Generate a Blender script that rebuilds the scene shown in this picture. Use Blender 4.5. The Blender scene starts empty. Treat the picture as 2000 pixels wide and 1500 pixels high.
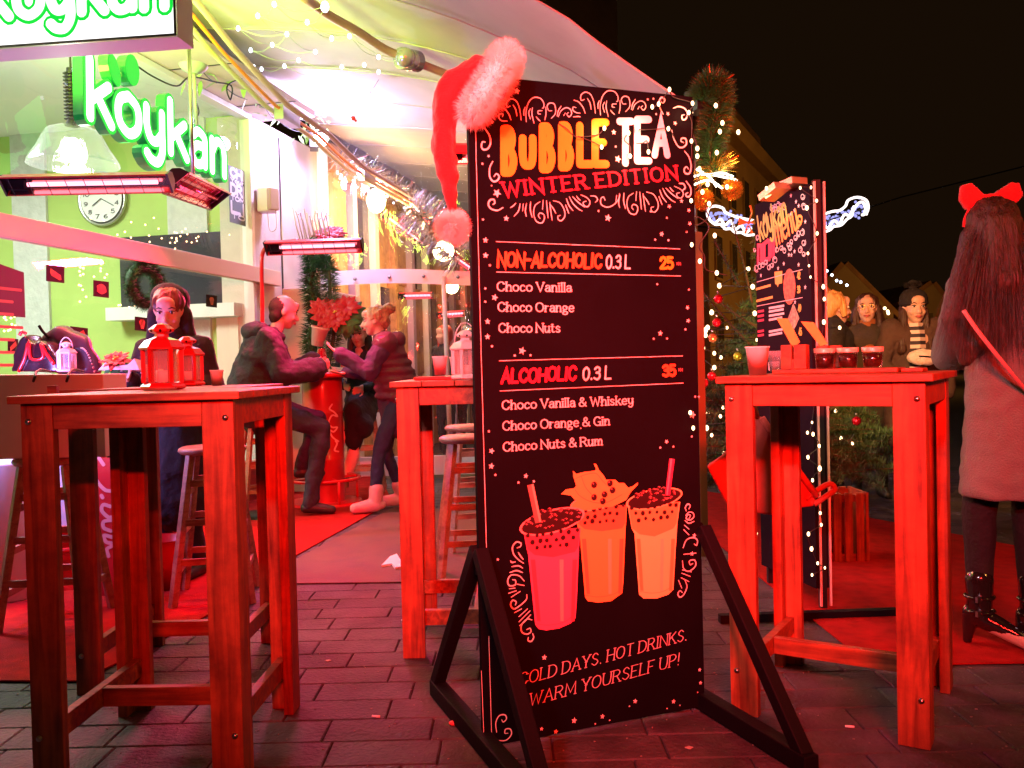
import bpy, math, random
from mathutils import Vector, Matrix, Quaternion, noise
R = math.radians
random.seed(7)
SC = bpy.context.scene
COL = SC.collection

# ------------------------------------------------------------------ camera
FPX, CAMH = 1730.0, 1.14
cd = bpy.data.cameras.new('camera'); cam = bpy.data.objects.new('camera', cd); COL.objects.link(cam)
cam.matrix_world = Matrix.Translation((0, 0, CAMH)) @ Matrix.Rotation(R(90 - 1.113), 4, 'X') @ Matrix.Rotation(R(-1.371), 4, 'Z')
cd.sensor_width = 36; cd.lens = FPX / 2000 * 36; cd.clip_end = 600; cd.clip_start = .05
SC.camera = cam
CM = cam.matrix_world.copy(); CO = CM.translation.copy()
# ------------------------------------------------------------------ night sky and exposure
wd = bpy.data.worlds.new('World'); SC.world = wd; wd.use_nodes = True
bg = wd.node_tree.nodes['Background']
bg.inputs[0].default_value = (1.0, .62, .26, 1); bg.inputs[1].default_value = .0045
SC.view_settings.view_transform = 'Standard'; SC.view_settings.look = 'None'
SC.view_settings.exposure = 0; SC.view_settings.gamma = 1
SC.render.engine = 'CYCLES'
SC.cycles.max_bounces = 8; SC.cycles.transparent_max_bounces = 16
SC.cycles.sample_clamp_indirect = 4
SC.cycles.use_denoising = True

def lamp(kind, name, loc, power, color, parent=None, size=.3, sizey=None, aim=None, spread=None, spot=None):
    l = bpy.data.lights.new(name, kind); l.energy = power; l.color = color
    if kind == 'AREA':
        l.size = size
        if sizey: l.shape = 'RECTANGLE'; l.size_y = sizey
        if spread: l.spread = R(spread)
    else: l.shadow_soft_size = size
    if kind == 'SPOT': l.spot_size = R(spot or 90); l.spot_blend = .6
    o = bpy.data.objects.new(name, l); COL.objects.link(o); o.location = loc
    if aim is not None:
        o.rotation_mode = 'QUATERNION'; o.rotation_quaternion = (Vector(aim) - Vector(loc)).to_track_quat('-Z', 'Y')
    if parent is not None:
        o.parent = parent; o.matrix_parent_inverse = WM(parent).inverted()
    return o
# an unseen sodium street lamp is assumed at the photographer's right
SUNLESS = None

# ------------------------------------------------------------------ geometry helpers
def ray(px, py):
    d = Vector(((px - 1000) / FPX, -(py - 750) / FPX, -1)); return CM.to_3x3() @ d
def at(px, py, Y):
    d = ray(px, py); return CO + d * (Y / d.y)
def gnd(px, py, z=0.0):
    d = ray(px, py); return CO + d * ((z - CO.z) / d.z)
class Plane:
    def __init__(s, O, U, V=(0, 0, 1)):
        s.O = Vector(O); s.U = Vector(U).normalized(); s.V = Vector(V).normalized(); s.N = s.U.cross(s.V).normalized()
    def P(s, u, v, n=0): return s.O + s.U * u + s.V * v + s.N * n
    def px(s, x, y, n=0):
        d = ray(x, y); o = s.O + s.N * n; t = (o - CO).dot(s.N) / d.dot(s.N); p = CO + d * t - o
        return p.dot(s.U), p.dot(s.V)
    def at(s, x, y, n=0):
        u, v = s.px(x, y, n); return s.P(u, v, n)
def WM(o):
    m = o.matrix_basis.copy()
    return WM(o.parent) @ o.matrix_parent_inverse @ m if o.parent else m
def basis(d):
    d = Vector(d).normalized(); a = Vector((0, 0, 1)) if abs(d.z) < .9 else Vector((1, 0, 0))
    u = a.cross(d).normalized(); return u, d.cross(u).normalized(), d
class MB:
    def __init__(s): s.v = []; s.f = []; s.sm = set()
    def add(s, vs, fs, smooth=False):
        b = len(s.v); s.v += [Vector(p) for p in vs]
        for f in fs:
            if smooth: s.sm.add(len(s.f))
            s.f.append([b + i for i in f])
        return s
    def box(s, c, size, rz=0, M=None):
        x, y, z = [k / 2 for k in size]
        vs = [Vector((a * x, b * y, e * z)) for e in (-1, 1) for b in (-1, 1) for a in (-1, 1)]
        m = (Matrix.Rotation(rz, 3, 'Z') if M is None else M)
        return s.add([Vector(c) + m @ p for p in vs], [(0, 2, 3, 1), (4, 5, 7, 6), (0, 1, 5, 4), (2, 6, 7, 3), (0, 4, 6, 2), (1, 3, 7, 5)])
    def bar(s, p0, p1, w, h, up=(0, 0, 1)):
        p0, p1 = Vector(p0), Vector(p1); d = (p1 - p0).normalized(); u = Vector(up)
        if abs(d.dot(u)) > .99: u = Vector((0, 1, 0))
        r = d.cross(u).normalized(); u = r.cross(d).normalized()
        q = [(-1, -1), (1, -1), (1, 1), (-1, 1)]
        vs = [p + r * a * w / 2 + u * b * h / 2 for p in (p0, p1) for a, b in q]
        return s.add(vs, [(3, 2, 1, 0), (4, 5, 6, 7), (0, 1, 5, 4), (1, 2, 6, 5), (2, 3, 7, 6), (3, 0, 4, 7)])
    def quad(s, a, b, c, d): return s.add([a, b, c, d], [(0, 1, 2, 3)])
    def cyl(s, p0, p1, r0, r1=None, n=16, caps=True, smooth=True):
        r1 = r0 if r1 is None else r1; p0, p1 = Vector(p0), Vector(p1); u, w, _ = basis(p1 - p0)
        vs = [p + (u * math.cos(2 * math.pi * i / n) + w * math.sin(2 * math.pi * i / n)) * r for p, r in ((p0, r0), (p1, r1)) for i in range(n)]
        s.add(vs, [(i, (i + 1) % n, n + (i + 1) % n, n + i) for i in range(n)], smooth)
        if caps: b = len(s.v) - 2 * n; s.f.append([b + i for i in range(n)][::-1]); s.f.append([b + n + i for i in range(n)])
        return s
    def tube(s, pts, r, n=8, smooth=True, closed=False):
        pts = [Vector(p) for p in pts]; k = len(pts); vs = []; u = None
        rr = r if isinstance(r, (list, tuple)) else [r] * k
        for i, p in enumerate(pts):
            d = (pts[(i + 1) % k] - pts[i - 1]) if closed else (pts[min(i + 1, k - 1)] - pts[max(i - 1, 0)])
            if d.length < 1e-9: d = Vector((0, 0, 1))
            d.normalize()
            if u is None: u = basis(d)[0]
            u = (u - d * u.dot(d))
            u = u.normalized() if u.length > 1e-6 else basis(d)[0]
            w = d.cross(u)
            vs += [p + (u * math.cos(2 * math.pi * j / n) + w * math.sin(2 * math.pi * j / n)) * rr[i] for j in range(n)]
        fs = [(i * n + j, i * n + (j + 1) % n, ((i + 1) % k) * n + (j + 1) % n, ((i + 1) % k) * n + j) for i in range(k if closed else k - 1) for j in range(n)]
        s.add(vs, fs, smooth)
        if not closed:
            b = len(s.v) - k * n; s.f.append([b + j for j in range(n)][::-1]); s.f.append([b + (k - 1) * n + j for j in range(n)])
        return s
    def lathe(s, c, prof, n=24, smooth=True, axis=(0, 0, 1), flat=1.0):
        c = Vector(c); u, w, d = basis(axis); k = len(prof)
        vs = [c + (u * math.cos(2 * math.pi * j / n) + w * math.sin(2 * math.pi * j / n) * flat) * r + d * z for r, z in prof for j in range(n)]
        return s.add(vs, [(i * n + j, i * n + (j + 1) % n, (i + 1) * n + (j + 1) % n, (i + 1) * n + j) for i in range(k - 1) for j in range(n)], smooth)
    def ell(s, c, r, M=None, n=12, m=8, smooth=True):
        c = Vector(c); M = M or Matrix.Identity(3)
        if not hasattr(r, '__len__'): r = (r, r, r)
        vs = [c + M @ Vector((0, 0, r[2]))]
        for i in range(1, m):
            t = math.pi * i / m
            for j in range(n):
                a = 2 * math.pi * j / n; vs.append(c + M @ Vector((r[0] * math.sin(t) * math.cos(a), r[1] * math.sin(t) * math.sin(a), r[2] * math.cos(t))))
        vs.append(c - M @ Vector((0, 0, r[2])))
        fs = [(0, 1 + j, 1 + (j + 1) % n) for j in range(n)]
        for i in range(m - 2):
            for j in range(n): fs.append((1 + i * n + j, 1 + (i + 1) * n + j, 1 + (i + 1) * n + (j + 1) % n, 1 + i * n + (j + 1) % n))
        b = 1 + (m - 2) * n; fs += [(b + j, len(vs) - 1, b + (j + 1) % n) for j in range(n)]
        return s.add(vs, fs, smooth)
    def cone(s, p0, p1, r0, r1, n=14):       # round cone: a limb
        s.cyl(p0, p1, r0, r1, n); s.ell(p0, r0, n=n, m=8); return s.ell(p1, r1, n=n, m=8)
    def prism(s, pts, d):
        k = len(pts); pts = [Vector(p) for p in pts]; d = Vector(d)
        s.add(pts + [p + d for p in pts], [list(range(k))[::-1], [k + i for i in range(k)]] + [(i, (i + 1) % k, k + (i + 1) % k, k + i) for i in range(k)])
        return s
    def grid(s, fn, nu, nv, smooth=True):
        vs = [fn(i / nu, j / nv) for j in range(nv + 1) for i in range(nu + 1)]
        return s.add(vs, [(j * (nu + 1) + i, j * (nu + 1) + i + 1, (j + 1) * (nu + 1) + i + 1, (j + 1) * (nu + 1) + i) for j in range(nv) for i in range(nu)], smooth)
    def build(s, name, mat, parent=None, label=None, cat=None, group=None, kind=None, world=True, origin=None, bevel=0):
        me = bpy.data.meshes.new(name)
        vs = s.v; loc = Vector((0, 0, 0))
        if parent is None:
            if origin is None:
                xs = [p.x for p in vs]; ys = [p.y for p in vs]; origin = ((min(xs) + max(xs)) / 2, (min(ys) + max(ys)) / 2, min(p.z for p in vs))
            loc = Vector(origin); vs = [p - loc for p in vs]
        elif world:
            inv = WM(parent).inverted(); vs = [inv @ p for p in vs]
        me.from_pydata([tuple(p) for p in vs], [], s.f)
        if s.sm: me.polygons.foreach_set('use_smooth', [i in s.sm for i in range(len(s.f))])
        if mat is not None: me.materials.append(mat)
        me.update()
        o = bpy.data.objects.new(name, me); COL.objects.link(o); o.location = loc
        if parent is not None: o.parent = parent
        if bevel:
            b = o.modifiers.new('bevel', 'BEVEL'); b.width = bevel; b.segments = 2; b.limit_method = 'ANGLE'; b.angle_limit = R(50)
        return tag(o, label, cat, group, kind)
def tag(o, label=None, cat=None, group=None, kind=None):
    for k, v in (('label', label), ('category', cat), ('group', group), ('kind', kind)):
        if v: o[k] = v
    return o
def thing(name, loc, label, cat, rz=0, group=None):
    o = bpy.data.objects.new(name, None); COL.objects.link(o); o.empty_display_size = .1
    o.location = loc; o.rotation_euler = (0, 0, rz)
    return tag(o, label, cat, group)
def kids(o): return [c for c in bpy.data.objects if c.parent == o]
KC = {}
def dup(o, loc, rz=0, label=None, group=None, scale=None, _p=None):
    c = o.copy(); COL.objects.link(c); c.parent = _p
    if _p is None:
        c.location = loc; c.rotation_euler = (0, 0, rz)
        if scale: c.scale = (scale,) * 3
        if label: c['label'] = label
        if group: c['group'] = group
    for ch in list(o.children): dup(ch, None, _p=c)
    return c
def inst(o, parent, loc, M=None):          # a part that shares mesh data with another part
    c = o.copy(); COL.objects.link(c); c.parent = parent; c.location = WM(parent).inverted() @ Vector(loc) if parent else loc
    if M is not None: c.rotation_euler = M.to_euler()
    return c
def fuse(mb, name, mat, parent, voxel=.01, smooth=4, wr=None, fac=.5, **kw):   # one continuous skin over overlapping limbs
    me = bpy.data.meshes.new('t'); me.from_pydata([tuple(p) for p in mb.v], [], mb.f)
    t = bpy.data.objects.new('t', me); COL.objects.link(t)
    m = t.modifiers.new('r', 'REMESH'); m.mode = 'VOXEL'; m.voxel_size = voxel; m.use_smooth_shade = True
    if smooth: q = t.modifiers.new('s', 'SMOOTH'); q.iterations = smooth; q.factor = fac
    dg = bpy.context.evaluated_depsgraph_get(); dg.update()
    me2 = bpy.data.meshes.new_from_object(t.evaluated_get(dg), depsgraph=dg)
    bpy.data.objects.remove(t); bpy.data.meshes.remove(me)
    if wr:
        me2.update(); nn = [v.normal.copy() for v in me2.vertices]
        for amp, sc in (wr if isinstance(wr, list) else [wr]):
            sc = Vector(sc) if hasattr(sc, '__len__') else Vector((sc, sc, sc))
            for v, n_ in zip(me2.vertices, nn):
                p = v.co; v.co = p + n_ * amp * (noise.noise(Vector((p.x * sc.x, p.y * sc.y, p.z * sc.z))))
    out = MB(); out.v = [v.co.copy() for v in me2.vertices]; out.f = [list(p.vertices) for p in me2.polygons]; out.sm = set(range(len(out.f)))
    bpy.data.meshes.remove(me2)
    return out.build(name, mat, parent, **kw)
def smoothpath(pts, k=6, closed=False):
    P = [Vector(p) for p in pts]; n = len(P); out = []
    if n < 3: return P
    for i in range(n if closed else n - 1):
        a = P[i - 1] if (i or closed) else P[0] * 2 - P[1]; b = P[i]; c = P[(i + 1) % n]
        d = P[(i + 2) % n] if (closed or i + 2 < n) else P[-1] * 2 - P[-2]
        for j in range(k):
            t = j / k; out.append(.5 * ((2 * b) + (c - a) * t + (2 * a - 5 * b + 4 * c - d) * t * t + (3 * b - a - 3 * c + d) * t ** 3))
    if not closed: out.append(P[-1])
    return out
def spikes(mb, path, rad, n, ln, w=.0012, jit=.35, taper=None):     # fur, tinsel, needles
    L = len(path) - 1
    for _ in range(n):
        t = random.random() * L; i = min(int(t), L - 1); p = path[i].lerp(path[i + 1], t - i); d = (path[i + 1] - path[i])
        u, v, dd = basis(d if d.length > 0 else (0, 0, 1)); a = random.random() * 6.283
        o = (u * math.cos(a) + v * math.sin(a)); r0 = rad * (taper(t / L) if taper else 1)
        s = p + o * r0 * .6; e = s + (o + dd * random.uniform(-jit, jit) + Vector((random.gauss(0, .2), random.gauss(0, .2), random.gauss(0, .2)))).normalized() * ln * random.uniform(.6, 1.15)
        sd = (e - s).cross(Vector((random.random(), random.random(), random.random()))).normalized() * w
        mb.add([s - sd, s + sd, e], [(0, 1, 2)])
    return mb

# ------------------------------------------------------------------ materials
MATS = {}
def mat(name, col, rough=.6, metal=0, spec=.5, var=0, vs=8, bump=0, bs=40, stretch=None, emit=None, es=0, trans=0, sss=0, sheen=0, coat=0, alpha=None, col2=None, wear=0):
    if name in MATS: return MATS[name]
    m = bpy.data.materials.new(name); m.use_nodes = True; nt = m.node_tree; N = nt.nodes; L = nt.links
    b = N['Principled BSDF']; c4 = tuple(col) + (1,)
    b.inputs['Base Color'].default_value = c4; b.inputs['Roughness'].default_value = rough; b.inputs['Metallic'].default_value = metal
    b.inputs['Specular IOR Level'].default_value = spec
    if emit: b.inputs['Emission Color'].default_value = tuple(emit) + (1,); b.inputs['Emission Strength'].default_value = es
    if trans: b.inputs['Transmission Weight'].default_value = trans
    if sss: b.inputs['Subsurface Weight'].default_value = sss; b.inputs['Subsurface Radius'].default_value = (.02, .008, .004)
    if sheen: b.inputs['Sheen Weight'].default_value = sheen
    if coat: b.inputs['Coat Weight'].default_value = coat; b.inputs['Coat Roughness'].default_value = .1
    if alpha is not None: b.inputs['Alpha'].default_value = alpha
    if var or bump or col2:
        tc = N.new('ShaderNodeTexCoord'); mp = N.new('ShaderNodeMapping'); L.new(tc.outputs['Object'], mp.inputs[0])
        if stretch: mp.inputs['Scale'].default_value = stretch
        nz = N.new('ShaderNodeTexNoise'); nz.inputs['Scale'].default_value = vs; nz.inputs['Detail'].default_value = 6; L.new(mp.outputs[0], nz.inputs[0])
        if var or col2:
            cr = N.new('ShaderNodeValToRGB'); L.new(nz.outputs[0], cr.inputs[0])
            cr.color_ramp.elements[0].position = .32; cr.color_ramp.elements[1].position = .68
            lo = tuple(col2) if col2 else tuple(k * (1 - var) for k in col); hi = tuple(min(1, k * (1 + var * .6)) for k in col)
            cr.color_ramp.elements[0].color = lo + (1,); cr.color_ramp.elements[1].color = hi + (1,)
            L.new(cr.outputs[0], b.inputs['Base Color'])
        rr = N.new('ShaderNodeMapRange'); rr.inputs[3].default_value = max(.03, rough - .1); rr.inputs[4].default_value = min(1, rough + .12)
        L.new(nz.outputs[0], rr.inputs[0]); L.new(rr.outputs[0], b.inputs['Roughness'])
        if bump:
            n2 = N.new('ShaderNodeTexNoise'); n2.inputs['Scale'].default_value = bs; n2.inputs['Detail'].default_value = 5; L.new(mp.outputs[0], n2.inputs[0])
            bp = N.new('ShaderNodeBump'); bp.inputs['Strength'].default_value = bump; bp.inputs['Distance'].default_value = .01
            L.new(n2.outputs[0], bp.inputs['Height']); L.new(bp.outputs[0], b.inputs['Normal'])
    MATS[name] = m; return m
def emat(name, col, s, sample=False):
    if name in MATS: return MATS[name]
    m = mat(name, (.02, .02, .02), emit=col, es=s)
    if not sample: m.cycles.emission_sampling = 'NONE'
    return m
def glassmat(name, col=(1, 1, 1), refl=.12, rough=.02, haze=0, bump=0, bs=6):
    if name in MATS: return MATS[name]
    m = bpy.data.materials.new(name); m.use_nodes = True; nt = m.node_tree; N = nt.nodes; L = nt.links; N.clear()
    out = N.new('ShaderNodeOutputMaterial'); mx = N.new('ShaderNodeMixShader'); tr = N.new('ShaderNodeBsdfTransparent'); gl = N.new('ShaderNodeBsdfGlossy')
    tr.inputs[0].default_value = tuple(col) + (1,); gl.inputs['Roughness'].default_value = rough; gl.inputs[0].default_value = (1, 1, 1, 1)
    fr = N.new('ShaderNodeLayerWeight'); fr.inputs[0].default_value = .5
    pw = N.new('ShaderNodeMath'); pw.operation = 'POWER'; pw.inputs[1].default_value = 4.5; L.new(fr.outputs['Facing'], pw.inputs[0])
    ad = N.new('ShaderNodeMath'); ad.operation = 'ADD'; ad.inputs[1].default_value = refl; ad.use_clamp = True; L.new(pw.outputs[0], ad.inputs[0])
    L.new(ad.outputs[0], mx.inputs[0]); L.new(tr.outputs[0], mx.inputs[1]); L.new(gl.outputs[0], mx.inputs[2])
    last = mx
    if haze:
        df = N.new('ShaderNodeBsdfDiffuse'); df.inputs[0].default_value = (.8, .8, .8, 1); m2 = N.new('ShaderNodeMixShader'); m2.inputs[0].default_value = haze
        L.new(mx.outputs[0], m2.inputs[1]); L.new(df.outputs[0], m2.inputs[2]); last = m2
    if bump:
        tc = N.new('ShaderNodeTexCoord'); mp = N.new('ShaderNodeMapping'); mp.inputs['Scale'].default_value = (1, 1, .35); L.new(tc.outputs['Object'], mp.inputs[0])
        nz = N.new('ShaderNodeTexNoise'); nz.inputs['Scale'].default_value = bs; nz.inputs['Detail'].default_value = 3; nz.inputs['Distortion'].default_value = 1.5; L.new(mp.outputs[0], nz.inputs[0])
        bp = N.new('ShaderNodeBump'); bp.inputs['Strength'].default_value = bump; bp.inputs['Distance'].default_value = .05; L.new(nz.outputs[0], bp.inputs['Height'])
        L.new(bp.outputs[0], gl.inputs['Normal']); L.new(bp.outputs[0], fr.inputs['Normal'])
    L.new(last.outputs[0], out.inputs[0]); MATS[name] = m; return m
def woodmat(name, col, dark, axis=2, rough=.45, ring=1.0):
    if name in MATS: return MATS[name]
    m = bpy.data.materials.new(name); m.use_nodes = True; nt = m.node_tree; N = nt.nodes; L = nt.links; b = N['Principled BSDF']
    tc = N.new('ShaderNodeTexCoord'); gi = N.new('ShaderNodeObjectInfo'); mp = N.new('ShaderNodeMapping'); L.new(tc.outputs['Object'], mp.inputs[0])
    sc = [14.0, 14.0, 14.0]; sc[axis] = .9; mp.inputs['Scale'].default_value = sc
    cb = N.new('ShaderNodeVectorMath'); cb.operation = 'SCALE'; cb.inputs[0].default_value = (31, 17, 23); L.new(gi.outputs['Random'], cb.inputs['Scale']); L.new(cb.outputs[0], mp.inputs['Location'])
    nz = N.new('ShaderNodeTexNoise'); nz.inputs['Scale'].default_value = 3.2; nz.inputs['Detail'].default_value = 8; nz.inputs['Distortion'].default_value = .8 * ring; L.new(mp.outputs[0], nz.inputs[0])
    cr = N.new('ShaderNodeValToRGB'); e = cr.color_ramp.elements; e[0].position = .3; e[1].position = .72; e[0].color = tuple(dark) + (1,); e[1].color = tuple(col) + (1,); L.new(nz.outputs[0], cr.inputs[0])
    mp2 = N.new('ShaderNodeMapping'); s2 = [7.0, 7.0, 7.0]; s2[axis] = 2.2; mp2.inputs['Scale'].default_value = s2; L.new(tc.outputs['Object'], mp2.inputs[0]); L.new(cb.outputs[0], mp2.inputs['Location'])
    vo = N.new('ShaderNodeTexVoronoi'); vo.inputs['Scale'].default_value = .9; L.new(mp2.outputs[0], vo.inputs[0])
    kr = N.new('ShaderNodeValToRGB'); ke = kr.color_ramp.elements; ke[0].position = .05; ke[1].position = .16; ke[0].color = (.25, .2, .18, 1); ke[1].color = (1, 1, 1, 1); L.new(vo.outputs['Distance'], kr.inputs[0])
    mu = N.new('ShaderNodeMix'); mu.data_type = 'RGBA'; mu.blend_type = 'MULTIPLY'; mu.inputs[0].default_value = .85; L.new(cr.outputs[0], mu.inputs[6]); L.new(kr.outputs[0], mu.inputs[7])
    n3 = N.new('ShaderNodeTexNoise'); n3.inputs['Scale'].default_value = 5; n3.inputs['Detail'].default_value = 7; n3.inputs['Roughness'].default_value = .7; L.new(tc.outputs['Object'], n3.inputs[0])
    r3 = N.new('ShaderNodeValToRGB'); q3 = r3.color_ramp.elements; q3[0].position = .36; q3[1].position = .6; q3[0].color = (.42, .38, .35, 1); q3[1].color = (1, 1, 1, 1); L.new(n3.outputs[0], r3.inputs[0])
    m3 = N.new('ShaderNodeMix'); m3.data_type = 'RGBA'; m3.blend_type = 'MULTIPLY'; m3.inputs[0].default_value = .8; L.new(mu.outputs[2], m3.inputs[6]); L.new(r3.outputs[0], m3.inputs[7])
    L.new(m3.outputs[2], b.inputs['Base Color'])
    rr = N.new('ShaderNodeMapRange'); rr.inputs[3].default_value = rough - .1; rr.inputs[4].default_value = rough + .2; L.new(nz.outputs[0], rr.inputs[0]); L.new(rr.outputs[0], b.inputs['Roughness'])
    bp = N.new('ShaderNodeBump'); bp.inputs['Strength'].default_value = .25; bp.inputs['Distance'].default_value = .004; L.new(nz.outputs[0], bp.inputs['Height']); L.new(bp.outputs[0], b.inputs['Normal'])
    MATS[name] = m; return m

# ------------------------------------------------------------------ lettering made of strokes
GL = {}
def G(ch, w, *strokes): GL[ch] = (w, strokes)
# every stroke: ('l', pts) straight or ('c', pts) curved; y 0 baseline, 1 cap height
G('A', .72, ('l', [(0, 0), (.36, 1), (.72, 0)]), ('l', [(.14, .36), (.58, .36)]))
G('B', .6, ('l', [(0, 0), (0, 1)]), ('c', [(0, 1), (.34, .98), (.5, .78), (.36, .56), (0, .52)]), ('c', [(0, .52), (.42, .5), (.6, .27), (.42, .03), (0, 0)]))
G('C', .66, ('c', [(.64, .8), (.5, .97), (.28, .98), (.04, .72), (.04, .28), (.28, .02), (.5, .03), (.66, .22)]))
G('D', .68, ('l', [(0, 0), (0, 1)]), ('c', [(0, 1), (.4, .96), (.66, .7), (.66, .3), (.4, .04), (0, 0)]))
G('E', .56, ('l', [(0, 0), (0, 1)]), ('l', [(0, 1), (.54, 1)]), ('l', [(0, .52), (.42, .52)]), ('l', [(0, 0), (.56, 0)]))
G('F', .52, ('l', [(0, 0), (0, 1)]), ('l', [(0, 1), (.52, 1)]), ('l', [(0, .5), (.4, .5)]))
G('G', .7, ('c', [(.64, .82), (.5, .97), (.28, .98), (.04, .72), (.04, .28), (.28, .02), (.5, .03), (.66, .14)]), ('l', [(.66, 0), (.66, .42)]), ('l', [(.44, .42), (.7, .42)]))
G('H', .66, ('l', [(0, 0), (0, 1)]), ('l', [(.66, 0), (.66, 1)]), ('l', [(0, .5), (.66, .5)]))
G('I', .12, ('l', [(.06, 0), (.06, 1)]))
G('K', .64, ('l', [(0, 0), (0, 1)]), ('l', [(.6, 1), (.02, .46)]), ('l', [(.2, .6), (.64, 0)]))
G('L', .52, ('l', [(0, 1), (0, 0)]), ('l', [(0, 0), (.52, 0)]))
G('M', .84, ('l', [(0, 0), (.04, 1), (.42, .2), (.8, 1), (.84, 0)]))
G('N', .68, ('l', [(0, 0), (0, 1), (.68, 0), (.68, 1)]))
G('O', .74, ('c', [(.37, 1), (.1, .86), (0, .5), (.1, .14), (.37, 0), (.64, .14), (.74, .5), (.64, .86), (.37, 1)]))
G('P', .58, ('l', [(0, 0), (0, 1)]), ('c', [(0, 1), (.4, .98), (.58, .75), (.4, .5), (0, .46)]))
G('R', .64, ('l', [(0, 0), (0, 1)]), ('c', [(0, 1), (.4, .98), (.56, .76), (.4, .54), (0, .5)]), ('l', [(.3, .5), (.64, 0)]))
G('S', .56, ('c', [(.52, .82), (.3, 1), (.06, .82), (.12, .6), (.42, .44), (.54, .22), (.28, 0), (.0, .18)]))
G('T', .64, ('l', [(.32, 0), (.32, 1)]), ('l', [(0, 1), (.64, 1)]))
G('U', .66, ('c', [(0, 1), (0, .4), (.1, .06), (.33, 0), (.56, .06), (.66, .4), (.66, 1)]))
G('V', .68, ('l', [(0, 1), (.34, 0), (.68, 1)]))
G('W', .96, ('l', [(0, 1), (.24, 0), (.48, .86), (.72, 0), (.96, 1)]))
G('Y', .66, ('l', [(0, 1), (.33, .46)]), ('l', [(.66, 1), (.33, .46), (.33, 0)]))
G('0', .54, ('c', [(.27, 1), (.05, .8), (0, .5), (.05, .2), (.27, 0), (.49, .2), (.54, .5), (.49, .8), (.27, 1)]))
G('1', .3, ('l', [(0, .76), (.2, 1), (.2, 0)]))
G('2', .54, ('c', [(.02, .74), (.12, .96), (.36, 1), (.52, .78), (.4, .5), (.0, .02)]), ('l', [(0, 0), (.54, 0)]))
G('3', .52, ('c', [(.02, .84), (.22, 1), (.46, .9), (.46, .64), (.18, .54)]), ('c', [(.18, .54), (.46, .48), (.52, .2), (.3, 0), (.0, .12)]))
G('4', .56, ('l', [(.42, 0), (.42, 1), (0, .3), (.56, .3)]))
G('5', .52, ('l', [(.48, 1), (.08, 1), (.05, .56)]), ('c', [(.05, .56), (.3, .64), (.5, .46), (.48, .16), (.24, 0), (.0, .1)]))
G('6', .52, ('c', [(.46, .94), (.16, .8), (0, .4), (.1, .06), (.36, .02), (.52, .28), (.36, .54), (.06, .42)]))
G('7', .5, ('l', [(0, 1), (.5, 1), (.14, 0)]))
G('8', .52, ('c', [(.26, 1), (.04, .8), (.26, .55), (.52, .26), (.26, 0), (0, .26), (.26, .55), (.48, .8), (.26, 1)]))
G('9', .52, ('c', [(.06, .06), (.36, .2), (.52, .6), (.42, .94), (.16, .98), (0, .72), (.16, .46), (.46, .58)]))
G('.', .1, ('l', [(.05, 0), (.05, .04)]))
G(',', .1, ('l', [(.05, .04), (.0, -.12)]))
G('-', .36, ('l', [(0, .48), (.36, .48)]))
G('!', .1, ('l', [(.05, .3), (.07, 1)]), ('l', [(.05, 0), (.05, .03)]))
G('&', .72, ('c', [(.72, 0), (.4, .36), (.14, .74), (.3, 1), (.46, .8), (.3, .58), (.04, .36), (.06, .08), (.3, 0), (.56, .14), (.66, .44)]))
G('a', .46, ('c', [(.04, .56), (.2, .68), (.4, .6), (.42, .4), (.42, .02)]), ('c', [(.42, .4), (.16, .38), (0, .2), (.12, .01), (.3, .03), (.42, .18)]))
G('c', .44, ('c', [(.44, .54), (.26, .68), (.04, .5), (.02, .18), (.2, 0), (.44, .12)]))
G('e', .48, ('c', [(.03, .36), (.46, .38), (.4, .62), (.22, .68), (.02, .48), (.04, .14), (.24, 0), (.46, .1)]))
G('g', .5, ('c', [(.44, .56), (.26, .68), (.06, .56), (.06, .34), (.24, .22), (.42, .34), (.42, .54)]), ('c', [(.2, .22), (.06, .1), (.3, .03), (.48, -.08), (.4, -.28), (.14, -.3), (.0, -.16), (.16, .0)]))
G('h', .5, ('l', [(.04, 0), (.04, 1)]), ('c', [(.04, .4), (.2, .66), (.4, .62), (.46, .4), (.46, .2), (.46, 0)]))
G('i', .1, ('l', [(.05, 0), (.05, .66)]), ('l', [(.05, .9), (.05, .93)]))
G('k', .52, ('l', [(.04, 0), (.04, 1)]), ('l', [(.46, .66), (.06, .3)]), ('l', [(.2, .42), (.52, 0)]))
G('l', .1, ('l', [(.05, 0), (.05, 1)]))
G('m', .8, ('l', [(.04, 0), (.04, .66)]), ('c', [(.04, .4), (.16, .64), (.34, .64), (.4, .42), (.4, 0)]), ('c', [(.4, .4), (.54, .64), (.7, .64), (.76, .42), (.76, 0)]))
G('n', .5, ('l', [(.04, 0), (.04, .66)]), ('c', [(.04, .4), (.2, .66), (.4, .62), (.46, .4), (.46, .2), (.46, 0)]))
G('o', .52, ('c', [(.26, .68), (.06, .56), (0, .34), (.06, .12), (.26, 0), (.46, .12), (.52, .34), (.46, .56), (.26, .68)]))
G('p', .5, ('l', [(.04, -.3), (.04, .66)]), ('c', [(.04, .5), (.26, .68), (.5, .5), (.5, .16), (.26, 0), (.04, .14)]))
G('r', .36, ('l', [(.04, 0), (.04, .66)]), ('c', [(.04, .36), (.14, .58), (.36, .62)]))
G('s', .4, ('c', [(.38, .56), (.2, .68), (.03, .54), (.14, .38), (.32, .28), (.38, .12), (.2, 0), (.0, .1)]))
G('t', .34, ('c', [(.12, .88), (.12, .5), (.12, .16), (.22, 0), (.34, .05)]), ('l', [(0, .64), (.32, .64)]))
G('u', .5, ('c', [(.04, .66), (.04, .3), (.1, .04), (.26, 0), (.44, .2)]), ('l', [(.46, .66), (.46, 0)]))
G('v', .5, ('l', [(0, .66), (.24, 0), (.5, .66)]))
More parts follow.
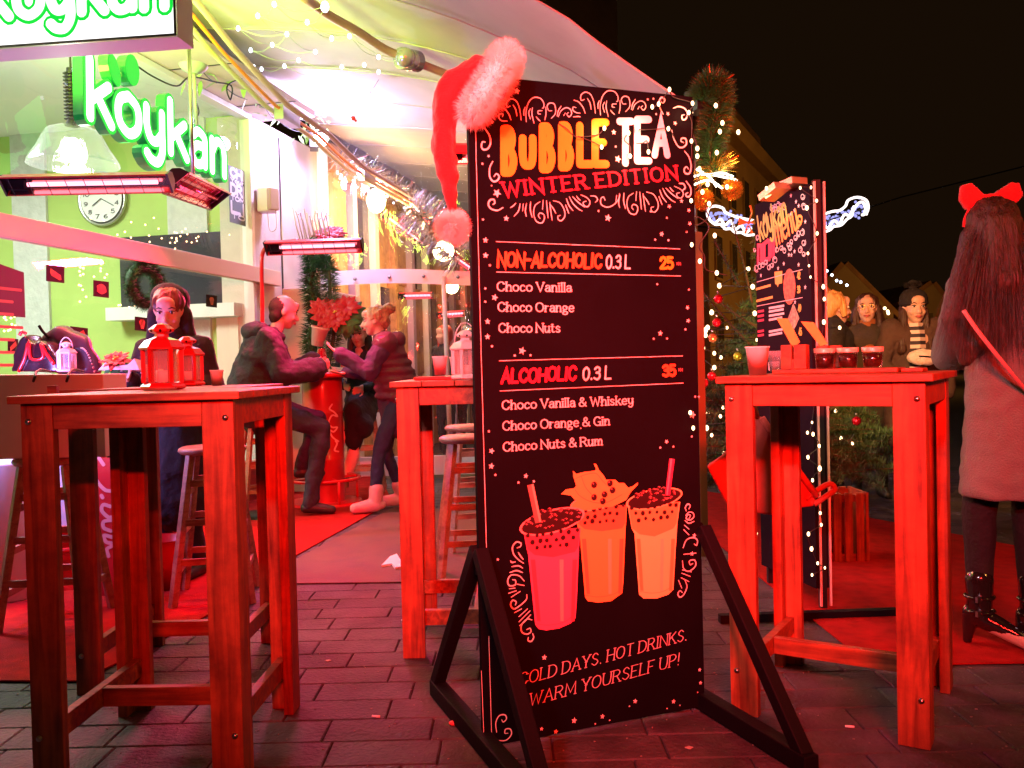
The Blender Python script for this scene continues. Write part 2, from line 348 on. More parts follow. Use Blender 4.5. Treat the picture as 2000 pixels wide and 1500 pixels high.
G('y', .5, ('c', [(.04, .66), (.04, .34), (.14, .1), (.3, .08), (.46, .26)]), ('c', [(.46, .66), (.46, .3), (.46, -.08), (.34, -.3), (.16, -.3), (.04, -.2)]))
def ribbon(mb, pts, w, PL, n0, thick=0, nib=0, cap=True, wf=None):
    """flat painted stroke on plane PL; pts are 2D"""
    P = [Vector((p[0], p[1])) for p in pts]; Q = [P[0]]
    for p in P[1:]:
        if (p - Q[-1]).length > 1e-6: Q.append(p)
    if len(Q) < 2: Q.append(Q[0] + Vector((w * .05, 0)))
    k = len(Q); Lp = []; Rp = []
    def ww(d, t): return (w * (1 - nib + nib * abs(d.y))) * (wf(t) if wf else 1) / 2
    for i in range(k):
        d0 = (Q[i] - Q[i - 1]).normalized() if i else (Q[1] - Q[0]).normalized(); d1 = (Q[i + 1] - Q[i]).normalized() if i < k - 1 else d0
        m = d0 + d1
        if m.length < .2: m = d1
        m.normalize(); nn = Vector((-m.y, m.x)); c = max(.35, abs(m.dot(d1))); a = ww(m, i / (k - 1)) / c
        Lp.append(Q[i] + nn * a); Rp.append(Q[i] - nn * a)
    out = []
    if cap:
        def arc(c, a, b, inward):
            r = (a - c); res = []
            for j in range(1, 5):
                th = math.pi * j / 5 * inward; res.append(c + Vector((r.x * math.cos(th) - r.y * math.sin(th), r.x * math.sin(th) + r.y * math.cos(th))))
            return res
        sc_ = arc(Q[0], Lp[0], Rp[0], 1); ec_ = arc(Q[-1], Rp[-1], Lp[-1], 1)
    def T(p, j): return PL.P(p.x, p.y, n0 + j * 2e-6)
    b = len(mb.v); vs = []
    for i in range(k): vs += [T(Lp[i], i), T(Rp[i], i)]
    fs = [(2 * i, 2 * i + 1, 2 * i + 3, 2 * i + 2) for i in range(k - 1)]
    if cap:
        s0 = len(vs); vs += [T(p, 0) for p in sc_]; fs.append([0] + list(range(s0, s0 + len(sc_))) + [1])
        e0 = len(vs); vs += [T(p, k - 1) for p in ec_]; fs.append([2 * k - 1] + list(range(e0, e0 + len(ec_))) + [2 * k - 2])
    if thick:
        nv = len(vs); vs += [v - PL.N * thick for v in vs[:nv]]
        ring = [2 * i for i in range(k)] + (list(reversed(fs[-1][1:-1])) if cap else []) + [2 * i + 1 for i in range(k - 1, -1, -1)] + ([x for x in reversed(fs[-2][1:-1])] if cap else [])
        # outline order: left side forward, end cap, right side back, start cap
        for a_, b_ in zip(ring, ring[1:] + ring[:1]): fs.append((a_, b_, b_ + nv, a_ + nv))
    mb.add(vs, fs)
def layout(s, track=.16, space=.34):
    x = 0; out = []
    for ch in s:
        if ch == ' ': x += space; continue
        w, st = GL[ch]; out.append((x, ch, w, st)); x += w + track
    return out, x - track
def write(mb, s, PL, p0, p1, h, w, n=.001, serif=0, nib=0, slant=0, track=.16, space=.34, hpx=True, jig=0, thick=0, seed=1, fit=True):
    """write s on plane PL from p0 to p1 (pixel or (u,v) points); h and w in metres"""
    rnd = random.Random(seed); p0 = Vector(p0); p1 = Vector(p1); lay, W = layout(s, track, space)
    d = (p1 - p0); L = d.length; d.normalize(); up = Vector((-d.y, d.x)); sx = L / W if fit else h
    k = 0
    for x, ch, gw, st in lay:
        jy = rnd.uniform(-jig, jig); js = 1 + rnd.uniform(-jig, jig)
        for kind, pts in st:
            q = [p0 + d * ((x + px_ + slant * py_) * sx) + up * ((py_ * js + jy) * h) for px_, py_ in pts]
            if kind == 'c': q = [Vector((v.x, v.y)) for v in smoothpath([(a.x, a.y, 0) for a in q], 5)]
            k += 1; ribbon(mb, q, w, PL, n + (k % 7) * 4e-5, thick, nib)
            if serif:
                for e, o in ((0, 1), (-1, -2)):
                    t = Vector(pts[e]) - Vector(pts[o])
                    if abs(t.y) > abs(t.x) * 1.1 and len(pts) < 9 and ch not in '&!.,1234567890':
                        c = q[e]; hw = w * .5 + serif * h; a = c - d * hw; b_ = c + d * hw; k += 1
                        ribbon(mb, [a, b_], min(w * .62, .11 * h), PL, n + 4e-4 + (k % 7) * 4e-5, thick, cap=False)
    return W
def star(mb, PL, u, v, r, n=.001, rot=.1):
    pts = [PL.P(u + math.sin(rot + i * math.pi / 5) * r * (1 if i % 2 == 0 else .45), v + math.cos(rot + i * math.pi / 5) * r * (1 if i % 2 == 0 else .45), n) for i in range(10)]
    c = PL.P(u, v, n); mb.add([c] + pts, [(0, 1 + (i + 1) % 10, 1 + i) for i in range(10)])
def disc(mb, PL, u, v, r, n=.001, k=14, ry=None, rot=0):
    ry = ry or r; c, s_ = math.cos(rot), math.sin(rot)
    pts = []
    for i in range(k):
        a = -2 * math.pi * i / k; x, y = r * math.cos(a), ry * math.sin(a); pts.append(PL.P(u + x * c - y * s_, v + x * s_ + y * c, n))
    mb.add(pts, [list(range(k))[::-1]])

# ------------------------------------------------------------------ palette
M_joint = mat('joint_sand', (.025, .03, .028), .9)
def pavermat():
    m = mat('paver_concrete', (.075, .060, .070), .75, var=.4, vs=6, bump=.8, bs=60)
    nt = m.node_tree; b = nt.nodes['Principled BSDF']; src = b.inputs['Base Color'].links[0].from_socket
    oi = nt.nodes.new('ShaderNodeObjectInfo'); mr = nt.nodes.new('ShaderNodeMapRange'); mr.inputs[3].default_value = .62; mr.inputs[4].default_value = 1.15; nt.links.new(oi.outputs['Random'], mr.inputs[0])
    mu = nt.nodes.new('ShaderNodeVectorMath'); mu.operation = 'SCALE'; nt.links.new(src, mu.inputs[0]); nt.links.new(mr.outputs[0], mu.inputs['Scale']); nt.links.new(mu.outputs[0], b.inputs['Base Color'])
    geo = nt.nodes.new('ShaderNodeNewGeometry')
    for q in [n for n in nt.nodes if n.bl_idname == 'ShaderNodeMapping']: nt.links.new(geo.outputs['Position'], q.inputs[0])
    st_ = nt.nodes.new('ShaderNodeTexNoise'); st_.inputs['Scale'].default_value = 2.3; st_.inputs['Detail'].default_value = 8; st_.inputs['Roughness'].default_value = .65; nt.links.new(geo.outputs['Position'], st_.inputs[0])
    sr = nt.nodes.new('ShaderNodeMapRange'); sr.inputs[1].default_value = .38; sr.inputs[2].default_value = .62; sr.inputs[3].default_value = .45; sr.inputs[4].default_value = 1.2; nt.links.new(st_.outputs[0], sr.inputs[0])
    m2 = nt.nodes.new('ShaderNodeVectorMath'); m2.operation = 'SCALE'; nt.links.new(mu.outputs[0], m2.inputs[0]); nt.links.new(sr.outputs[0], m2.inputs['Scale']); nt.links.new(m2.outputs[0], b.inputs['Base Color'])
    return m
M_paver = pavermat()
M_asphalt = mat('asphalt', (.05, .045, .04), .75, var=.3, vs=2, bump=.6, bs=120)
M_carpet = mat('red_carpet', (.36, .012, .01), .95, var=.25, vs=14, bump=.6, bs=220, spec=.1)
M_mat_brown = mat('brown_mat', (.10, .05, .03), .7, var=.35, vs=5, bump=.3, bs=80)
M_black = mat('black_paint', (.004, .003, .005), .65, spec=.12, bump=.12, bs=90)
M_plaster = mat('cream_plaster', (.62, .55, .48), .85, var=.12, vs=3, bump=.25, bs=50)
M_whiteframe = mat('white_frame', (.75, .73, .7), .45, var=.06, vs=6)
M_soffit = mat('soffit_board', (.62, .5, .47), .7, var=.1, vs=4)
M_green = mat('lime_paint', (.44, .60, .16), .7, var=.06, vs=3)
M_stonewhite = mat('white_stucco', (.62, .62, .6), .9, var=.1, vs=12, bump=.7, bs=35)
M_steel = mat('brushed_steel', (.5, .5, .5), .3, metal=1)
M_darkmetal = mat('dark_metal', (.03, .028, .03), .4, metal=.6)
M_white = mat('white_plastic', (.78, .78, .78), .4)
M_redpaint = mat('red_paint', (.55, .01, .015), .3, coat=.4)
M_glass = glassmat('window_glass', (.96, 1, .97), refl=.03)
M_wood = woodmat('pine_vertical', (.46, .105, .028), (.15, .03, .010), 2)
M_woodx = woodmat('pine_along', (.46, .105, .028), (.15, .03, .010), 0)
M_bulb = emat('warm_bulb', (1, .56, .28), 7)
M_bulbw = emat('white_bulb', (.75, .82, 1), 8)
M_wire = mat('black_wire', (.02, .02, .02), .6)
M_wirew = mat('clear_wire', (.55, .6, .5), .4)
M_skin = mat('skin', (.62, .38, .28), .5, sss=.15, var=.05, vs=20)

# ------------------------------------------------------------------ ground
o = MB().quad((-40, -8, -.014), (60, -8, -.014), (60, 120, -.014), (-40, 120, -.014)).build('ground', M_asphalt, kind='structure')
base = MB().quad((-7, -3, -.010), (9, -3, -.010), (9, 9.2, -.010), (-7, 9.2, -.010)).build('pavement', M_joint, kind='structure')
PW, PL_ = .17, .335
rnd = random.Random(3); protos = []
def pavermesh():
    m = MB(); a, b_, h = PL_ - .0045, PW - .0045, .03; c = .004
    j = [rnd.uniform(-.0015, .0015) for _ in range(4)]
    P = []
    for k, (x, y) in enumerate(((-1, -1), (1, -1), (1, 1), (-1, 1))):
        P.append(Vector((x * a / 2 + j[k], y * b_ / 2, -h)))
    for k, (x, y) in enumerate(((-1, -1), (1, -1), (1, 1), (-1, 1))): P.append(Vector((x * a / 2 + j[k], y * b_ / 2 + j[3 - k] * .5, -c)))
    for k, (x, y) in enumerate(((-1, -1), (1, -1), (1, 1), (-1, 1))): P.append(Vector((x * (a / 2 - c), y * (b_ / 2 - c), rnd.uniform(-.001, .0006))))
    return m.add(P, [(0, 1, 5, 4), (1, 2, 6, 5), (2, 3, 7, 6), (3, 0, 4, 7), (4, 5, 9, 8), (5, 6, 10, 9), (6, 7, 11, 10), (7, 4, 8, 11), (8, 9, 10, 11)])
far = MB(); near = []; near_n = 0
rows = int((9.0 + .5) / PW)
for r_ in range(rows):
    y = -.5 + r_ * PW + .06
    off = (r_ % 2) * PL_ * .5 + rnd.uniform(-.05, .05) + math.sin(r_ * 1.7) * .04
    n0 = int(-6.5 / PL_)
    for c_ in range(n0, int(8.5 / PL_)):
        x = c_ * PL_ + off
        lim = .62 * (y + .1) + .2
        vis = y > 1.9 and abs(x) < lim
        if y > 1.9 and y < 4.35 and vis: near.append((x, y))
        elif -.5 < y < 9 and abs(x) < max(2.5, lim + 1.2): far.add([p + Vector((x, y, 0)) for p in pavermesh().v], [(0, 1, 5, 4), (1, 2, 6, 5), (2, 3, 7, 6), (3, 0, 4, 7), (4, 5, 9, 8), (5, 6, 10, 9), (6, 7, 11, 10), (7, 4, 8, 11), (8, 9, 10, 11)])
near.sort(key=lambda p: p[1]); extra = near[290:]; near = near[:290]
for x, y in extra: far.add([p + Vector((x, y, 0)) for p in pavermesh().v], [(0, 1, 5, 4), (1, 2, 6, 5), (2, 3, 7, 6), (3, 0, 4, 7), (4, 5, 9, 8), (5, 6, 10, 9), (6, 7, 11, 10), (7, 4, 8, 11), (8, 9, 10, 11)])
for i, (x, y) in enumerate(near):
    if i < 6: q = pavermesh().build('paver', M_paver, base, world=False); q.location = WM(base).inverted() @ Vector((x, y, 0)); protos.append(q)
    else:
        q = protos[i % 6].copy(); COL.objects.link(q); q.location = WM(base).inverted() @ Vector((x, y, rnd.uniform(-.001, .001))); q.rotation_euler = (0, 0, rnd.uniform(-.006, .006))
far.build('far_pavers', M_paver, base, kind='stuff')
m = MB(); rnd = random.Random(77)
for _ in range(700):
    y = rnd.uniform(1.9, 4.6); x = rnd.uniform(-.62, .62) * y; s = rnd.uniform(.001, .004); m.ell((x, y, s * .5), (s * rnd.uniform(.7, 1.6), s, s * .6), n=5, m=3)
m.build('grit', mat('grit_stone', (.2, .17, .15), .8), kind='stuff')
for (x, y), lb in zip(((640, 1290), (735, 1400), (1660, 1420), (1345, 1460)), ('flat pale gum spot on the bricks between the left and middle tables', 'small bent cigarette end on the bricks before the board', 'small bent cigarette end on the dark bricks under the tray table', 'torn paper scrap on the bricks in front of the board foot')):
    p = gnd(x, y, .003)
    if 'cigarette' in lb: MB().cyl(p + Vector((-.014, .003, .002)), p + Vector((.012, -.004, .002)), .0035, n=8).build('cigarette_end', mat('paper', (.8, .78, .76), .8), label=lb, cat='litter')
    else: MB().prism([p + Vector((a, b_, -.001)) for a, b_ in ((-.012, 0), (.002, -.011), (.014, .001), (.003, .010))], (0, 0, .002)).build('litter_scrap', mat('gum', (.4, .36, .34), .8), label=lb, cat='litter')
def sheet(name, pts, mat_, h, label, cat, z=.004):
    m = MB(); m.prism([Vector((p.x, p.y, z)) for p in pts], (0, 0, h)); return m.build(name, mat_, label=label, cat=cat)
sheet('carpet', [gnd(-260, 1333), gnd(160, 1334), gnd(420, 1197), gnd(575, 1089), gnd(766, 982), gnd(740, 925), gnd(-120, 925)], M_carpet, .006,
      'bright red carpet laid under the stools and the round barrel table', 'carpet')
sheet('carpet', [gnd(1340, 1015), gnd(1700, 1303), gnd(2300, 1293), gnd(2250, 1120), gnd(1690, 1012), gnd(1340, 955)], M_carpet, .006,
      'dark red carpet under the feet of the woman with the bow and the slatted crate', 'carpet')
sheet('floor_mat', [gnd(560, 1142), gnd(1010, 1136), gnd(990, 1000), gnd(770, 992), gnd(575, 1096)], M_mat_brown, .004,
      'scuffed brown rubber mat between the red carpet and the brick paving', 'mat')
# patch of lighter worn concrete and a dropped napkin on the mat
MB().prism([gnd(x, y, .009) for x, y in ((745, 1108), (762, 1090), (775, 1085), (790, 1110), (772, 1112), (765, 1104))], (0, 0, .012)).build('napkin', mat('paper', (.8, .78, .76), .8), label='crumpled white napkin dropped on the brown floor mat', cat='napkin')
MB().ell(gnd(886, 1412, .006), (.016, .012, .008)).build('litter_scrap', mat('red_scrap', (.6, .05, .05), .5), label='small red scrap lying on the bricks beside the black sign foot', cat='litter')

# ------------------------------------------------------------------ shop front on the left: a line running away from the camera
FP = Plane((-2.35, 8, 0), (.2167, .9762, 0))
UN, UT = FP.N, FP.U
EW = Plane(FP.P(.12, 0, -.06), UN)           # end wall inside the shop, faces the camera
shop = thing('shop_front', FP.P(-1, 0, 0), 'glass shop front with white window frames and lime green walls inside', 'shop')
GU0, GZ0, GZ1 = -5.2, .35, 3.42
m = MB(); m.quad(FP.P(GU0, GZ0, -.012), FP.P(0, GZ0, -.012), FP.P(0, GZ1, -.012), FP.P(GU0, GZ1, -.012)); m.build('window_pane', M_glass, shop)
def fbar(u0, u1, z0, z1, n0, n1, m_=None):
    m_ = m_ or MB(); return m_.prism([FP.P(u0, z0, n0), FP.P(u1, z0, n0), FP.P(u1, z1, n0), FP.P(u0, z1, n0)], UN * (n1 - n0))
fbar(0, .05, .0, 3.42, -.05, .05).build('window_frame', M_whiteframe, shop, bevel=.004)
fbar(GU0, .05, 3.423, 3.47, -.05, .05).build('window_head', M_whiteframe, shop, bevel=.004)
fbar(GU0, 0, .0, .35, -.08, .06).build('stall_riser', mat('red_riser', (.35, .03, .03), .6), shop)
fbar(GU0, .45, 1.955, 2.095, .03, .09).build('glazing_rail', mat('peach_rail', (.72, .5, .4), .5), shop, bevel=.005)
# soffit over the window, then the awning board
m = MB(); m.prism([FP.P(GU0, 3.475, 0), FP.P(.3, 3.475, 0), FP.P(.3, 3.475, .55), FP.P(GU0, 3.475, .62)], (0, 0, .05)); m.build('soffit', M_soffit, shop)
m = MB()
for u in (-4.2, -3.2, -2.2, -1.2, -.2): m.prism([FP.P(u, 3.470, .0), FP.P(u + .012, 3.470, .0), FP.P(u + .012, 3.470, .6), FP.P(u, 3.470, .6)], (0, 0, .004))
m.build('soffit_joint', M_darkmetal, shop)
# interior
iu = lambda x, y=400: EW.px(x, y)[0]
def ebox(x0, x1, y0, y1, t, mt, name, n0=0):
    u0, v1 = EW.px(x0, y0); u1, v0 = EW.px(x1, y1)
    return MB().prism([EW.P(u0, v0, n0), EW.P(u1, v0, n0), EW.P(u1, v1, n0), EW.P(u0, v1, n0)], EW.N * t).build(name, mt, shop)
MB().prism([EW.P(-4.2, 0, -.1), EW.P(-.03, 0, -.1), EW.P(-.03, 3.6, -.1), EW.P(-4.2, 3.6, -.1)], EW.N * .1).build('inner_wall', M_green, shop)
L0 = EW.P(-4.2, 0, 0); L1 = L0 - UT * 5.2
MB().prism([L0, L1, L1 + Vector((0, 0, 3.6)), L0 + Vector((0, 0, 3.6))], -UN * .1).build('inner_side_wall', M_green, shop)
MB().prism([EW.P(-4.2, 3.5, 0), EW.P(-.03, 3.5, 0), EW.P(-.03, 3.5, 5.3), EW.P(-4.2, 3.5, 5.3)], (0, 0, .1)).build('inner_ceiling', mat('ceiling_white', (.82, .86, .82), .8), shop)
MB().prism([EW.P(-4.2, .02, 0), EW.P(-.03, .02, 0), EW.P(-.03, .02, 5.3), EW.P(-4.2, .02, 5.3)], (0, 0, .02)).build('inner_floor', mat('tile_floor', (.3, .28, .26), .4), shop)
for x0, x1 in ((22, 106), (325, 418), (-120, -40)): ebox(x0, x1, 236, 760, .03, M_stonewhite, 'wall_panel', .002)
ebox(241, 476, 466, 604, .03, mat('hatch_dark', (.05, .045, .06), .12, spec=.8), 'serving_hatch', .034)
ebox(236, 482, 604, 619, .22, M_whiteframe, 'counter_ledge', .002)
ebox(432, 478, 620, 760, .05, mat('cream_cabinet', (.7, .62, .5), .5), 'cabinet_door', .036)
scr = ebox(283, 300, 487, 498, .004, emat('menu_screen', (.35, .4, 1), 5), 'screen_logo', .07)
m = MB(); P0 = EW.px(304, 490); write(m, 'Sony the Max', EW, EW.px(303, 492), EW.px(332, 494), .035, .006, .07) if 0 else None
for k, (y, x1) in enumerate(((488, 333), (494, 327))):
    ebox(303, x1, y, y + 3, .003, emat('screen_text', (.4, .45, 1), 3), 'screen_line', .07)
# clock on the end wall
cu, cv = EW.px(205, 390)
clk = thing('wall_clock', EW.P(cu, cv, 0), 'round silver rimmed wall clock on the yellow green shop wall', 'clock')
m = MB(); m.lathe(EW.P(cu, cv, .032), [(0, .0), (.2, .0), (.232, .012), (.25, .03), (.258, .02), (.258, -.0)], 40, axis=EW.N); m.build('clock_rim', M_steel, clk)
m = MB(); disc(m, EW, cu, cv, .22, .052, 40); m.build('clock_face', mat('clock_white', (.85, .85, .85), .5), clk)
m = MB(); CKP = Plane(EW.P(cu, cv, 0), EW.U)
for h_ in range(1, 13):
    a = math.pi / 2 - h_ * math.pi / 6 + .25; x, y = .172 * math.cos(a), .172 * math.sin(a); s = str(h_); w_ = .018 * len(s)
    write(m, s, CKP, (x - w_, y - .018), (x + w_, y - .018), .036, .006, .056)
m.build('clock_numeral', M_black, clk, kind='stuff')
for a, L_, w_ in ((-.5, .15, .007), (-2.55, .11, .01)):
    m = MB(); ribbon(m, [(0, 0), (L_ * math.cos(a), L_ * math.sin(a))], w_, CKP, .06); m.build('clock_hand', M_black, clk)
# pendant lamp with a ribbed glass dome, hanging inside
pc = at(143, 290, 6.15)
pl = thing('pendant_lamp', pc, 'big ribbed glass dome lamp hanging inside the shop window', 'lamp')
m = MB(); prof = [(.06, .16), (.1, .15), (.17, .12), (.2, .07), (.235, .0), (.275, -.06), (.295, -.1), (.297, -.115)]
m.lathe(pc, prof, 48); m.build('lamp_shade', glassmat('ribbed_glass', (.9, .93, .97), refl=.14, rough=.08, haze=.07, bump=.12, bs=10), pl)
m = MB(); m.lathe(pc, [(.028, .55), (.03, .2), (.05, .155)], 20)
for k in range(14): m.lathe(pc + Vector((0, 0, .2 + k * .024)), [(.03, -.008), (.052, 0), (.03, .008)], 18)
m.build('lamp_neck', M_darkmetal, pl)
m = MB(); m.cyl(pc + Vector((0, 0, .5)), (pc.x, pc.y, 3.5), .008); m.build('lamp_cord', M_wire, pl)
m = MB(); m.ell(pc + Vector((0, 0, .03)), .045); m.build('bulb', emat('lamp_bulb', (1, .95, .9), 6), pl)
lamp('POINT', 'pendant_light', pc + Vector((0, 0, -.2)), 30, (.95, 1, .9), pl, .12)
# added ceiling panel light in the shop, out of view
cl = FP.P(-2.6, 3.44, -1.9)
cp = MB().box(cl, (1.2, 1.2, .04), math.atan2(UT.y, UT.x)).build('added_ceiling_light', emat('panel_light', (.9, 1, .85), 4), label='square white ceiling light panel inside the green shop', cat='light')
lamp('AREA', 'panel_area', cl + Vector((0, 0, -.05)), 215, (.92, 1, .88), cp, 1.1, 1.1, cl + Vector((0, 0, -1)))
# photographs and posters stuck to the glass
M_photo = mat('photo_dark', (.012, .004, .004), .6, spec=.15); M_photo2 = mat('photo_orange', (.5, .13, .03), .6, var=.4, vs=30)
photo_lab = ['small dark food photograph highest on the shop glass beside the white wall panel', 'small dark photograph of a waffle on the glass over the lime wall', 'small dark photograph low on the glass above the black handbag',
             'small dark food photograph on the glass just left of the hooded woman', 'small dark photograph on the glass right of the hooded woman', 'small dark photograph at the lower corner of the glass behind the handbag']
for (x0, x1, y0, y1), lb, sh in zip(((91, 126, 517, 553), (183, 213, 547, 582), (138, 172, 637, 672), (264, 291, 618, 648), (403, 424, 575, 601), (16, 36, 660, 692)), photo_lab, (0, 1, 2, 3, 3, 2)):
    a, b_, c_, d_ = FP.px(x0, y0), FP.px(x1, y0 + (x1 - x0) * .12), FP.px(x1, y1), FP.px(x0, y1 - (x1 - x0) * .12)
    t = MB().prism([FP.P(*d_, -.004), FP.P(*c_, -.004), FP.P(*b_, -.004), FP.P(*a, -.004)][::1], UN * .003).build('window_photo', M_photo, label=lb, cat='photograph', group='photographs stuck on the shop glass')
    cu_, cv_ = (a[0] + c_[0]) / 2, (a[1] + c_[1]) / 2; w_, h_ = abs(c_[0] - a[0]) * .32, abs(a[1] - c_[1]) * .32; m = MB()
    if sh == 0: m.prism([FP.P(cu_ + x * w_, cv_ + y * h_, .0) for x, y in ((-1, .2), (-.9, 1), (.9, -.1), (1, -1), (.6, -1.1), (-.8, -.4))], UN * .001)
    elif sh == 1: m.prism([FP.P(cu_ + math.cos(k / 12 * 6.283) * w_ * (1 + .15 * math.sin(k * 3)), cv_ + math.sin(k / 12 * 6.283) * h_, .0) for k in range(12)], UN * .001)
    elif sh == 2: m.prism([FP.P(cu_ + x * w_, cv_ + y * h_, .0) for x, y in ((-1, -1), (-1.1, -.2), (.8, 1), (1.1, .1))], UN * .001)
    else: m.prism([FP.P(cu_ + x * w_, cv_ + y * h_, .0) for x, y in ((-.3, -1), (.3, -1), (.7, .5), (.4, 1), (-.4, 1), (-.7, .5))], UN * .001)
    m.build('food_picture', M_photo2, t)
a, c_ = FP.px(-30, 505), FP.px(50, 620)
po = MB().prism([FP.P(a[0], c_[1], -.004), FP.P(c_[0], c_[1], -.004), FP.P(c_[0], a[1] - .05, -.004), FP.P(a[0], a[1], -.004)], UN * .003).build('menu_poster', mat('poster_brown', (.04, .01, .012), .6), label='dark red price poster stuck to the glass at the near end', cat='poster')
m = MB()
for k in range(7):
    v = a[1] - .16 - k * .075; ribbon(m, [(c_[0] - .42, v), (c_[0] - (.1 if k % 3 else .03), v)], .018, FP, .001)
disc(m, FP, c_[0] - .3, a[1] - .1, .05, .0012)
m.build('poster_print', mat('poster_orange', (.4, .1, .05), .6), po, kind='stuff')
a, c_ = FP.px(446, 322), FP.px(479, 442)
po = MB().prism([FP.P(a[0], c_[1], -.004), FP.P(-.02, c_[1], -.004), FP.P(-.02, a[1], -.004), FP.P(a[0], a[1], -.004)], UN * .003).build('slogan_poster', mat('poster_grey', (.16, .2, .2), .6), label='grey poster of white stacked words at the edge of the shop glass', cat='poster')
m = MB(); W_ = -.04 - a[0]; H_ = a[1] - c_[1]; v = a[1]
for s, hh in (('CHI', .16), ('Your', .07), ('DRI', .2), ('TOM', .08), ('LI', .2), ('TO', .08)):
    v -= H_ * (hh + .02); write(m, s, FP, (a[0] + .03, v), (a[0] + W_, v), H_ * hh * .9, .03 if hh > .1 else .014, .001)
m.build('poster_lettering', mat('poster_white', (.8, .85, .82), .6), po)
# wreath with a red bow hung on the glass
wc = FP.at(284, 558, .05); wr_ = thing('wreath', wc, 'green fir wreath with a red bow hung on the shop glass', 'wreath')
ring = [wc + UT * .17 * math.cos(a / 24 * 6.283) + Vector((0, 0, .13 * math.sin(a / 24 * 6.283))) for a in range(24)]
m = MB(); m.tube(ring, .04, 8, closed=True); spikes(m, ring + [ring[0]], .05, 3000, .05, .0028); m.build('wreath_ring', mat('fir_green', (.03, .10, .03), .7, var=.4), wr_)
def bow(P, u, v, n_, s, mt, parent, name='bow'):
    m = MB()
    for sg in (-1, 1):
        m.prism([P + u * sg * .02 * s, P + u * sg * s + v * .55 * s, P + u * sg * 1.05 * s - v * .3 * s], n_ * .12 * s)
        m.prism([P - n_ * .01, P + u * sg * .5 * s - v * 1.1 * s, P + u * sg * .25 * s - v * 1.15 * s], n_ * .05 * s)
    m.ell(P + n_ * .06 * s, (.16 * s,) * 3)
    return m.build(name, mt, parent)
bow(wc + UT * .1 + Vector((0, 0, -.13)) + UN * .04, UT, Vector((0, 0, 1)), UN, .09, M_redpaint, wr_)
# added glowing dots standing in for light string reflections in the shop glass
fl = thing('reflection_dots', FP.P(-1.7, 2.4, -.08), 'scattered fairy lights strung inside the shop window', 'fairy lights')
b0 = MB().ell((0, 0, 0), .0065, n=8, m=6).build('bulb', M_bulb, fl, world=False)
rnd = random.Random(11); spots = [(250 + rnd.gauss(0, 60), 460 + rnd.gauss(0, 26)) for _ in range(26)] + [(150 + rnd.random() * 60, 500 + rnd.random() * 90) for _ in range(22)] + [(330 + rnd.random() * 60, 450 + rnd.random() * 25) for _ in range(16)] + [(8 + rnd.random() * 22, 610 + rnd.random() * 40) for _ in range(14)] + [(rnd.uniform(230, 300), rnd.uniform(590, 600)) for _ in range(6)]
pts = []
for k, (x, y) in enumerate(spots):
    p = FP.at(min(x, 470), y, -.1); pts.append(p)
    if k == 0: b0.location = WM(fl).inverted() @ p
    else: inst(b0, fl, p)
# pillar, wall and box beside the shop window
wl = thing('corner_wall', FP.P(.9, 0, 0), 'cream plaster wall between the green shop and the wooden doors', 'wall')
fbar(.055, 1.62, 0, 3.47, -.3, .02).build('wall_face', M_plaster, wl)
fbar(.6, .62, 1.9, 3.4, .021, .03).build('wall_joint', M_darkmetal, wl)
fbar(.4, 1.6, 0, 1.93, .12, .42).build('wall_cabinet', mat('cream_panel', (.7, .62, .52), .6, var=.06), wl, bevel=.01)
sp = FP.P(.2, 2.72, .1); spk = thing('wall_speaker', sp, 'small white loudspeaker fixed high on the cream pillar', 'speaker')
MB().box(sp, (.15, .16, .22), math.atan2(UT.y, UT.x) + .25).build('cabinet', M_white, spk, bevel=.015)
MB().box(sp + Vector((.07, -.06, 0)), (.1, .06, .2), math.atan2(UT.y, UT.x) - .5).build('grille', mat('grille_beige', (.55, .4, .34), .8), spk, bevel=.01)
m = MB(); m.tube(smoothpath([sp + Vector((0, 0, -.11)), sp + Vector((.03, -.05, -.28)), sp + Vector((.09, -.05, -.26)), sp + Vector((.08, -.02, -.1))]), .004); m.build('cable', M_wirew, spk)
# neighbouring wooden shop front further along the same line
nb = thing('neighbour_shop', FP.P(4.5, 0, 0), 'warm lit wooden door front with dark panes beyond the plastic curtain', 'shop front')
M_warmwood = woodmat('warm_door_wood', (.62, .34, .12), (.4, .2, .06), 2)
M_purp = mat('mauve_post', (.42, .3, .42), .5); M_dpane = mat('dark_pane', (.06, .05, .09), .08, spec=.9)
fbar(1.66, 12, 0, 3.6, -.3, -.06).build('back_wall', mat('ochre_wall', (.5, .33, .18), .8, var=.15), nb)
u = 1.66; k = 0
while u < 9.5:
    pm = (M_warmwood, M_purp, M_whiteframe)[k % 3]
    fbar(u, u + .12, 0, 3.3, -.058, .06).build('door_post', pm, nb)
    for j, (za, zb) in enumerate(((.1, 1.0), (1.08, 2.2), (2.28, 3.2))):
        fbar(u + .13, u + .66, za, zb, -.055, -.02).build('door_panel', M_dpane if (k + j) % 3 == 0 and j else M_warmwood, nb)
    u += .68; k += 1
fbar(1.66, 9.6, 3.31, 3.6, -.058, .1).build('door_head', M_warmwood, nb)

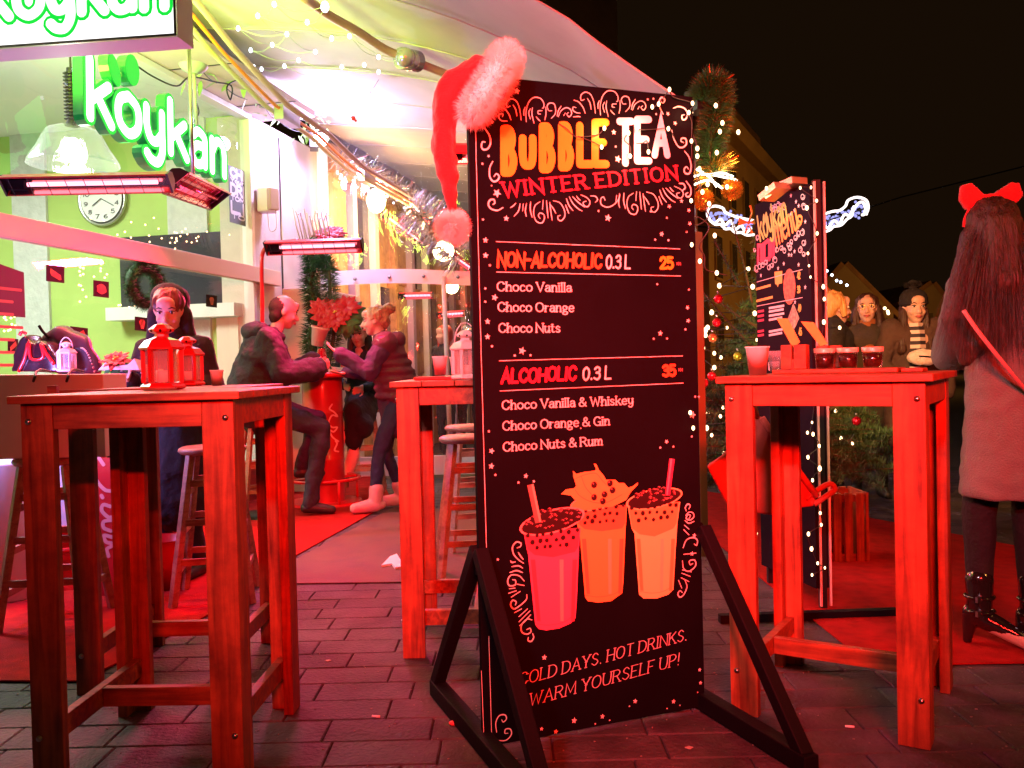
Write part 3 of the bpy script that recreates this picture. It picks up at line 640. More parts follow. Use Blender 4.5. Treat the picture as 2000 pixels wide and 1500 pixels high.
# ------------------------------------------------------------------ the awning cloth
AC = Vector((.82, 4.05, 0)); AD = 3.95
PR = [(0, 2.35), (.15, 2.465), (.3, 2.582), (.45, 2.70), (.67, 2.87), (1.5, 3.3), (2.5, 3.6), (3.95, 3.8)]
PRS = smoothpath([(a, b_, 0) for a, b_ in PR], 12)
def zc(d):
    for p, q in zip(PRS, PRS[1:]):
        if d <= q.x: return p.y + (q.y - p.y) * max(0, (d - p.x)) / max(1e-6, q.x - p.x)
    return PRS[-1].y
def canopy(a, d, drop=0):
    fold = .022 * abs(math.sin(a * math.pi / .92)) ** .6 * math.sin(min(1, d / .5) * 1.57)
    w = noise.noise(Vector((a * .9, d * .5, 3))) * .035 * min(1, d / .4)
    p = AC + UT * a - UN * d; return Vector((p.x, p.y, zc(d) - .03 + fold + w - drop))
def canopy_hit(px, py, drop=.0):
    d = ray(px, py); best = None
    for k in range(30, 1600):
        Y = 3.5 + k * .01; p = CO + d * (Y / d.y); q = p - AC; a, dd = q.dot(UT), -q.dot(UN)
        if a > -.05 and -.02 < dd < AD and p.z > canopy(a, dd).z - drop: return p, a, dd
    return None
aw = thing('awning', canopy(5, 2), 'large off white cloth awning stretched over the terrace', 'awning')
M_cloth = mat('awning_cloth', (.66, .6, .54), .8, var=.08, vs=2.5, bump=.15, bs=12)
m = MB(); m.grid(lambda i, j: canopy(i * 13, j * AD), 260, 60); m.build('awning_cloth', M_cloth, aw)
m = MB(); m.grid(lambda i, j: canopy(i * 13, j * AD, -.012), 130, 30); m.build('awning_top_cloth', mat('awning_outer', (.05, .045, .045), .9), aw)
m = MB(); m.grid(lambda i, j: canopy(i * 13, 0) + Vector((0, 0, -.2 * j + .012)) + UN * (.01 + .006 * math.sin(i * 60)), 120, 3); m.build('valance', M_cloth, aw)
m = MB(); m.tube([canopy(0, t * AD / 30, .0) for t in range(31)], .005, 6); m.build('awning_hem', M_cloth, aw)
for k in range(1, 14):
    m = MB(); m.tube([canopy(k * .92, t * AD / 24, .006) for t in range(25)], .005, 5); m.build('seam', M_cloth, aw)
# folding arm under the cloth
arm_px = [(585, -12), (640, 28), (700, 62), (752, 96), (800, 116), (860, 140), (905, 158), (940, 172)]
ap = [canopy_hit(x, y, .10) for x, y in arm_px]; ap = [h[0] for h in ap if h]
m = MB()
if len(ap) > 2: m.tube(smoothpath(ap, 4), .030, 10); 
m.build('folding_arm', mat('arm_paint', (.42, .22, .22), .5), aw)
j_ = ap[4]
m = MB(); m.cyl(j_ + Vector((-.05, -.09, -.02)), j_ + Vector((.05, .05, 0)), .075, n=20); m.ell(j_ + Vector((-.02, -.1, -.02)), .07); m.build('arm_joint', mat('joint_silver', (.6, .58, .66), .2, metal=.7), aw)
def tz(u):
    T = [(-4, 4.0), (-2.18, 3.6), (-1.7, 3.43), (-.85, 3.24), (0, 3.2), (.7, 3.08), (3.1, 3.04), (5.2, 3.1), (10, 3.1)]
    for p, q in zip(T, T[1:]):
        if u <= q[0]: return p[1] + (q[1] - p[1]) * (u - p[0]) / (q[0] - p[0]) + .015
    return 3.1
# tubes and box section along the wall end of the awning
for off, z, r_, mt, nm in ((.64, 3.6, .02, mat('cream_tube', (.62, .6, .36), .4), 'awning_tube'), (.72, 3.6, .014, mat('orange_tube', (.9, .28, .04), .35), 'orange_pipe'), (.82, 3.6, .024, mat('mauve_tube', (.55, .36, .36), .4), 'awning_bar')):
    m = MB(); m.tube([FP.P(-4 + k * .4, tz(-4 + k * .4), off) for k in range(34)], r_, 10); m.build(nm, mt, aw)
for k in range(6):
    p = FP.P(-2.3 + k * 1.7, tz(-2.3 + k * 1.7) - .02, .72); MB().box(p, (.08, .3, .12), math.atan2(UT.y, UT.x) + 1.57).build('bracket', M_steel, aw)

# ------------------------------------------------------------------ clear plastic curtain closing the terrace
vc = thing('plastic_curtain', (0, 9.4, 0), 'clear plastic curtain with a white studded band closing the terrace', 'curtain')
M_vinyl = glassmat('clear_vinyl', (.97, .97, 1), refl=.04, rough=.05, haze=.035, bump=.5, bs=3)
def ztop(x):
    q = Vector((x, 9.4, 0)) - AC; return canopy(max(0, q.dot(UT)), min(AD, max(0, -q.dot(UN)))).z - .03
def vfn(i, j):
    x = -1.95 + i * 3.6; z = .15 + j * (ztop(x) - .15); w = .03 * noise.noise(Vector((x * 3, z * 1.2, 0))) + .012 * math.sin(x * 9 + z * 3); return Vector((x, 9.4 + w, z))
MB().grid(vfn, 90, 50).build('clear_sheet', M_vinyl, vc)
def vb(x0, x1, z0, z1, t=.04, y=9.33): return MB().box(((x0 + x1) / 2, y, (z0 + z1) / 2), (x1 - x0, t, z1 - z0))
m = MB(); m.grid(lambda i, j: Vector((-1.93 + i * 3.5, 9.33 + .01 * math.sin(i * 20), 2.035 + .15 * j + .02 * math.sin(i * 9) - .035 * i)), 60, 2); m.build('white_band', mat('white_vinyl', (.8, .76, .84), .45), vc)
s0 = None
for k in range(9):
    p = Vector((-1.62 + k * .36, 9.31, 2.1 - .0036 * k + .02 * math.sin(k * .93)))
    if s0 is None: s0 = MB().lathe(p, [(.02, 0), (.014, .012), (0, .015)], 10, axis=(0, -1, 0)).build('stud', M_steel, vc); p_0 = p
    else: c = s0.copy(); COL.objects.link(c); c.location = p - p_0
MB().box((-1.93, 9.32, 1.75), (.1, .06, 3.45)).build('curtain_post', M_whiteframe, vc)
MB().cyl((-.66, 9.3, 0), (-.69, 9.3, 2.1), .025).build('thin_post', mat('pale_post', (.7, .55, .45), .4), vc)
MB().box((-.1, 9.36, .12), (3.6, .05, .2)).build('bottom_rail', M_whiteframe, vc)

# ------------------------------------------------------------------ street beyond, on the right
M_far = mat('ochre_facade', (.42, .26, .1), .9, var=.2, vs=.6, bump=.2, bs=4); M_farroof = mat('roof_tile', (.2, .1, .045), .9, var=.3, vs=1.5)
BD = Vector((.44, .898, 0)).normalized(); BN = Vector((BD.y, -BD.x, 0))
B1 = Plane((7.9, 33, 0), BD)
bld = thing('townhouse', B1.P(-4, 0, -3), 'long ochre townhouse lit by street light behind the fir tree', 'building')
MB().prism([B1.P(-2, 0, -3), B1.P(13, 0, -3), B1.P(13, 9.6, -3), B1.P(-2, 9.6, -3)], B1.N * 3).build('wall', M_far, bld)
MB().prism([B1.P(-2, 9.6, .5), B1.P(13.3, 9.6, .5), B1.P(13.3, 10.0, .7), B1.P(-2, 10.0, .7)], -B1.N * 1).build('cornice', M_far, bld)
MB().prism([B1.P(-2, 10.01, .7), B1.P(13.3, 10.01, .7), B1.P(13.3, 11.0, -3), B1.P(-2, 11.0, -3)], -B1.N * .3).build('roof', M_farroof, bld)
MB().prism([B1.P(-.6, 10.02, .2), B1.P(7.7, 10.02, .2), B1.P(7.7, 11.1, .1), B1.P(-.6, 11.1, .1)], -B1.N * .5).build('dormer_block', M_farroof, bld)
w0 = None
for r_ in range(3):
    for k in range(5):
        u0 = -1.2 + k * 2.6; z0 = 1.2 + r_ * 2.9
        f = MB().prism([B1.P(u0, z0, -.02), B1.P(u0 + 1.1, z0, -.02), B1.P(u0 + 1.1, z0 + 1.7, -.02), B1.P(u0, z0 + 1.7, -.02)], B1.N * .1).build('window_frame', M_far, bld)
        for a in (0, 1): MB().prism([B1.P(u0 + .1 + a * .47, z0 + .1, .085), B1.P(u0 + .53 + a * .47, z0 + .1, .085), B1.P(u0 + .53 + a * .47, z0 + 1.6, .085), B1.P(u0 + .1 + a * .47, z0 + 1.6, .085)], B1.N * .005).build('pane', mat('night_pane', (.1, .07, .04), .15), f)
# tall block right behind the awning
tb = thing('corner_building', (1.5, 24, 0), 'dark brown upper storey of the corner building above the awning', 'building')
MB().box((-1.7, 24, 6), (7.0, 8, 12), .25).build('wall', mat('brown_facade', (.45, .27, .15), .9, var=.25, vs=.8), tb)
MB().box((-1.7, 24, 12.2), (7.5, 8.5, .5), .25).build('cornice', mat('brown_facade', (.16, .085, .04), .9), tb)
for k in range(3): MB().box((-3.5 + k * 1.7, 19.9 + (k - 1) * .43, 10.3), (.8, .12, 1.5), .25).build('window', mat('night_pane', (.1, .07, .04), .15), tb)
def gable(name, px0, px1, pxa, ya, ye, Y, lab, mt):
    a, b_, c_ = at(px0, ye, Y), at(px1, ye, Y), at(pxa, ya, Y)
    t = thing(name, ((a.x + b_.x) / 2, Y + 4, 0), lab, 'building')
    MB().prism([(a.x, Y, 0), (b_.x, Y, 0), (b_.x, Y, b_.z), (c_.x, Y, c_.z), (a.x, Y, a.z)], (0, 9, 0)).build('wall', mt, t)
    for s, e in ((a, c_), (b_, c_)):
        d = Vector((e.x - s.x, 0, e.z - s.z)).normalized(); s2 = s - d * .5; n_ = Vector((-d.z, 0, d.x)); n_ = n_ if n_.z > 0 else -n_
        MB().prism([s2 + n_ * .01, Vector(e) + n_ * .01, Vector(e) + n_ * .3, s2 + n_ * .3], (0, 9.4, 0)).build('roof', M_farroof, t)
    w = MB().box((c_.x - .3, Y - .03, c_.z - 2.2), (.5, .06, .5)).build('attic_window', mat('night_pane', (.1, .07, .04), .15), t)
    return t
M_gab = mat('gable_wall', (.22, .15, .08), .9, var=.15, vs=.5)
gable('gabled_house', 1570, 1745, 1650, 517, 612, 55, 'dim gabled house at the end of the square', M_gab)
gable('gabled_house', 1770, 1850, 1822, 555, 590, 60, 'low dim gabled house seen beside the long hair of the woman', M_gab)
gable('gabled_house', 1840, 2060, 1950, 610, 650, 70, 'dark gabled house mostly hidden behind the woman with the bow', M_gab)
# hills of darkness: sky dome
dome = MB(); dome.lathe((0, 30, -6), [(290 * math.cos(t), 290 * math.sin(t)) for t in [k * math.pi / 2 / 10 for k in range(11)]], 32)
sm_ = mat('sky_night', (0, 0, 0), 1, spec=0, emit=(.0075, .0036, .0013), es=1); dome.build('sky', sm_, kind='structure')
sm_.cycles.emission_sampling = 'NONE'
# added street lamps, all out of view, warm sodium light by default
def added_streetlamp(x, y, h, power, aim, lab, spread=150, col=(1, .42, .08)):
    t = thing('added_street_lamp', (x, y, 0), lab, 'street lamp')
    MB().cyl((x, y, 0), (x, y, h), .07, .045).build('post', M_darkmetal, t)
    m = MB(); m.lathe((x, y, h), [(.05, 0), (.2, .05), (.24, .3), (.1, .42), (0, .45)], 16); m.build('lantern', emat('added_lamp_glass', (1, .5, .15), 6), t)
    lamp('AREA', 'added_lamp_light', (x, y, h - .08), power, col, t, .35, None, aim, spread)
added_streetlamp(4.6, 1.0, 4.2, 55, (1.6, 6, 1.2), 'street lamp post standing beside the photographer')  # assumed lamp, unseen; added for the warm light from the right
added_streetlamp(-1.3, -1.8, 3.4, 24, (.2, 2.7, 1.6), 'pinkish white lamp post behind the photographer', 40, (1, .62, .74))  # added lamp, no such source in view; pinkish fill for the board print
added_streetlamp(31, 48, 6, 900, (14, 58, 4), 'street lamp far down the square by the gabled houses')  # added out of frame so the gabled houses show against the sky
added_streetlamp(17.5, 27, 6, 420, (6, 34, 3), 'street lamp lighting the ochre townhouse from across the street')  # assumed lamp, unseen; added for the warm light on the townhouse

# ------------------------------------------------------------------ infrared heaters and flood lights
RED = (1, .035, .03)
M_tube = emat('heater_glow', (1, .26, .34), 3.6); M_house = mat('heater_red', (.6, .03, .05), .35, coat=.3); M_refl = mat('heater_reflector', (.75, .4, .4), .18, metal=1)
M_house2 = mat('heater_dark', (.12, .03, .035), .35, coat=.3); M_off = mat('quartz_off', (.35, .03, .04), .15, spec=.9)
def heater(c, ax, face, L, label, lit=True, power=0, group=None, w=.125, col=RED, mount=None, spread=None):
    c = Vector(c); ax = Vector(ax).normalized(); f = Vector(face).normalized(); f = (f - ax * f.dot(ax)).normalized(); g = ax.cross(f).normalized()
    t = thing('infrared_heater', c, label, 'heater', group=group)
    a = L / 2; hm = M_house if lit else M_house2
    P = lambda s, x, y: c + ax * s * a + g * x * w / 2 + f * y
    prof = [(-1, 0), (-.75, -.05), (-.4, -.075), (.4, -.075), (.75, -.05), (1, 0)]
    m = MB(); m.prism([P(-1, x, y) for x, y in prof] + [P(-1, x * .9, y + .006) for x, y in prof[::-1]], ax * L); m.build('housing', hm, t)
    m = MB()
    inner = [(-.88, .0), (-.6, -.04), (0, -.055), (.6, -.04), (.88, .0)]
    for p, q in zip(inner, inner[1:]): m.quad(P(-.97, *p), P(-.97, *q), P(.97, *q), P(.97, *p))
    m.build('reflector', M_refl if lit else M_off, t)
    for s in (-1, 1):
        m = MB(); m.prism([P(s, x, y) for x, y in prof], ax * s * .012); m.build('end_cap', M_darkmetal, t)
    m = MB(); m.cyl(P(-.72, 0, -.018), P(.86, 0, -.018), .012, n=12); m.build('heating_tube', M_tube if lit else M_off, t)
    m = MB()
    for k in range(9): m.bar(P(-.9 + k * .225, -.9, .004), P(-.9 + k * .225, .9, .004), .003, .003)
    m.build('guard_wire', M_darkmetal, t, kind='stuff')
    m = MB(); m.box(P(-.86, .2, -.03), (.09, .05, .05), math.atan2(ax.y, ax.x)); m.build('terminal_box', M_black, t)
    if mount:
        mm = MB(); mm.cyl(P(0, 0, -.075), P(0, 0, -.075) + Vector(mount), .012); mm.build('mount_rod', M_steel, t)
    if lit and power:
        lamp('AREA', 'heater_light', c + f * .02, power, col, t, L, .07, c + f, spread)
    return t
HG = 'infrared heaters hung over the terrace'
h1 = at(168, 362, 4.9)
heater(h1, (1, .02, 0), (0, -.72, -.75), .9, 'glowing red heater bar hung in front of the shop glass under the white sign', power=62, group=HG, spread=150, col=(1, .06, .13))
pa, pb = at(330, 352, 4.95), at(440, 398, 6.6)
heater((pa + pb) / 2, pb - pa, (.6, -.3, -.75), (pb - pa).length * .8, 'dark switched off heater bar hung end-on under the hanging green letters', lit=False, group=HG, w=.2, mount=(0, 0, .9))
m = MB(); ct = at(378, 128, 6.2); m.cyl(ct, at(384, 245, 6.2), .012); m.lathe(ct, [(.1, .0), (.08, -.03), (.03, -.06)], 12); m.build('hanging_rod', mat('grey_paint', (.35, .38, .36), .5), label='grey ceiling rod carrying the hanging green letters', cat='rod')
# heater on a bent pole beside the seated man
c = at(612, 484, 6.85)
ph = thing('pole_heater', at(515, 1000, 7.0), 'red heater lamp on a tall bent pole behind the seated man', 'heater')
m = MB(); px_ = [(512, 1005), (512, 800), (512, 600), (511, 520), (513, 495), (522, 482), (545, 474), (585, 470)]
m.tube(smoothpath([at(x, y, 7.0 if y > 490 else 6.9) for x, y in px_], 5), .016, 10); m.build('bent_pole', M_redpaint, ph)
m = MB(); g_ = gnd(512, 990); m.lathe((at(512, 900, 7).x, 7, 0), [(0, .03), (.2, .03), (.22, 0)], 24); m.build('base', M_darkmetal, ph)
hh = heater(c, (1, -.05, 0), (0, -.75, -.72), .74, 'x', power=135, spread=155, col=(1, .02, .12))
for ch in list(hh.children):
    mw = WM(ch); ch.parent = ph; ch.matrix_parent_inverse = Matrix.Identity(4); ch.matrix_basis = WM(ph).inverted() @ mw
bpy.data.objects.remove(hh)
# assumed heaters, unseen: one behind the menu board, one behind the photographer
heater((.15, 4.75, 2.25), (1, .1, 0), (-.1, -.3, -1), 1.0, 'red heater bar hung behind the tall black menu board', power=20, group=HG, spread=160, col=(1, .03, .10))  # assumed heater, unseen; placed to suit the table leg shadows
heater((.5, -1.0, 2.15), (1, .03, 0), (-.03, 1, -.22), 1.1, 'red heater bar hung on the terrace behind the photographer', power=128, group=HG, mount=(0, -.1, .7), spread=49, col=(1, .012, .008))  # assumed heater, unseen; added to light table and board fronts red
# far ones beyond the plastic curtain
heater(at(812, 578, 11.2), (1, 0, 0), (0, -.9, -.4), .42, 'short glowing heater bar beyond the plastic curtain, higher of the two level ones', group='heaters beyond the plastic curtain', w=.09)
heater(at(882, 614, 11.8), (1, .2, .06), (0, -.9, -.4), .36, 'short glowing heater bar beyond the curtain just over the dark cap', power=14, group='heaters beyond the plastic curtain', w=.09)
heater(at(790, 450, 10.4), (1, .6, -.75), (-.2, -.9, -.4), .62, 'slanting heater bar high beyond the plastic curtain above the seated women', group='heaters beyond the plastic curtain', power=10)
heater(at(903, 513, 11.6), (1, .6, -.7), (-.2, -.9, -.4), .36, 'small slanting heater bar beyond the curtain below the hat pompom', group='heaters beyond the plastic curtain', w=.09)
# white flood lamp on the wall
fc = at(622, 276, 8.7)
fd = thing('flood_lamp', fc, 'dazzling cool white flood lamp on the wall under the awning edge', 'lamp')
MB().box(fc + Vector((-.05, .02, 0)), (.08, .2, .14), .2).build('lamp_body', M_darkmetal, fd)
m = MB(); m.ell(fc + Vector((.03, -.06, 0)), (.075, .075, .065)); m.build('lamp_glass', emat('flood_glass', (.85, .85, 1), 60), fd)
lamp('POINT', 'flood_light', fc + Vector((.1, -.28, -.02)), 118, (.64, .48, 1), fd, .07)
wl_ = at(735, 392, 10.2)
wlm = thing('wall_lantern', wl_, 'warm glaring lantern beyond the plastic curtain by the wooden doors', 'lamp')
m = MB(); m.ell(wl_, (.11, .11, .14)); m.build('lantern_glass', emat('lantern_glow', (1, .72, .35), 30), wlm)
m = MB(); m.lathe(wl_, [(.13, .12), (.05, .22), (0, .26)], 12); m.build('lantern_cap', M_darkmetal, wlm)
lamp('POINT', 'lantern_light', wl_ + Vector((.1, -.1, -.3)), 90, (1, .55, .2), wlm, .1)
wl2 = at(866, 490, 11.0); w2 = thing('globe_lamp', wl2, 'small warm globe lamp beyond the curtain below the hat pompom', 'lamp')
m = MB(); m.ell(wl2, (.13, .13, .13)); m.build('globe', emat('lantern_glow', (1, .72, .35), 30), w2)
m = MB(); m.cyl(wl2 + Vector((0, 0, .12)), wl2 + Vector((0, 0, .5)), .01); m.build('lamp_cord', M_wire, w2)
wl3 = at(882, 560, 11.3); w3 = thing('globe_lamp', wl3, 'small warm globe lamp hanging just under the white curtain band', 'lamp')
m = MB(); m.ell(wl3, (.09, .09, .09)); m.build('globe', emat('lantern_glow', (1, .72, .35), 30), w3)
lamp('POINT', 'globe_light', wl3 + Vector((0, 0, -.2)), 25, (1, .6, .25), w3, .1)
# cool violet light on the left: an assumed LED lamp, out of view
vl = at(-90, 800, 4.3)
vlt = thing('assumed_led_batten', vl, 'violet LED batten lamp standing just past the left table', 'lamp')
MB().box(vl, (.05, .05, .5)).build('batten', emat('violet_led', (.5, .35, 1), 8), vlt)
lamp('POINT', 'violet_light', vl + Vector((.1, 0, .1)), 60, (.45, .3, 1), vlt, .1)

# ------------------------------------------------------------------ lettered signs of the shop
M_letw = emat('letter_white', (.95, 1, .95), 2.2); M_letg = emat('letter_green', (.0, 1, .06), .85); M_letside = mat('letter_side', (.005, .2, .05), .35, coat=.5, emit=(0, .5, .12), es=.12)
HP = Plane(FP.P(0, 0, .46), UT)
hs = thing('hanging_sign', HP.at(300, 300), 'green and white lit letters hanging over the terrace in front of the shop glass', 'sign')
a, b_ = HP.px(172, 226), HP.px(440, 344)
def logo(PLN, a, b_, h, w1, w2, n, depth, parent, leaves, nw=None):
    m = MB(); write(m, 'koykan', PLN, a, b_, h, w2 * .97, n - .004, thick=depth)
    for (u, v, r, ry, rot) in leaves: 
        q = [PLN.P(u + r * math.cos(t) * math.cos(rot) - ry * math.sin(t) * math.sin(rot), v + r * math.cos(t) * math.sin(rot) + ry * math.sin(t) * math.cos(rot), n - .004 - depth) for t in [k * 6.2832 / 18 for k in range(18)]]
        m.prism(q, PLN.N * depth)
    if depth > .01: m.build('letter_side', M_letside, parent)
    m = MB(); write(m, 'koykan', PLN, a, b_, h, w2, n)
    for (u, v, r, ry, rot) in leaves: disc(m, PLN, u, v, r, n + .0004, 20, ry, rot)
    m.build('letter_outline', M_letg, parent)
    m = MB(); write(m, 'koykan', PLN, a, b_, h, w1, n + .003); m.build('letter_face', nw or M_letw, parent)
l1, l2 = HP.px(224, 137), HP.px(259, 137)
logo(HP, a, b_, .35, .066, .108, 0, .07, hs, [(l1[0], l1[1], .05, .1, .35), (l2[0], l2[1], .07, .1, -.05)])
m = MB(); m.tube(smoothpath([HP.at(262, 125, -.02), HP.at(300, 150), HP.at(345, 168), HP.at(372, 150), HP.at(420, 160), HP.at(452, 168), HP.at(450, 195), HP.at(446, 165), HP.at(500, 145)]), .006); m.build('sign_cable', M_wire, hs)
m = MB(); m.tube(smoothpath([HP.at(384, 200, -.1), HP.at(388, 222, -.1), HP.at(372, 250, -.05), HP.at(366, 300, -.05)]), .005); m.build('drop_cable', M_wire, hs)
lamp('AREA', 'letter_glow', HP.at(300, 250, .05), 5, (.1, 1, .15), hs, 1.4, .3, HP.at(300, 250, 1))
# projecting light box at the top left
cr = at(345, 70, 4.2); LD = Vector((1, -.115, 0)).normalized()
LB = Plane((cr.x, cr.y, cr.z), LD)
lb = thing('light_box_sign', LB.P(-.9, 0, -.1), 'white light box sign with green outlined letters jutting out overhead', 'sign')
m = MB(); m.prism([LB.P(-1.9, -.0, -.17), LB.P(0, -.0, -.17), LB.P(0, .62, -.17), LB.P(-1.9, .62, -.17)], LB.N * .165); m.build('box_body', mat('box_grey', (.62, .55, .62), .5), lb)
m = MB(); m.quad(LB.P(-1.88, .012), LB.P(-.012, .012), LB.P(-.012, .6), LB.P(-1.88, .6)); m.build('lit_face', emat('box_face', (1, 1, 1), 1.6, True), lb)
m = MB(); m.bar(LB.P(-1.9, .005, -.002), LB.P(0, .005, -.002), .016, .012); m.bar(LB.P(-.005, 0, -.002), LB.P(-.005, .62, -.002), .012, .014); m.build('edge_trim', M_steel, lb)
a, b_ = LB.px(-28, 36), LB.px(326, 14)
m = MB(); write(m, 'koykan', LB, a, b_, .23, .082, .002); m.build('letter_outline', M_letg, lb)
m = MB(); write(m, 'koykan', LB, a, b_, .23, .05, .005); m.build('letter_face', emat('box_letter', (1, 1, 1), 1.6), lb)
lamp('AREA', 'box_glow', LB.P(-.9, .3, .04), 22, (.62, 1, .25), lb, 1.7, .5, LB.P(-.9, .3, 1))
lamp('AREA', 'box_back_glow', LB.P(-.9, .3, -.3), 115, (.62, 1, .10), lb, 1.7, .5, LB.P(-.3, 1.9, -3), 95)

# ------------------------------------------------------------------ the tall black menu board
BP = Plane((-.1096, 2.6077, 0), (math.cos(.3683), math.sin(.3683), 0)); BW, BH = .768, 2.0
bd = thing('menu_board', BP.P(BW / 2, 0, -.01), 'tall black bubble tea menu board printed with three cups, on a black stand', 'menu board')
M_board = mat('board_black', (.0045, .0035, .005), .65, spec=.03, var=.2, vs=3, bump=.08, bs=200)
MB().prism([BP.P(0, .012, -.02), BP.P(BW, .012, -.02), BP.P(BW, BH, -.02), BP.P(0, BH, -.02)], BP.N * .02).build('panel', M_board, bd, bevel=.0015)
for u in (.0, BW):
    MB().bar(BP.P(u, .03, .52), BP.P(u, .03, -.5), .05, .055).build('foot', M_black, bd, bevel=.004)
    for s in (1, -1): MB().bar(BP.P(u, .60, .0 + s * .01), BP.P(u, .045, s * .49), .042, .042, up=BP.U).build('brace', M_black, bd, bevel=.004)
MB().bar(BP.P(0, .55, -.045), BP.P(BW, .55, -.045), .04, .06).build('cross_rail', M_black, bd)
C_white = mat('print_white', (.78, .66, .62), .5); C_org = mat('print_orange', (.95, .36, .02), .5); C_lil = mat('print_lilac', (.62, .55, .66), .5); C_red = mat('print_red', (.85, .02, .05), .5); C_or2 = mat('print_vermilion', (.95, .12, .03), .5)
Z5 = lambda x, y: BP.px(940 + x / 4.762, 160 + y / 4.762)
Z3 = lambda x, y: BP.px(920 + x / 3.261, 440 + y / 3.261)
Z6 = lambda x, y: BP.px(940 + x / 3.948, 880 + y / 3.948)
Z2 = lambda x, y: BP.px(820 + x / 3.226, 1300 + y / 3.226)
def glyph(m, ch, x0, x1, y0, y1, w, n, Z):       # one letter fitted in a traced box (y0 top, y1 bottom)
    gw, st = GL[ch]; k = 0
    for kind, pts in st:
        k += 1; q = [Z(x0 + (x1 - x0) * p[0] / gw, y1 + (y0 - y1) * p[1]) for p in pts]
        if kind == 'c': q = [(v.x, v.y) for v in smoothpath([(a[0], a[1], 0) for a in q], 6)]
        ribbon(m, q, w, BP, n + k * 1e-4)
m = MB()
for ch, x0, x1, y0, y1 in (('B', 212, 298, 440, 845), ('U', 385, 478, 525, 778), ('B', 570, 655, 415, 812), ('B', 748, 828, 405, 795), ('L', 915, 1025, 408, 765), ('E', 1058, 1160, 378, 765)): glyph(m, ch, x0, x1, y0, y1, .0245, .001, Z5)
m.build('heading_lettering', C_org, bd, kind='stuff')
m = MB()
for ch, x0, x1, y0, y1 in (('T', 1285, 1395, 368, 755), ('E', 1450, 1560, 350, 735), ('A', 1612, 1728, 372, 680)): glyph(m, ch, x0, x1, y0, y1, .0235, .001, Z5)
m.build('heading_lettering', C_lil, bd, kind='stuff')
m = MB(); write(m, 'WINTER EDITION', BP, Z5(212, 1068), Z5(1822, 905), .042, .0085, .001, serif=.12, nib=.35, track=.3); m.build('subtitle_lettering', C_red, bd, kind='stuff')
m = MB(); write(m, 'NON-ALCOHOLIC', BP, Z3(170, 262), Z3(826, 268), .041, .0085, .001, track=.2, slant=.12, jig=.05); m.build('section_lettering', C_or2, bd, kind='stuff')
m = MB(); write(m, '0.3 L', BP, Z3(860, 272), Z3(1010, 276), .04, .006, .001, track=.2, slant=.1, jig=.05); m.build('size_lettering', C_white, bd, kind='stuff'); m = MB(); write(m, '0.3 L', BP, Z3(712, 984), Z3(888, 978), .038, .006, .001, track=.2, slant=.1, jig=.05); m.build('size_lettering', C_white, bd, kind='stuff')
m = MB(); write(m, 'ALCOHOLIC', BP, Z3(194, 1002), Z3(664, 984), .039, .0085, .001, track=.2, slant=.12, jig=.05, seed=3); m.build('section_lettering', C_red, bd, kind='stuff')
m = MB(); write(m, '25', BP, Z3(1208, 274), Z3(1284, 274), .034, .009, .001); m.build('price_lettering', C_org, bd)
m = MB(); write(m, '35', BP, Z3(1224, 960), Z3(1300, 957), .033, .009, .001); m.build('price_lettering', C_or2, bd)
m = MB(); write(m, 'KN', BP, Z3(1310, 254), Z3(1334, 254), .009, .0018, .001); write(m, 'KN', BP, Z3(1322, 930), Z3(1346, 929), .009, .0018, .001); m.build('currency_lettering', mat('print_dim', (.3, .1, .1), .6), bd, kind='stuff')
m = MB()
for s, x0, y0, x1, y1 in (('Choco Vanilla', 167, 418, 638, 423), ('Choco Orange', 172, 548, 653, 551), ('Choco Nuts', 177, 682, 565, 681), ('Choco Vanilla & Whiskey', 199, 1174, 1030, 1139), ('Choco Orange & Gin', 203, 1306, 880, 1271), ('Choco Nuts & Rum', 206, 1440, 834, 1398)):
    write(m, s, BP, Z3(x0, y0), Z3(x1, y1), .0265, .0042, .001, serif=.075, nib=.35, track=.17, space=.3)
    m.build('item_lettering', C_white, bd, kind='stuff'); m = MB()
m = MB(); Q = lambda x, y: BP.px(x, y)
write(m, 'COLD DAYS. HOT DRINKS.', BP, Q(1014, 1339), Q(1340, 1250), .036, .0034, .001, serif=.09, nib=.5, slant=.22, track=.22)
write(m, 'WARM YOURSELF UP!', BP, Q(1034, 1379), Q(1325, 1298), .037, .0034, .001, serif=.09, nib=.5, slant=.22, track=.22)
m.build('motto_lettering', mat('print_pale', (.5, .4, .4), .5), bd, kind='stuff')
m = MB()
for a, b_ in (((158, 104), (1330, 151)), ((160, 298), (1335, 323)), ((178, 863), (1348, 832)), ((183, 1055), (1352, 1005))): ribbon(m, [Z3(*a), Z3(*b_)], .0018, BP, .001, cap=False)
ribbon(m, [Q(928, 232), Q(936, 560), Q(951.5, 1130)], .0018, BP, .0011, cap=False); ribbon(m, [Q(954.5, 1242), Q(961, 1474)], .0018, BP, .0011, cap=False); ribbon(m, [Q(940, 1310), Q(945.5, 1458)], .0015, BP, .0011, cap=False)
m.build('rule_line', C_white, bd, kind='stuff')
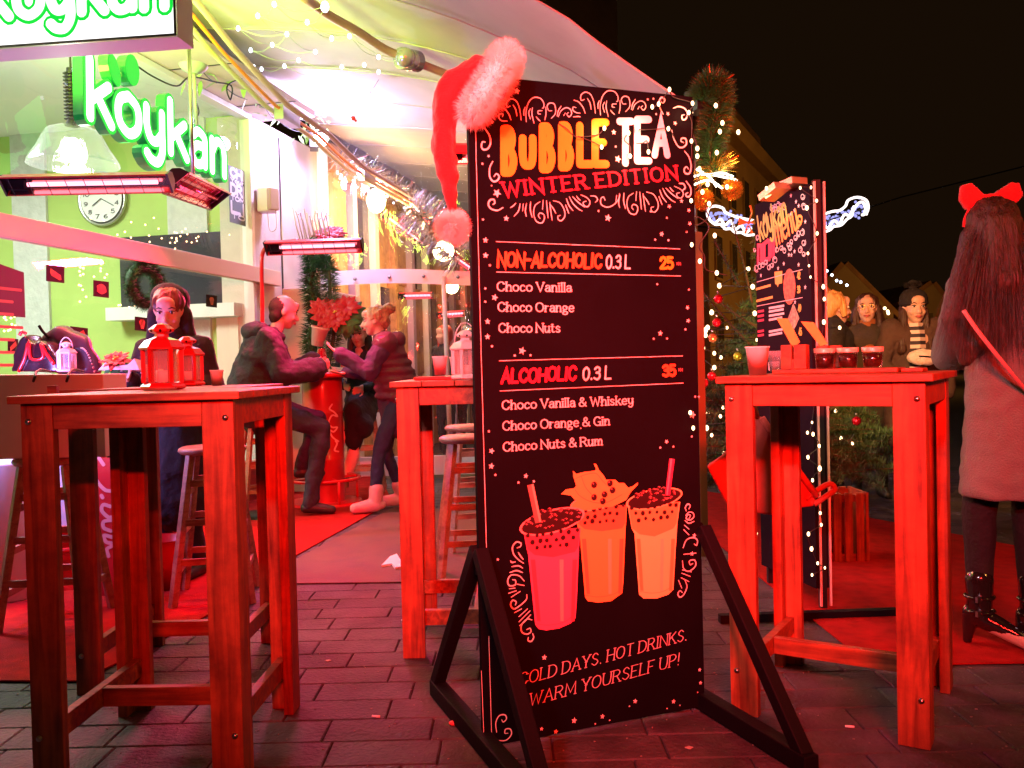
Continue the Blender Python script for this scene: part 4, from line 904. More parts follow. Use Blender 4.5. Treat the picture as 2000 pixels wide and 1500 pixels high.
TOP = [[(170, 232), (215, 250), (255, 300), (275, 355)], [(268, 225), (240, 235), (232, 205), (245, 175), (280, 158), (325, 180), (355, 250), (370, 355)], [(295, 215), (320, 260), (330, 318)], [(408, 235), (395, 270), (395, 312)],
       [(418, 372), (415, 280), (440, 190), (490, 145), (550, 155), (580, 200), (578, 240), (565, 245)], [(475, 240), (470, 300), (490, 385)], [(455, 250), (440, 290), (455, 345)], [(565, 268), (530, 270), (528, 295), (550, 300)], [(510, 325), (530, 350), (548, 365)],
       [(600, 235), (600, 300), (590, 355)], [(655, 268), (625, 265), (612, 225), (635, 198), (675, 205), (690, 250), (685, 300), (650, 340)], [(742, 225), (715, 270), (705, 320)], [(715, 325), (740, 270), (790, 240), (830, 260), (838, 300), (815, 325), (795, 300), (810, 285)], [(765, 315), (780, 290)]]
T2 = [[(240, 365), (185, 360), (160, 325), (170, 300), (200, 300), (195, 325)], [(880, 240), (855, 235), (850, 262), (880, 285), (918, 292)], [(855, 325), (900, 322), (920, 325)]]
BOT = [[(390, 1135), (383, 1200)], [(420, 1130), (408, 1200), (418, 1250)], [(458, 1115), (455, 1190), (472, 1258)], [(545, 1115), (500, 1150), (485, 1220), (510, 1295), (560, 1312), (585, 1275), (580, 1235), (545, 1220), (530, 1245), (545, 1270)], [(575, 1100), (568, 1185)],
       [(605, 1105), (612, 1180), (620, 1265)], [(635, 1120), (645, 1200), (658, 1285)], [(640, 1140), (670, 1180), (692, 1222)], [(668, 1105), (730, 1125), (770, 1190), (775, 1250), (745, 1290), (715, 1280), (712, 1250), (735, 1242)], [(783, 1145), (800, 1190), (812, 1222)],
       [(790, 1085), (815, 1150), (852, 1198)], [(818, 1070), (850, 1130), (900, 1180), (935, 1200)], [(848, 1068), (900, 1120), (960, 1165)], [(885, 1062), (905, 1090), (920, 1100)], [(925, 1050), (985, 1080), (1010, 1120), (990, 1160), (955, 1150), (948, 1120), (975, 1110)]]
B2 = [[(270, 1170), (300, 1150), (320, 1128)], [(360, 1135), (345, 1200), (305, 1250)], [(1015, 1060), (1060, 1065), (1080, 1095), (1060, 1120)], [(1150, 1100), (1135, 1070), (1110, 1090), (1115, 1140), (1165, 1165), (1220, 1150), (1270, 1100), (1285, 1040)]]
SIDE = [[(30, 430), (75, 500), (85, 570), (60, 620), (20, 630), (0, 600), (10, 560), (35, 560)], [(105, 740), (78, 800), (78, 880), (110, 925), (150, 915), (165, 880), (140, 855), (118, 880)], [(200, 1170), (150, 1195), (90, 1180), (65, 1140), (80, 1100), (115, 1095), (125, 1125), (108, 1140)],
        [(1785, 245), (1830, 230), (1885, 245), (1915, 290), (1900, 345), (1870, 350), (1865, 315), (1890, 305)], [(1770, 450), (1790, 530), (1830, 600), (1870, 610), (1905, 580), (1900, 530), (1865, 525), (1855, 550), (1880, 565)], [(1890, 645), (1930, 700), (1950, 780), (1935, 850), (1895, 850), (1885, 815), (1905, 790), (1925, 810)],
        [(1840, 945), (1880, 950), (1895, 985), (1870, 1010)], [(1905, 925), (1945, 985), (1945, 1050), (1915, 1070), (1900, 1045), (1920, 1030)], [(1690, 300), (1660, 240), (1650, 190), (1675, 145), (1705, 165), (1690, 195), (1665, 185)]]
CL = [[(275, 750), (300, 740), (305, 715), (270, 705), (240, 745), (250, 800), (290, 845), (325, 868)], [(285, 785), (300, 810), (322, 838)], [(225, 850), (235, 862), (262, 858)], [(235, 895), (285, 888), (318, 905)], [(220, 940), (270, 925), (318, 940)], [(240, 995), (262, 1000), (260, 1035), (215, 1040), (203, 1000), (230, 960), (290, 965), (330, 1005)],
      [(215, 1065), (260, 1060)], [(210, 1100), (270, 1080)], [(275, 1030), (330, 1040)], [(230, 1130), (300, 1085)], [(350, 1110), (345, 1150), (290, 1200), (250, 1220), (225, 1190), (240, 1155), (268, 1165), (262, 1190)], [(255, 1250), (310, 1220)], [(290, 1280), (355, 1220)], [(290, 1320), (375, 1235)], [(295, 1350), (340, 1310), (380, 1265)],
      [(390, 1305), (350, 1300), (310, 1345), (310, 1395), (345, 1415), (380, 1400), (375, 1370), (350, 1380)], [(395, 1410), (403, 1440), (385, 1470), (360, 1465), (362, 1440)],
      [(1580, 465), (1572, 440), (1590, 412), (1610, 425), (1600, 450)], [(1600, 525), (1612, 500), (1590, 495), (1580, 525), (1610, 535), (1638, 510), (1630, 480), (1600, 475), (1575, 500)], [(1570, 540), (1600, 560), (1640, 545)], [(1565, 575), (1600, 605)], [(1560, 610), (1600, 650)],
      [(1640, 720), (1660, 730), (1665, 690), (1630, 670), (1580, 690), (1555, 750)], [(1560, 800), (1655, 790)], [(1550, 850), (1560, 910), (1600, 930), (1650, 890), (1645, 845), (1605, 850), (1610, 880), (1630, 870)], [(1550, 920), (1620, 935)], [(1545, 945), (1610, 970)], [(1520, 1000), (1545, 1060)], [(1540, 980), (1600, 1010)],
      [(1570, 1000), (1585, 1050), (1560, 1110), (1530, 1130), (1515, 1105), (1530, 1080), (1550, 1095)]]
m = MB(); kk = 0
def curl(lst, Z, w, dx=0, dy=0):
    global kk
    for s in lst:
        kk += 1; q = [Z(x + dx, y + dy) for x, y in s]
        if len(q) > 2: q = [(v.x, v.y) for v in smoothpath([(a[0], a[1], 0) for a in q], 6)]
        ribbon(m, q, w, BP, .0008 + (kk % 9) * 3e-5, wf=lambda t: .75 + .5 * math.sin(math.pi * t))
curl(TOP, Z5, .0024); curl(TOP, Z5, .0024, 690, -62); curl(T2, Z5, .0024); curl(BOT, Z5, .0027); curl(BOT, Z5, .0027, 868, -80); curl(B2, Z5, .0027); curl(SIDE, Z5, .0042); curl(CL, Z6, .0032)
curl([[(483, 420), (478, 360), (500, 315), (535, 310), (545, 335), (525, 355), (515, 340)], [(485, 470), (540, 470), (575, 435), (570, 400), (540, 400), (535, 425), (555, 425)]], Z2, .003)
m.build('swirl_ornament', C_white, bd, kind='stuff')
m = MB()
for x, y, r in ((330, 85, 7), (98, 375, 4), (68, 690, 3), (10, 762, 3), (145, 1035, 9), (95, 965, 2), (232, 1270, 6), (15, 1280, 3), (1232, 468, 6), (1270, 718, 8), (1250, 602, 3), (1547, 163, 3), (1600, 157, 3), (1735, 297, 5), (1625, 300, 3), (1803, 385, 5), (1090, 1200, 3), (1178, 1265, 8), (1575, 1205, 3), (1748, 1158, 5), (1862, 1108, 5), (1930, 1195, 5), (1725, 1265, 3), (1938, 1318, 5), (1910, 1395, 3), (1678, 1412, 5)):
    star(m, BP, *Z5(x, y), r / 660, .0007, (x % 7) * .1)
for x, y, r in ((92, 95, 6), (92, 192, 6), (120, 255, 3), (90, 402, 3), (150, 460, 7), (90, 487, 3), (105, 613, 6), (105, 710, 6), (133, 770, 3), (325, 800, 8), (278, 830, 3), (378, 828, 3), (1213, 58, 5), (1172, 92, 3), (1256, 95, 3), (1373, 43, 2), (1185, 375, 3), (1205, 688, 6), (1163, 723, 3), (1248, 721, 3), (1387, 410, 3), (1378, 524, 5), (1383, 608, 5), (1365, 663, 3), (1410, 1208, 8), (1427, 1092, 3), (1450, 1092, 3), (1405, 1345, 3), (113, 1312, 3), (130, 1437, 6), (1245, 1378, 5), (1205, 1416, 3), (1288, 1410, 3), (698, 1293, 2)):
    star(m, BP, *Z3(x, y), r / 640, .0007, (x % 7) * .1)
for x, y, r in ((77, 120, 6), (108, 188, 3), (343, 196, 5), (286, 246, 3), (405, 237, 3), (127, 840, 3), (1642, 655, 5), (1625, 795, 5)): star(m, BP, *Z6(x, y), r / 620, .0007, .2)
for x, y, r in ((767, 398, 4), (857, 416, 5), (972, 346, 6), (1105, 366, 2), (1150, 320, 5), (1195, 344, 2), (1320, 256, 2), (1356, 224, 5), (1557, 270, 2), (1598, 226, 5), (1638, 250, 2), (1763, 26, 4), (1768, 108, 4), (1750, 168, 2), (628, 427, 2)): star(m, BP, *Z2(x, y), r / 600, .0007, .2)
star(m, BP, *BP.px(1063, 1284), .009, .0007)
m.build('printed_star', C_white, bd, kind='stuff')
# the three printed cups
C_cup = [mat('cup_pink', (.82, .11, .2), .5), mat('cup_orange', (.92, .33, .08), .5), mat('cup_tan', (.8, .58, .2), .5)]
C_cupd = [mat('cup_pink_band', (.7, .06, .09), .5), mat('cup_orange_band', (.82, .16, .06), .5), mat('cup_tan_band', (.72, .3, .09), .5)]
C_pearl = mat('pearl_black', (.02, .008, .008), .4); C_hi = mat('pearl_highlight', (.55, .15, .15), .4); C_cuph = [mat('cup_rim%s' % 'abc'[k], c_, .5) for k, c_ in enumerate(((.95, .3, .25), (.95, .4, .2), (.9, .5, .22)))]
def poly(pts, n, mt, name, sm=False):
    q = [Z6(*p) for p in pts]
    if sm: q = [(v.x, v.y) for v in smoothpath([(a[0], a[1], 0) for a in q], 4, True)]
    MB().add([BP.P(u, v, n) for u, v in q], [list(range(len(q)))[::-1]]).build(name, mt, bd)
CUPS = [([(325, 625), (350, 760), (360, 800), (415, 1340), (440, 1375), (500, 1385), (600, 1370), (690, 1330), (725, 1290), (735, 1150), (750, 800), (752, 740), (765, 595)], (548, 545, 247, 88, -.15)),
        ([(700, 430), (735, 560), (758, 640), (800, 1130), (820, 1160), (900, 1172), (1000, 1160), (1085, 1100), (1095, 1000), (1110, 620), (1115, 560), (1122, 420)], (907, 385, 215, 66, -.12)),
        ([(1125, 405), (1158, 600), (1180, 640), (1215, 1110), (1250, 1140), (1350, 1140), (1440, 1110), (1480, 1070), (1495, 800), (1510, 560), (1532, 395)], (1335, 370, 213, 72, -.1))]
rnd = random.Random(5)
for k in (1, 0, 2):
    pts, (cx, cy, rx, ry, rot) = CUPS[k]; n = .0012 + (0, -.0004, .0001)[k] * 1
    poly(pts, n, C_cup[k], 'printed_cup')
    # band with pearls, darker left strip, base ring
    L_ = pts[0]; Rr = pts[-1]; 
    band = [pts[0], pts[1], (pts[1][0] + 60, pts[1][1] + 45), ((pts[1][0] + pts[-2][0]) / 2, pts[1][1] + 62), (pts[-2][0] - 30, pts[-2][1] + 40), pts[-2], pts[-1]]
    poly([(a + (6 if i < 2 else (-6 if i > 4 else 0)), b_) for i, (a, b_) in enumerate(band)], n + 1e-4, C_cupd[k], 'printed_band')
    u, v = Z6(cx, cy); sx = (Z6(cx + rx, cy)[0] - u); sy = abs(Z6(cx, cy + ry)[1] - v)
    m = MB(); disc(m, BP, u, v, sx * 1.02, n + 2e-4, 36, sy * 1.05, -rot); m.build('printed_rim', C_cuph[k], bd)
    m = MB(); disc(m, BP, u, v, sx * .95, n + 3e-4, 36, sy * .9, -rot); m.build('printed_drink', C_pearl if k != 1 else C_cup[1], bd)
    pm = MB(); hm = MB()
    if k != 1:
        for _ in range(46):
            a = rnd.random() * 6.283; r_ = rnd.random() ** .5 * .86; x = cx + rx * r_ * math.cos(a); y = cy + (ry * r_ * math.sin(a)) + (x - cx) * rot - 16
            u, v = Z6(x, y); j = rnd.random() * 9e-5; disc(pm, BP, u, v, .0088, n + 4e-4 + j, 10); disc(hm, BP, u + .002, v + .0042, .0018, n + 5.5e-4, 6); 
            ribbon(hm, [(u - .005, v + .005), (u, v + .0075), (u + .005, v + .005)], .0009, BP, n + 5.2e-4 + j * .1, cap=False)
    for r_ in range(3):
        for c_ in range(7 - r_):
            x = pts[0][0] + 40 + c_ * (Rr[0] - pts[0][0] - 60) / 6.2 + r_ * 26 + rnd.uniform(-12, 12); y = pts[0][1] + 42 + r_ * 48 + (x - pts[0][0]) * rot * .9 + rnd.uniform(-8, 8)
            if y < pts[1][1] + 35 and x < Rr[0] - 22: u, v = Z6(x, y); disc(pm, BP, u, v, .0078 * rnd.uniform(.7, 1.1), n + 2e-4 + rnd.random() * 8e-5, 9)
    pm.build('printed_pearl', C_pearl, bd, kind='stuff')
    if hm.v: hm.build('pearl_highlight', C_hi, bd, kind='stuff')
    xa, xb = pts[3][0], pts[-3][0]; ya, yb = pts[2][1] + 40, (1345, 1135, 1110)[k]
    for s0_, s1_, mt_ in ((.04, .13, C_cupd[k]), (.62, .70, C_cuph[k]), (.88, .97, C_cupd[k])):
        xl = lambda f, y: (pts[2][0] + (pts[4][0] - pts[2][0]) * ((y - pts[2][1]) / (pts[4][1] - pts[2][1])) if 0 else pts[2][0] + (pts[3][0] - pts[2][0]) * (y - pts[2][1]) / (pts[3][1] - pts[2][1])) * (1 - f) + (pts[-3][0] + (pts[-4][0] - pts[-3][0]) * (y - pts[-3][1]) / max(1, pts[-4][1] - pts[-3][1])) * f
        q = [Z6(xl(s0_, ya), ya), Z6(xl(s1_, ya), ya), Z6(xl(s1_, yb), yb - 30), Z6(xl(s0_, yb), yb - 30)]
        MB().add([BP.P(u, v, n + 1.5e-4) for u, v in q], [(3, 2, 1, 0)]).build('printed_shade', mt_, bd)
    m = MB(); b0, b1, b2, b3 = pts[3], pts[4], pts[-5], pts[-6]
    if k == 0: q = [(425, 1335), (520, 1345), (640, 1320), (722, 1255)]
    elif k == 1: q = [(805, 1115), (900, 1128), (1010, 1110), (1090, 1065)]
    else: q = [(1222, 1085), (1310, 1098), (1400, 1085), (1482, 1040)]
    ribbon(m, [(v.x, v.y) for v in smoothpath([Z6(*p) + (0,) for p in q], 5)], .0016, BP, n + 2e-4); m.build('printed_crease', C_cupd[k], bd)
poly([(612, 335), (650, 300), (715, 290), (730, 270), (708, 200), (705, 155), (730, 180), (790, 165), (870, 155), (885, 145), (865, 100), (885, 105), (905, 150), (940, 190), (960, 225), (1030, 225), (1060, 250), (1100, 250), (1130, 285), (1165, 275), (1205, 245), (1205, 262), (1150, 320), (1115, 380), (1010, 432), (900, 440), (780, 415), (715, 375), (690, 345)], .0020, C_cup[1], 'printed_splash')
m = MB()
for q in ([(725, 215), (800, 185), (880, 175), (930, 230), (960, 260)], [(720, 300), (760, 350), (850, 395), (960, 400), (1080, 340)], [(770, 200), (800, 280), (850, 340)]): ribbon(m, [(v.x, v.y) for v in smoothpath([Z6(*p) + (0,) for p in q], 5)], .0022, BP, .00215)
m.build('splash_line', C_cupd[1], bd)
m = MB(); hm = MB()
for x, y in ((868, 264), (990, 252), (1010, 305), (948, 338), (868, 360), (935, 390)): u, v = Z6(x, y); disc(m, BP, u, v, .0105, .0023 + x * 1e-8, 14); disc(hm, BP, u - .003, v + .004, .0022, .0024, 8)
m.build('splash_pearl', C_pearl, bd, kind='stuff'); hm.build('pearl_highlight', C_hi, bd, kind='stuff')
poly([(352, 268), (400, 257), (462, 548), (415, 560)], .0022, mat('straw_grey', (.28, .14, .1), .5), 'printed_straw'); poly([(383, 262), (400, 257), (462, 548), (445, 553)], .0023, mat('straw_light', (.6, .38, .25), .5), 'straw_stripe')
poly([(1448, 62), (1488, 66), (1452, 345), (1415, 345)], .0022, mat('straw_magenta', (.5, .04, .12), .5), 'printed_straw'); poly([(1456, 64), (1470, 66), (1434, 345), (1424, 345)], .0023, mat('straw_pink', (.9, .25, .3), .5), 'straw_stripe')

# ------------------------------------------------------------------ wooden bar tables
TH = 1.092
def rot2(v, a): return Vector((v[0] * math.cos(a) - v[1] * math.sin(a), v[0] * math.sin(a) + v[1] * math.cos(a)))
M_bolt = mat('bolt_zinc', (.45, .42, .4), .3, metal=1)
def make_table(label):
    t = thing('bar_table', (0, 0, 0), label, 'table', group='square pine bar tables')
    h = .295; lw, th = .088, .032
    for i in range(5):
        y = -.319 + .1276 * (i + .5); m = MB(); m.box((0, y, TH - .011), (.638, .1258, .022)); m.build('plank', M_woodx, t, world=False, bevel=.003)
    for sx in (-1, 1):
        for sy in (-1, 1):
            p = [(0, 0), (lw, 0), (lw, th), (th, th), (th, lw), (0, lw)]
            q = [Vector((sx * (h - a), sy * (h - b_), 0)) for a, b_ in p]
            if sx * sy < 0: q = q[::-1]
            l = MB().prism(q, (0, 0, TH - .0225)).build('leg', M_wood, t, world=False, bevel=.002)
            for z in (1.02, .142):
                m = MB(); m.lathe((sx * (h - .022), sy * (h + .0005), z), [(.009, 0), (.008, .004), (0, .006)], 10, axis=(0, sy, 0)); m.build('bolt', M_bolt, l, world=False)
    for s in (-1, 1):
        MB().box((0, s * (h - .014), TH - .0225 - .036), (.59 - 2 * lw - .002, .024, .072)).build('apron', M_woodx, t, world=False, bevel=.002)
        MB().box((s * (h - .014), 0, TH - .0225 - .036), (.024, .59 - 2 * lw - .002, .072)).build('apron', M_woodx, t, world=False, bevel=.002)
        MB().box((s * (h - .047), 0, .15), (.028, .59 - 2 * th - .004, .06)).build('side_rail', M_woodx, t, world=False, bevel=.002)
    MB().box((0, 0, .15), (.59 - .124, .028, .058)).build('cross_rail', M_woodx, t, world=False, bevel=.002)
    return t
def place(t, corner, a, extra=0):
    c = rot2((.295, .295), a); t.location = (corner[0] + c.x, corner[1] + c.y, 0); t.rotation_euler = (0, 0, a + extra)
tA = make_table('pine bar table with a red lantern on it at the near left'); tA_c = (-1.354, 2.435); place(tA, tA_c, -.0235)
def tcopy(corner, a, label, extra=0):
    t = dup(tA, (0, 0, 0), 0, label); place(t, corner, a, extra); return t
tB = tcopy((-1.585, 3.15), 0, 'pine bar table directly behind the near left table')
tC = tcopy((-.455, 3.47), 0, 'pine bar table half hidden by the tall menu board, with a white lantern', math.pi / 2)
tD = tcopy((.6858, 2.855), -.5614, 'pine bar table with a tasting tray of dark drinks, right of the menu board')
# ------------------------------------------------------------------ stools
def make_stool(label, mt, mt2):
    t = thing('bar_stool', (0, 0, 0), label, 'stool', group='round seated wooden bar stools'); H = .775
    m = MB(); m.lathe((0, 0, 0), [(0, H), (.15, H), (.165, H - .008), (.168, H - .02), (.155, H - .034), (0, H - .034)], 28); m.build('seat', mt, t, world=False)
    tops = [(s * .095, r_ * .095) for s in (-1, 1) for r_ in (-1, 1)]; f = 1.95
    for x, y in tops: MB().bar((x, y, H - .036), (x * f, y * f, 0), .034, .034, up=(x, y, 0)).build('leg', mt2, t, world=False, bevel=.003)
    def lp(x, y, z): k = 1 + (f - 1) * (1 - z / (H - .036)); return Vector((x * k, y * k, z))
    for z in (.17, .36, .55):
        for (i, j), dz in (((0, 1), 0), ((2, 3), 0), ((0, 2), .05), ((1, 3), .05)):
            m = MB(); m.bar(lp(*tops[i], z + dz), lp(*tops[j], z + dz), .018, .032); m.build('rung', mt2, t, world=False, bevel=.002)
    return t
M_st = woodmat('stool_wood', (.5, .25, .16), (.3, .13, .08), 0)
st = make_stool('round wooden stool seen between the legs of the left tables', M_st, M_st); st.location = (-1.53, 4.5, 0); st.rotation_euler = (0, 0, .2)
dup(st, (-.235, 4.78, 0), .12, 'nearer round stool standing beside the left edge of the menu board')
dup(st, (-.27, 5.65, 0), .3, 'farther round stool just behind another beside the menu board')
dup(st, (-2.0, 7.02, 0), .5, 'round stool the man in the dark hooded jacket sits on')
dup(st, (-1.42, 8.35, 0), .1, 'round stool under the seated woman with long dark hair')
dup(st, (-2.15, 4.12, 0), .1, 'round stool holding the white paper carrier bag')
# ------------------------------------------------------------------ round red tables
def drum_table(x, y, r, rd, label, h=1.13):
    t = thing('drum_table', (x, y, 0), label, 'table'); m = MB()
    m.lathe((x, y, 0), [(0, h), (r - .015, h), (r, h - .01), (r, h - .03), (r - .02, h - .042), (0, h - .042)], 40); m.build('table_top', M_redpaint, t)
    m = MB(); m.lathe((x, y, 0), [(rd, h - .043), (rd, .8), (rd + .006, .79), (rd, .78), (rd, .4), (rd + .006, .39), (rd, .38), (rd, .05), (rd + .01, .0)], 36); m.build('drum', mat('drum_red', (.42, .008, .012), .35, coat=.4, var=.2, vs=6), t)
    m = MB(); fr = rd + .13
    m.tube([(x + fr * math.cos(k * .2618), y + fr * math.sin(k * .2618), .22) for k in range(24)], .014, 8, closed=True); m.build('foot_ring', M_redpaint, t)
    for k in range(4): 
        a = k * 1.5708 + .6; m = MB(); m.cyl((x + fr * math.cos(a), y + fr * math.sin(a), .22), (x + fr * math.cos(a), y + fr * math.sin(a), 0), .012); m.bar((x + rd * math.cos(a), y + rd * math.sin(a), .22), (x + fr * math.cos(a), y + fr * math.sin(a), .22), .02, .02); m.build('foot_strut', M_redpaint, t)
    m = MB(); m.lathe((x, y, 0), [(fr + .01, .03), (fr + .02, 0)], 36); m.lathe((x, y, 0), [(0, .031), (fr + .01, .031)], 36); m.build('base_plate', M_redpaint, t)
    return t
bt = drum_table(-1.63, 7.6, .39, .17, 'round red barrel table with a carafe, between the man and the women')
SP = Plane((-1.63, 7.6 - .172, 0), (1, 0, 0))      # white script on the drum
m = MB(); Zs = lambda x, y: SP.px(560 + x / 3.333, 700 + y / 3.333)
for q in ([(290, 300), (275, 330), (300, 350), (318, 380), (290, 372), (270, 420), (290, 450), (318, 452), (300, 480), (278, 470), (290, 510), (325, 545)], [(310, 540), (318, 560), (305, 600), (325, 612)]):
    ribbon(m, [(v.x, v.y) for v in smoothpath([Zs(*p) + (0,) for p in q], 5)], .012, SP, .003)
for v_ in range(len(m.v)):
    p = m.v[v_]; dx = p.x + 1.63; m.v[v_] = Vector((p.x, 7.6 - math.sqrt(max(0, .1755 ** 2 - dx * dx)) , p.z))
m.build('drum_script', mat('script_white', (.8, .6, .55), .5), bt)
rt = drum_table(at(128, 735, 5.0).x, 5.0, .43, .2, 'round red high table crowded with bags behind the white carrier bag')
# carafe, glass and clutter on the barrel table
def on(px, Y, z=1.13): p = at(px, 720, Y); return Vector((p.x, Y, z))
c = on(629, 7.45); cf = thing('carafe', c, 'tall carafe of red drink on the round barrel table', 'carafe')
m = MB(); m.lathe(c, [(0, .002), (.055, .002), (.056, .02), (.04, .16), (.03, .2)], 24); m.build('drink', mat('red_drink', (.5, .005, .02), .1, coat=.6), cf)
m = MB(); m.lathe(c, [(.058, 0), (.058, .02), (.043, .16), (.033, .2), (.036, .235), (.042, .262)], 24); m.build('glass', glassmat('clear_glass', (1, 1, 1), .08), cf)
c = on(675, 7.5); gl = thing('drink_glass', c, 'short glass of red drink beside the carafe', 'glass')
m = MB(); m.lathe(c, [(0, .003), (.04, .003), (.045, .06), (0, .06)], 20); m.build('drink', mat('red_drink', (.5, .005, .02), .1), gl); m = MB(); m.lathe(c, [(.043, 0), (.05, .1)], 20); m.build('glass', glassmat('clear_glass', (1, 1, 1), .08), gl)
rnd = random.Random(9)
for k, (px, Y, lb) in enumerate(((598, 7.5, 'crumpled white napkin by the sleeve of the seated man'), (655, 7.42, 'crumpled white napkin between the carafe and the short glass'), (705, 7.55, 'small crumpled pink napkin at the right rim of the barrel table'))):
    c = on(px, Y); m = MB()
    for _ in range(7): a = [c + Vector((rnd.gauss(0, .04), rnd.gauss(0, .03), rnd.uniform(.002, .05))) for _ in range(3)]; m.add(a + [c + Vector((rnd.gauss(0, .02), rnd.gauss(0, .02), .004))], [(0, 1, 2), (0, 2, 3), (1, 2, 3)])
    m.build('napkin', mat('paper', (.8, .78, .76), .8), label=lb, cat='napkin')
# ------------------------------------------------------------------ lanterns
M_lr = mat('lantern_red', (.5, .008, .01), .28, coat=.5); M_lw = mat('lantern_white', (.75, .6, .62), .35, coat=.3)
def lantern(c, s, mt, label, handle=False):
    c = Vector(c); t = thing('lantern', c, label, 'lantern', group=None); n = 6
    def hexr(r, z, a=.26): return [c + Vector((r * s * math.cos(a + k * math.pi / 3), r * s * math.sin(a + k * math.pi / 3), z * s)) for k in range(n)]
    def loft(levels, nm):
        m = MB(); vs = []; 
        for r, z in levels: vs += hexr(r, z)
        m.add(vs, [(i * n + j, i * n + (j + 1) % n, (i + 1) * n + (j + 1) % n, (i + 1) * n + j) for i in range(len(levels) - 1) for j in range(n)] + [list(range(n))[::-1], [(len(levels) - 1) * n + j for j in range(n)]])
        return m.build(nm, mt, t, bevel=.0015)
    loft([(.054, 0), (.066, .006), (.066, .012), (.056, .022)], 'base')
    for k in range(n):
        a = .26 + k * math.pi / 3; b_ = a + math.pi / 3
        p = c + Vector((.055 * s * math.cos(a), .055 * s * math.sin(a), .023 * s)); MB().bar(p, p + Vector((0, 0, .1 * s)), .012 * s, .012 * s, up=(math.cos(a), math.sin(a), 0)).build('frame_bar', mt, t)
        q0 = c + Vector((.052 * s * math.cos(a), .052 * s * math.sin(a), .024 * s)); q1 = c + Vector((.052 * s * math.cos(b_), .052 * s * math.sin(b_), .024 * s)); z = Vector((0, 0, .098 * s))
        MB().quad(q0, q1, q1 + z, q0 + z).build('pane', glassmat('lantern_pane', (.95, .8, .8), .12, haze=.25), t)
    loft([(.066, .123), (.068, .13), (.05, .152), (.022, .162), (.02, .172), (.036, .178), (.038, .186), (.02, .2), (.006, .204)], 'roof')
    m = MB()
    for k in range(6): a = .78 + k * math.pi / 3; m.ell(c + Vector((.03 * s * math.cos(a), .03 * s * math.sin(a), .181 * s)), .005 * s, n=6, m=4)
    m.build('vent_hole', M_black, t)
    m = MB(); m.cyl(c + Vector((0, 0, .023 * s)), c + Vector((0, 0, .06 * s)), .02 * s, n=16); m.build('candle', mat('wax', (.8, .7, .6), .5), t)
    m = MB()
    if handle: m.tube([c + Vector((.045 * s * math.cos(k * math.pi / 12), 0, (.15 + .085 * math.sin(k * math.pi / 12)) * s)) for k in range(13)], .0025, 6); m.build('handle', mt, t)
    return t
lantern(gnd(319, 761.5, TH), 1.06, M_lr, 'larger looking red metal lantern standing on the near left table')
lantern(gnd(368, 754, TH), 1.02, M_lr, 'red metal lantern half hidden behind a nearer red lantern')
lantern(at(131, 726, 4.72), .78, M_lw, 'small pink white lantern with a wire handle beside the black handbag', True)
lp_ = at(911, 741, 3.66); lantern((lp_.x, lp_.y, TH), 1.0, M_lw, 'white metal lantern on the middle table beside the menu board', True)
# ------------------------------------------------------------------ paper cups
M_cup = mat('paper_cup', (.8, .72, .72), .55)
def cup(c, h, r, label, mt=None):
    c = Vector(c); t = MB(); t.lathe(c, [(0, .003), (r * .7, .003), (r * .7, 0), (r, h), (r * 1.05, h + .002), (r * 1.04, h - .003), (r * .97, h - .004), (r * .68, .006), (0, .006)], 28)
    return t.build('paper_cup', mt or M_cup, label=label, cat='cup', origin=c)
cup(gnd(1480, 733, TH), .094, .0385, 'white paper cup at the left end of the table with the tasting tray')
cup(gnd(1516, 727, TH), .085, .034, 'clear plastic cup just behind the white paper cup', glassmat('cup_plastic', (.9, .9, .95), .1, haze=.15))
cup((at(424, 752, 3.62).x, 3.62, TH), .062, .027, 'small white paper cup left of the seated man in the hooded jacket')
cup(at(860, 733, 3.72), .078, .032, 'white paper cup on the red tray of the middle table')
cup((at(893, 735, 3.95).x, 3.95, TH + .016), .08, .033, 'white paper cup partly behind the white lantern')
for x0, x1, Y, lb in ((812, 925, 3.72, 'red serving tray under the white cup on the middle table'),):
    a, b_ = at(x0, 740, Y), at(x1, 740, Y); MB().box(((a.x + b_.x) / 2, Y + .05, TH + .008), (b_.x - a.x, .26, .014)).build('serving_tray', M_redpaint, label=lb, cat='tray', bevel=.004)
m = MB(); p = at(104, 762, 2.72); p.z = TH; m.box(p + Vector((0, 0, .012)), (.026, .03, .024), .2); m.bar(p + Vector((.014, .01, .006)), p + Vector((.36, .05, .006)), .006, .006); m.build('wooden_peg', M_woodx, label='little wooden block with a long thin stick on the near left table', cat='wood block')
# ------------------------------------------------------------------ tasting tray on the right table
DU = Vector((.847, -.532, 0)); DV = Vector((.532, .847, 0)); T0 = gnd(1508, 731.5, TH)
tr = thing('tasting_tray', T0 + DU * .2 + DV * .08, 'long wooden tasting tray with a slotted block at its left end', 'tray')
def tb(u0, u1, v0, v1, z0, z1, nm, mt, par=tr, bev=.003):
    m = MB(); m.prism([T0 + DU * u0 + DV * v0 + Vector((0, 0, z0)), T0 + DU * u1 + DV * v0 + Vector((0, 0, z0)), T0 + DU * u1 + DV * v1 + Vector((0, 0, z0)), T0 + DU * u0 + DV * v1 + Vector((0, 0, z0))], (0, 0, z1 - z0)); return m.build(nm, mt, par, bevel=bev)
tb(0, .40, 0, .17, .001, .016, 'tray_board', M_woodx); tb(.405, .47, .03, .15, .001, .013, 'tray_end', M_woodx)
tb(.03, .067, .0, .05, .017, .10, 'slotted_block', M_woodx); tb(.073, .115, .0, .05, .017, .10, 'slotted_block', M_woodx); tb(.0671, .0729, .002, .05, .017, .05, 'slot_floor', M_woodx, bev=0)
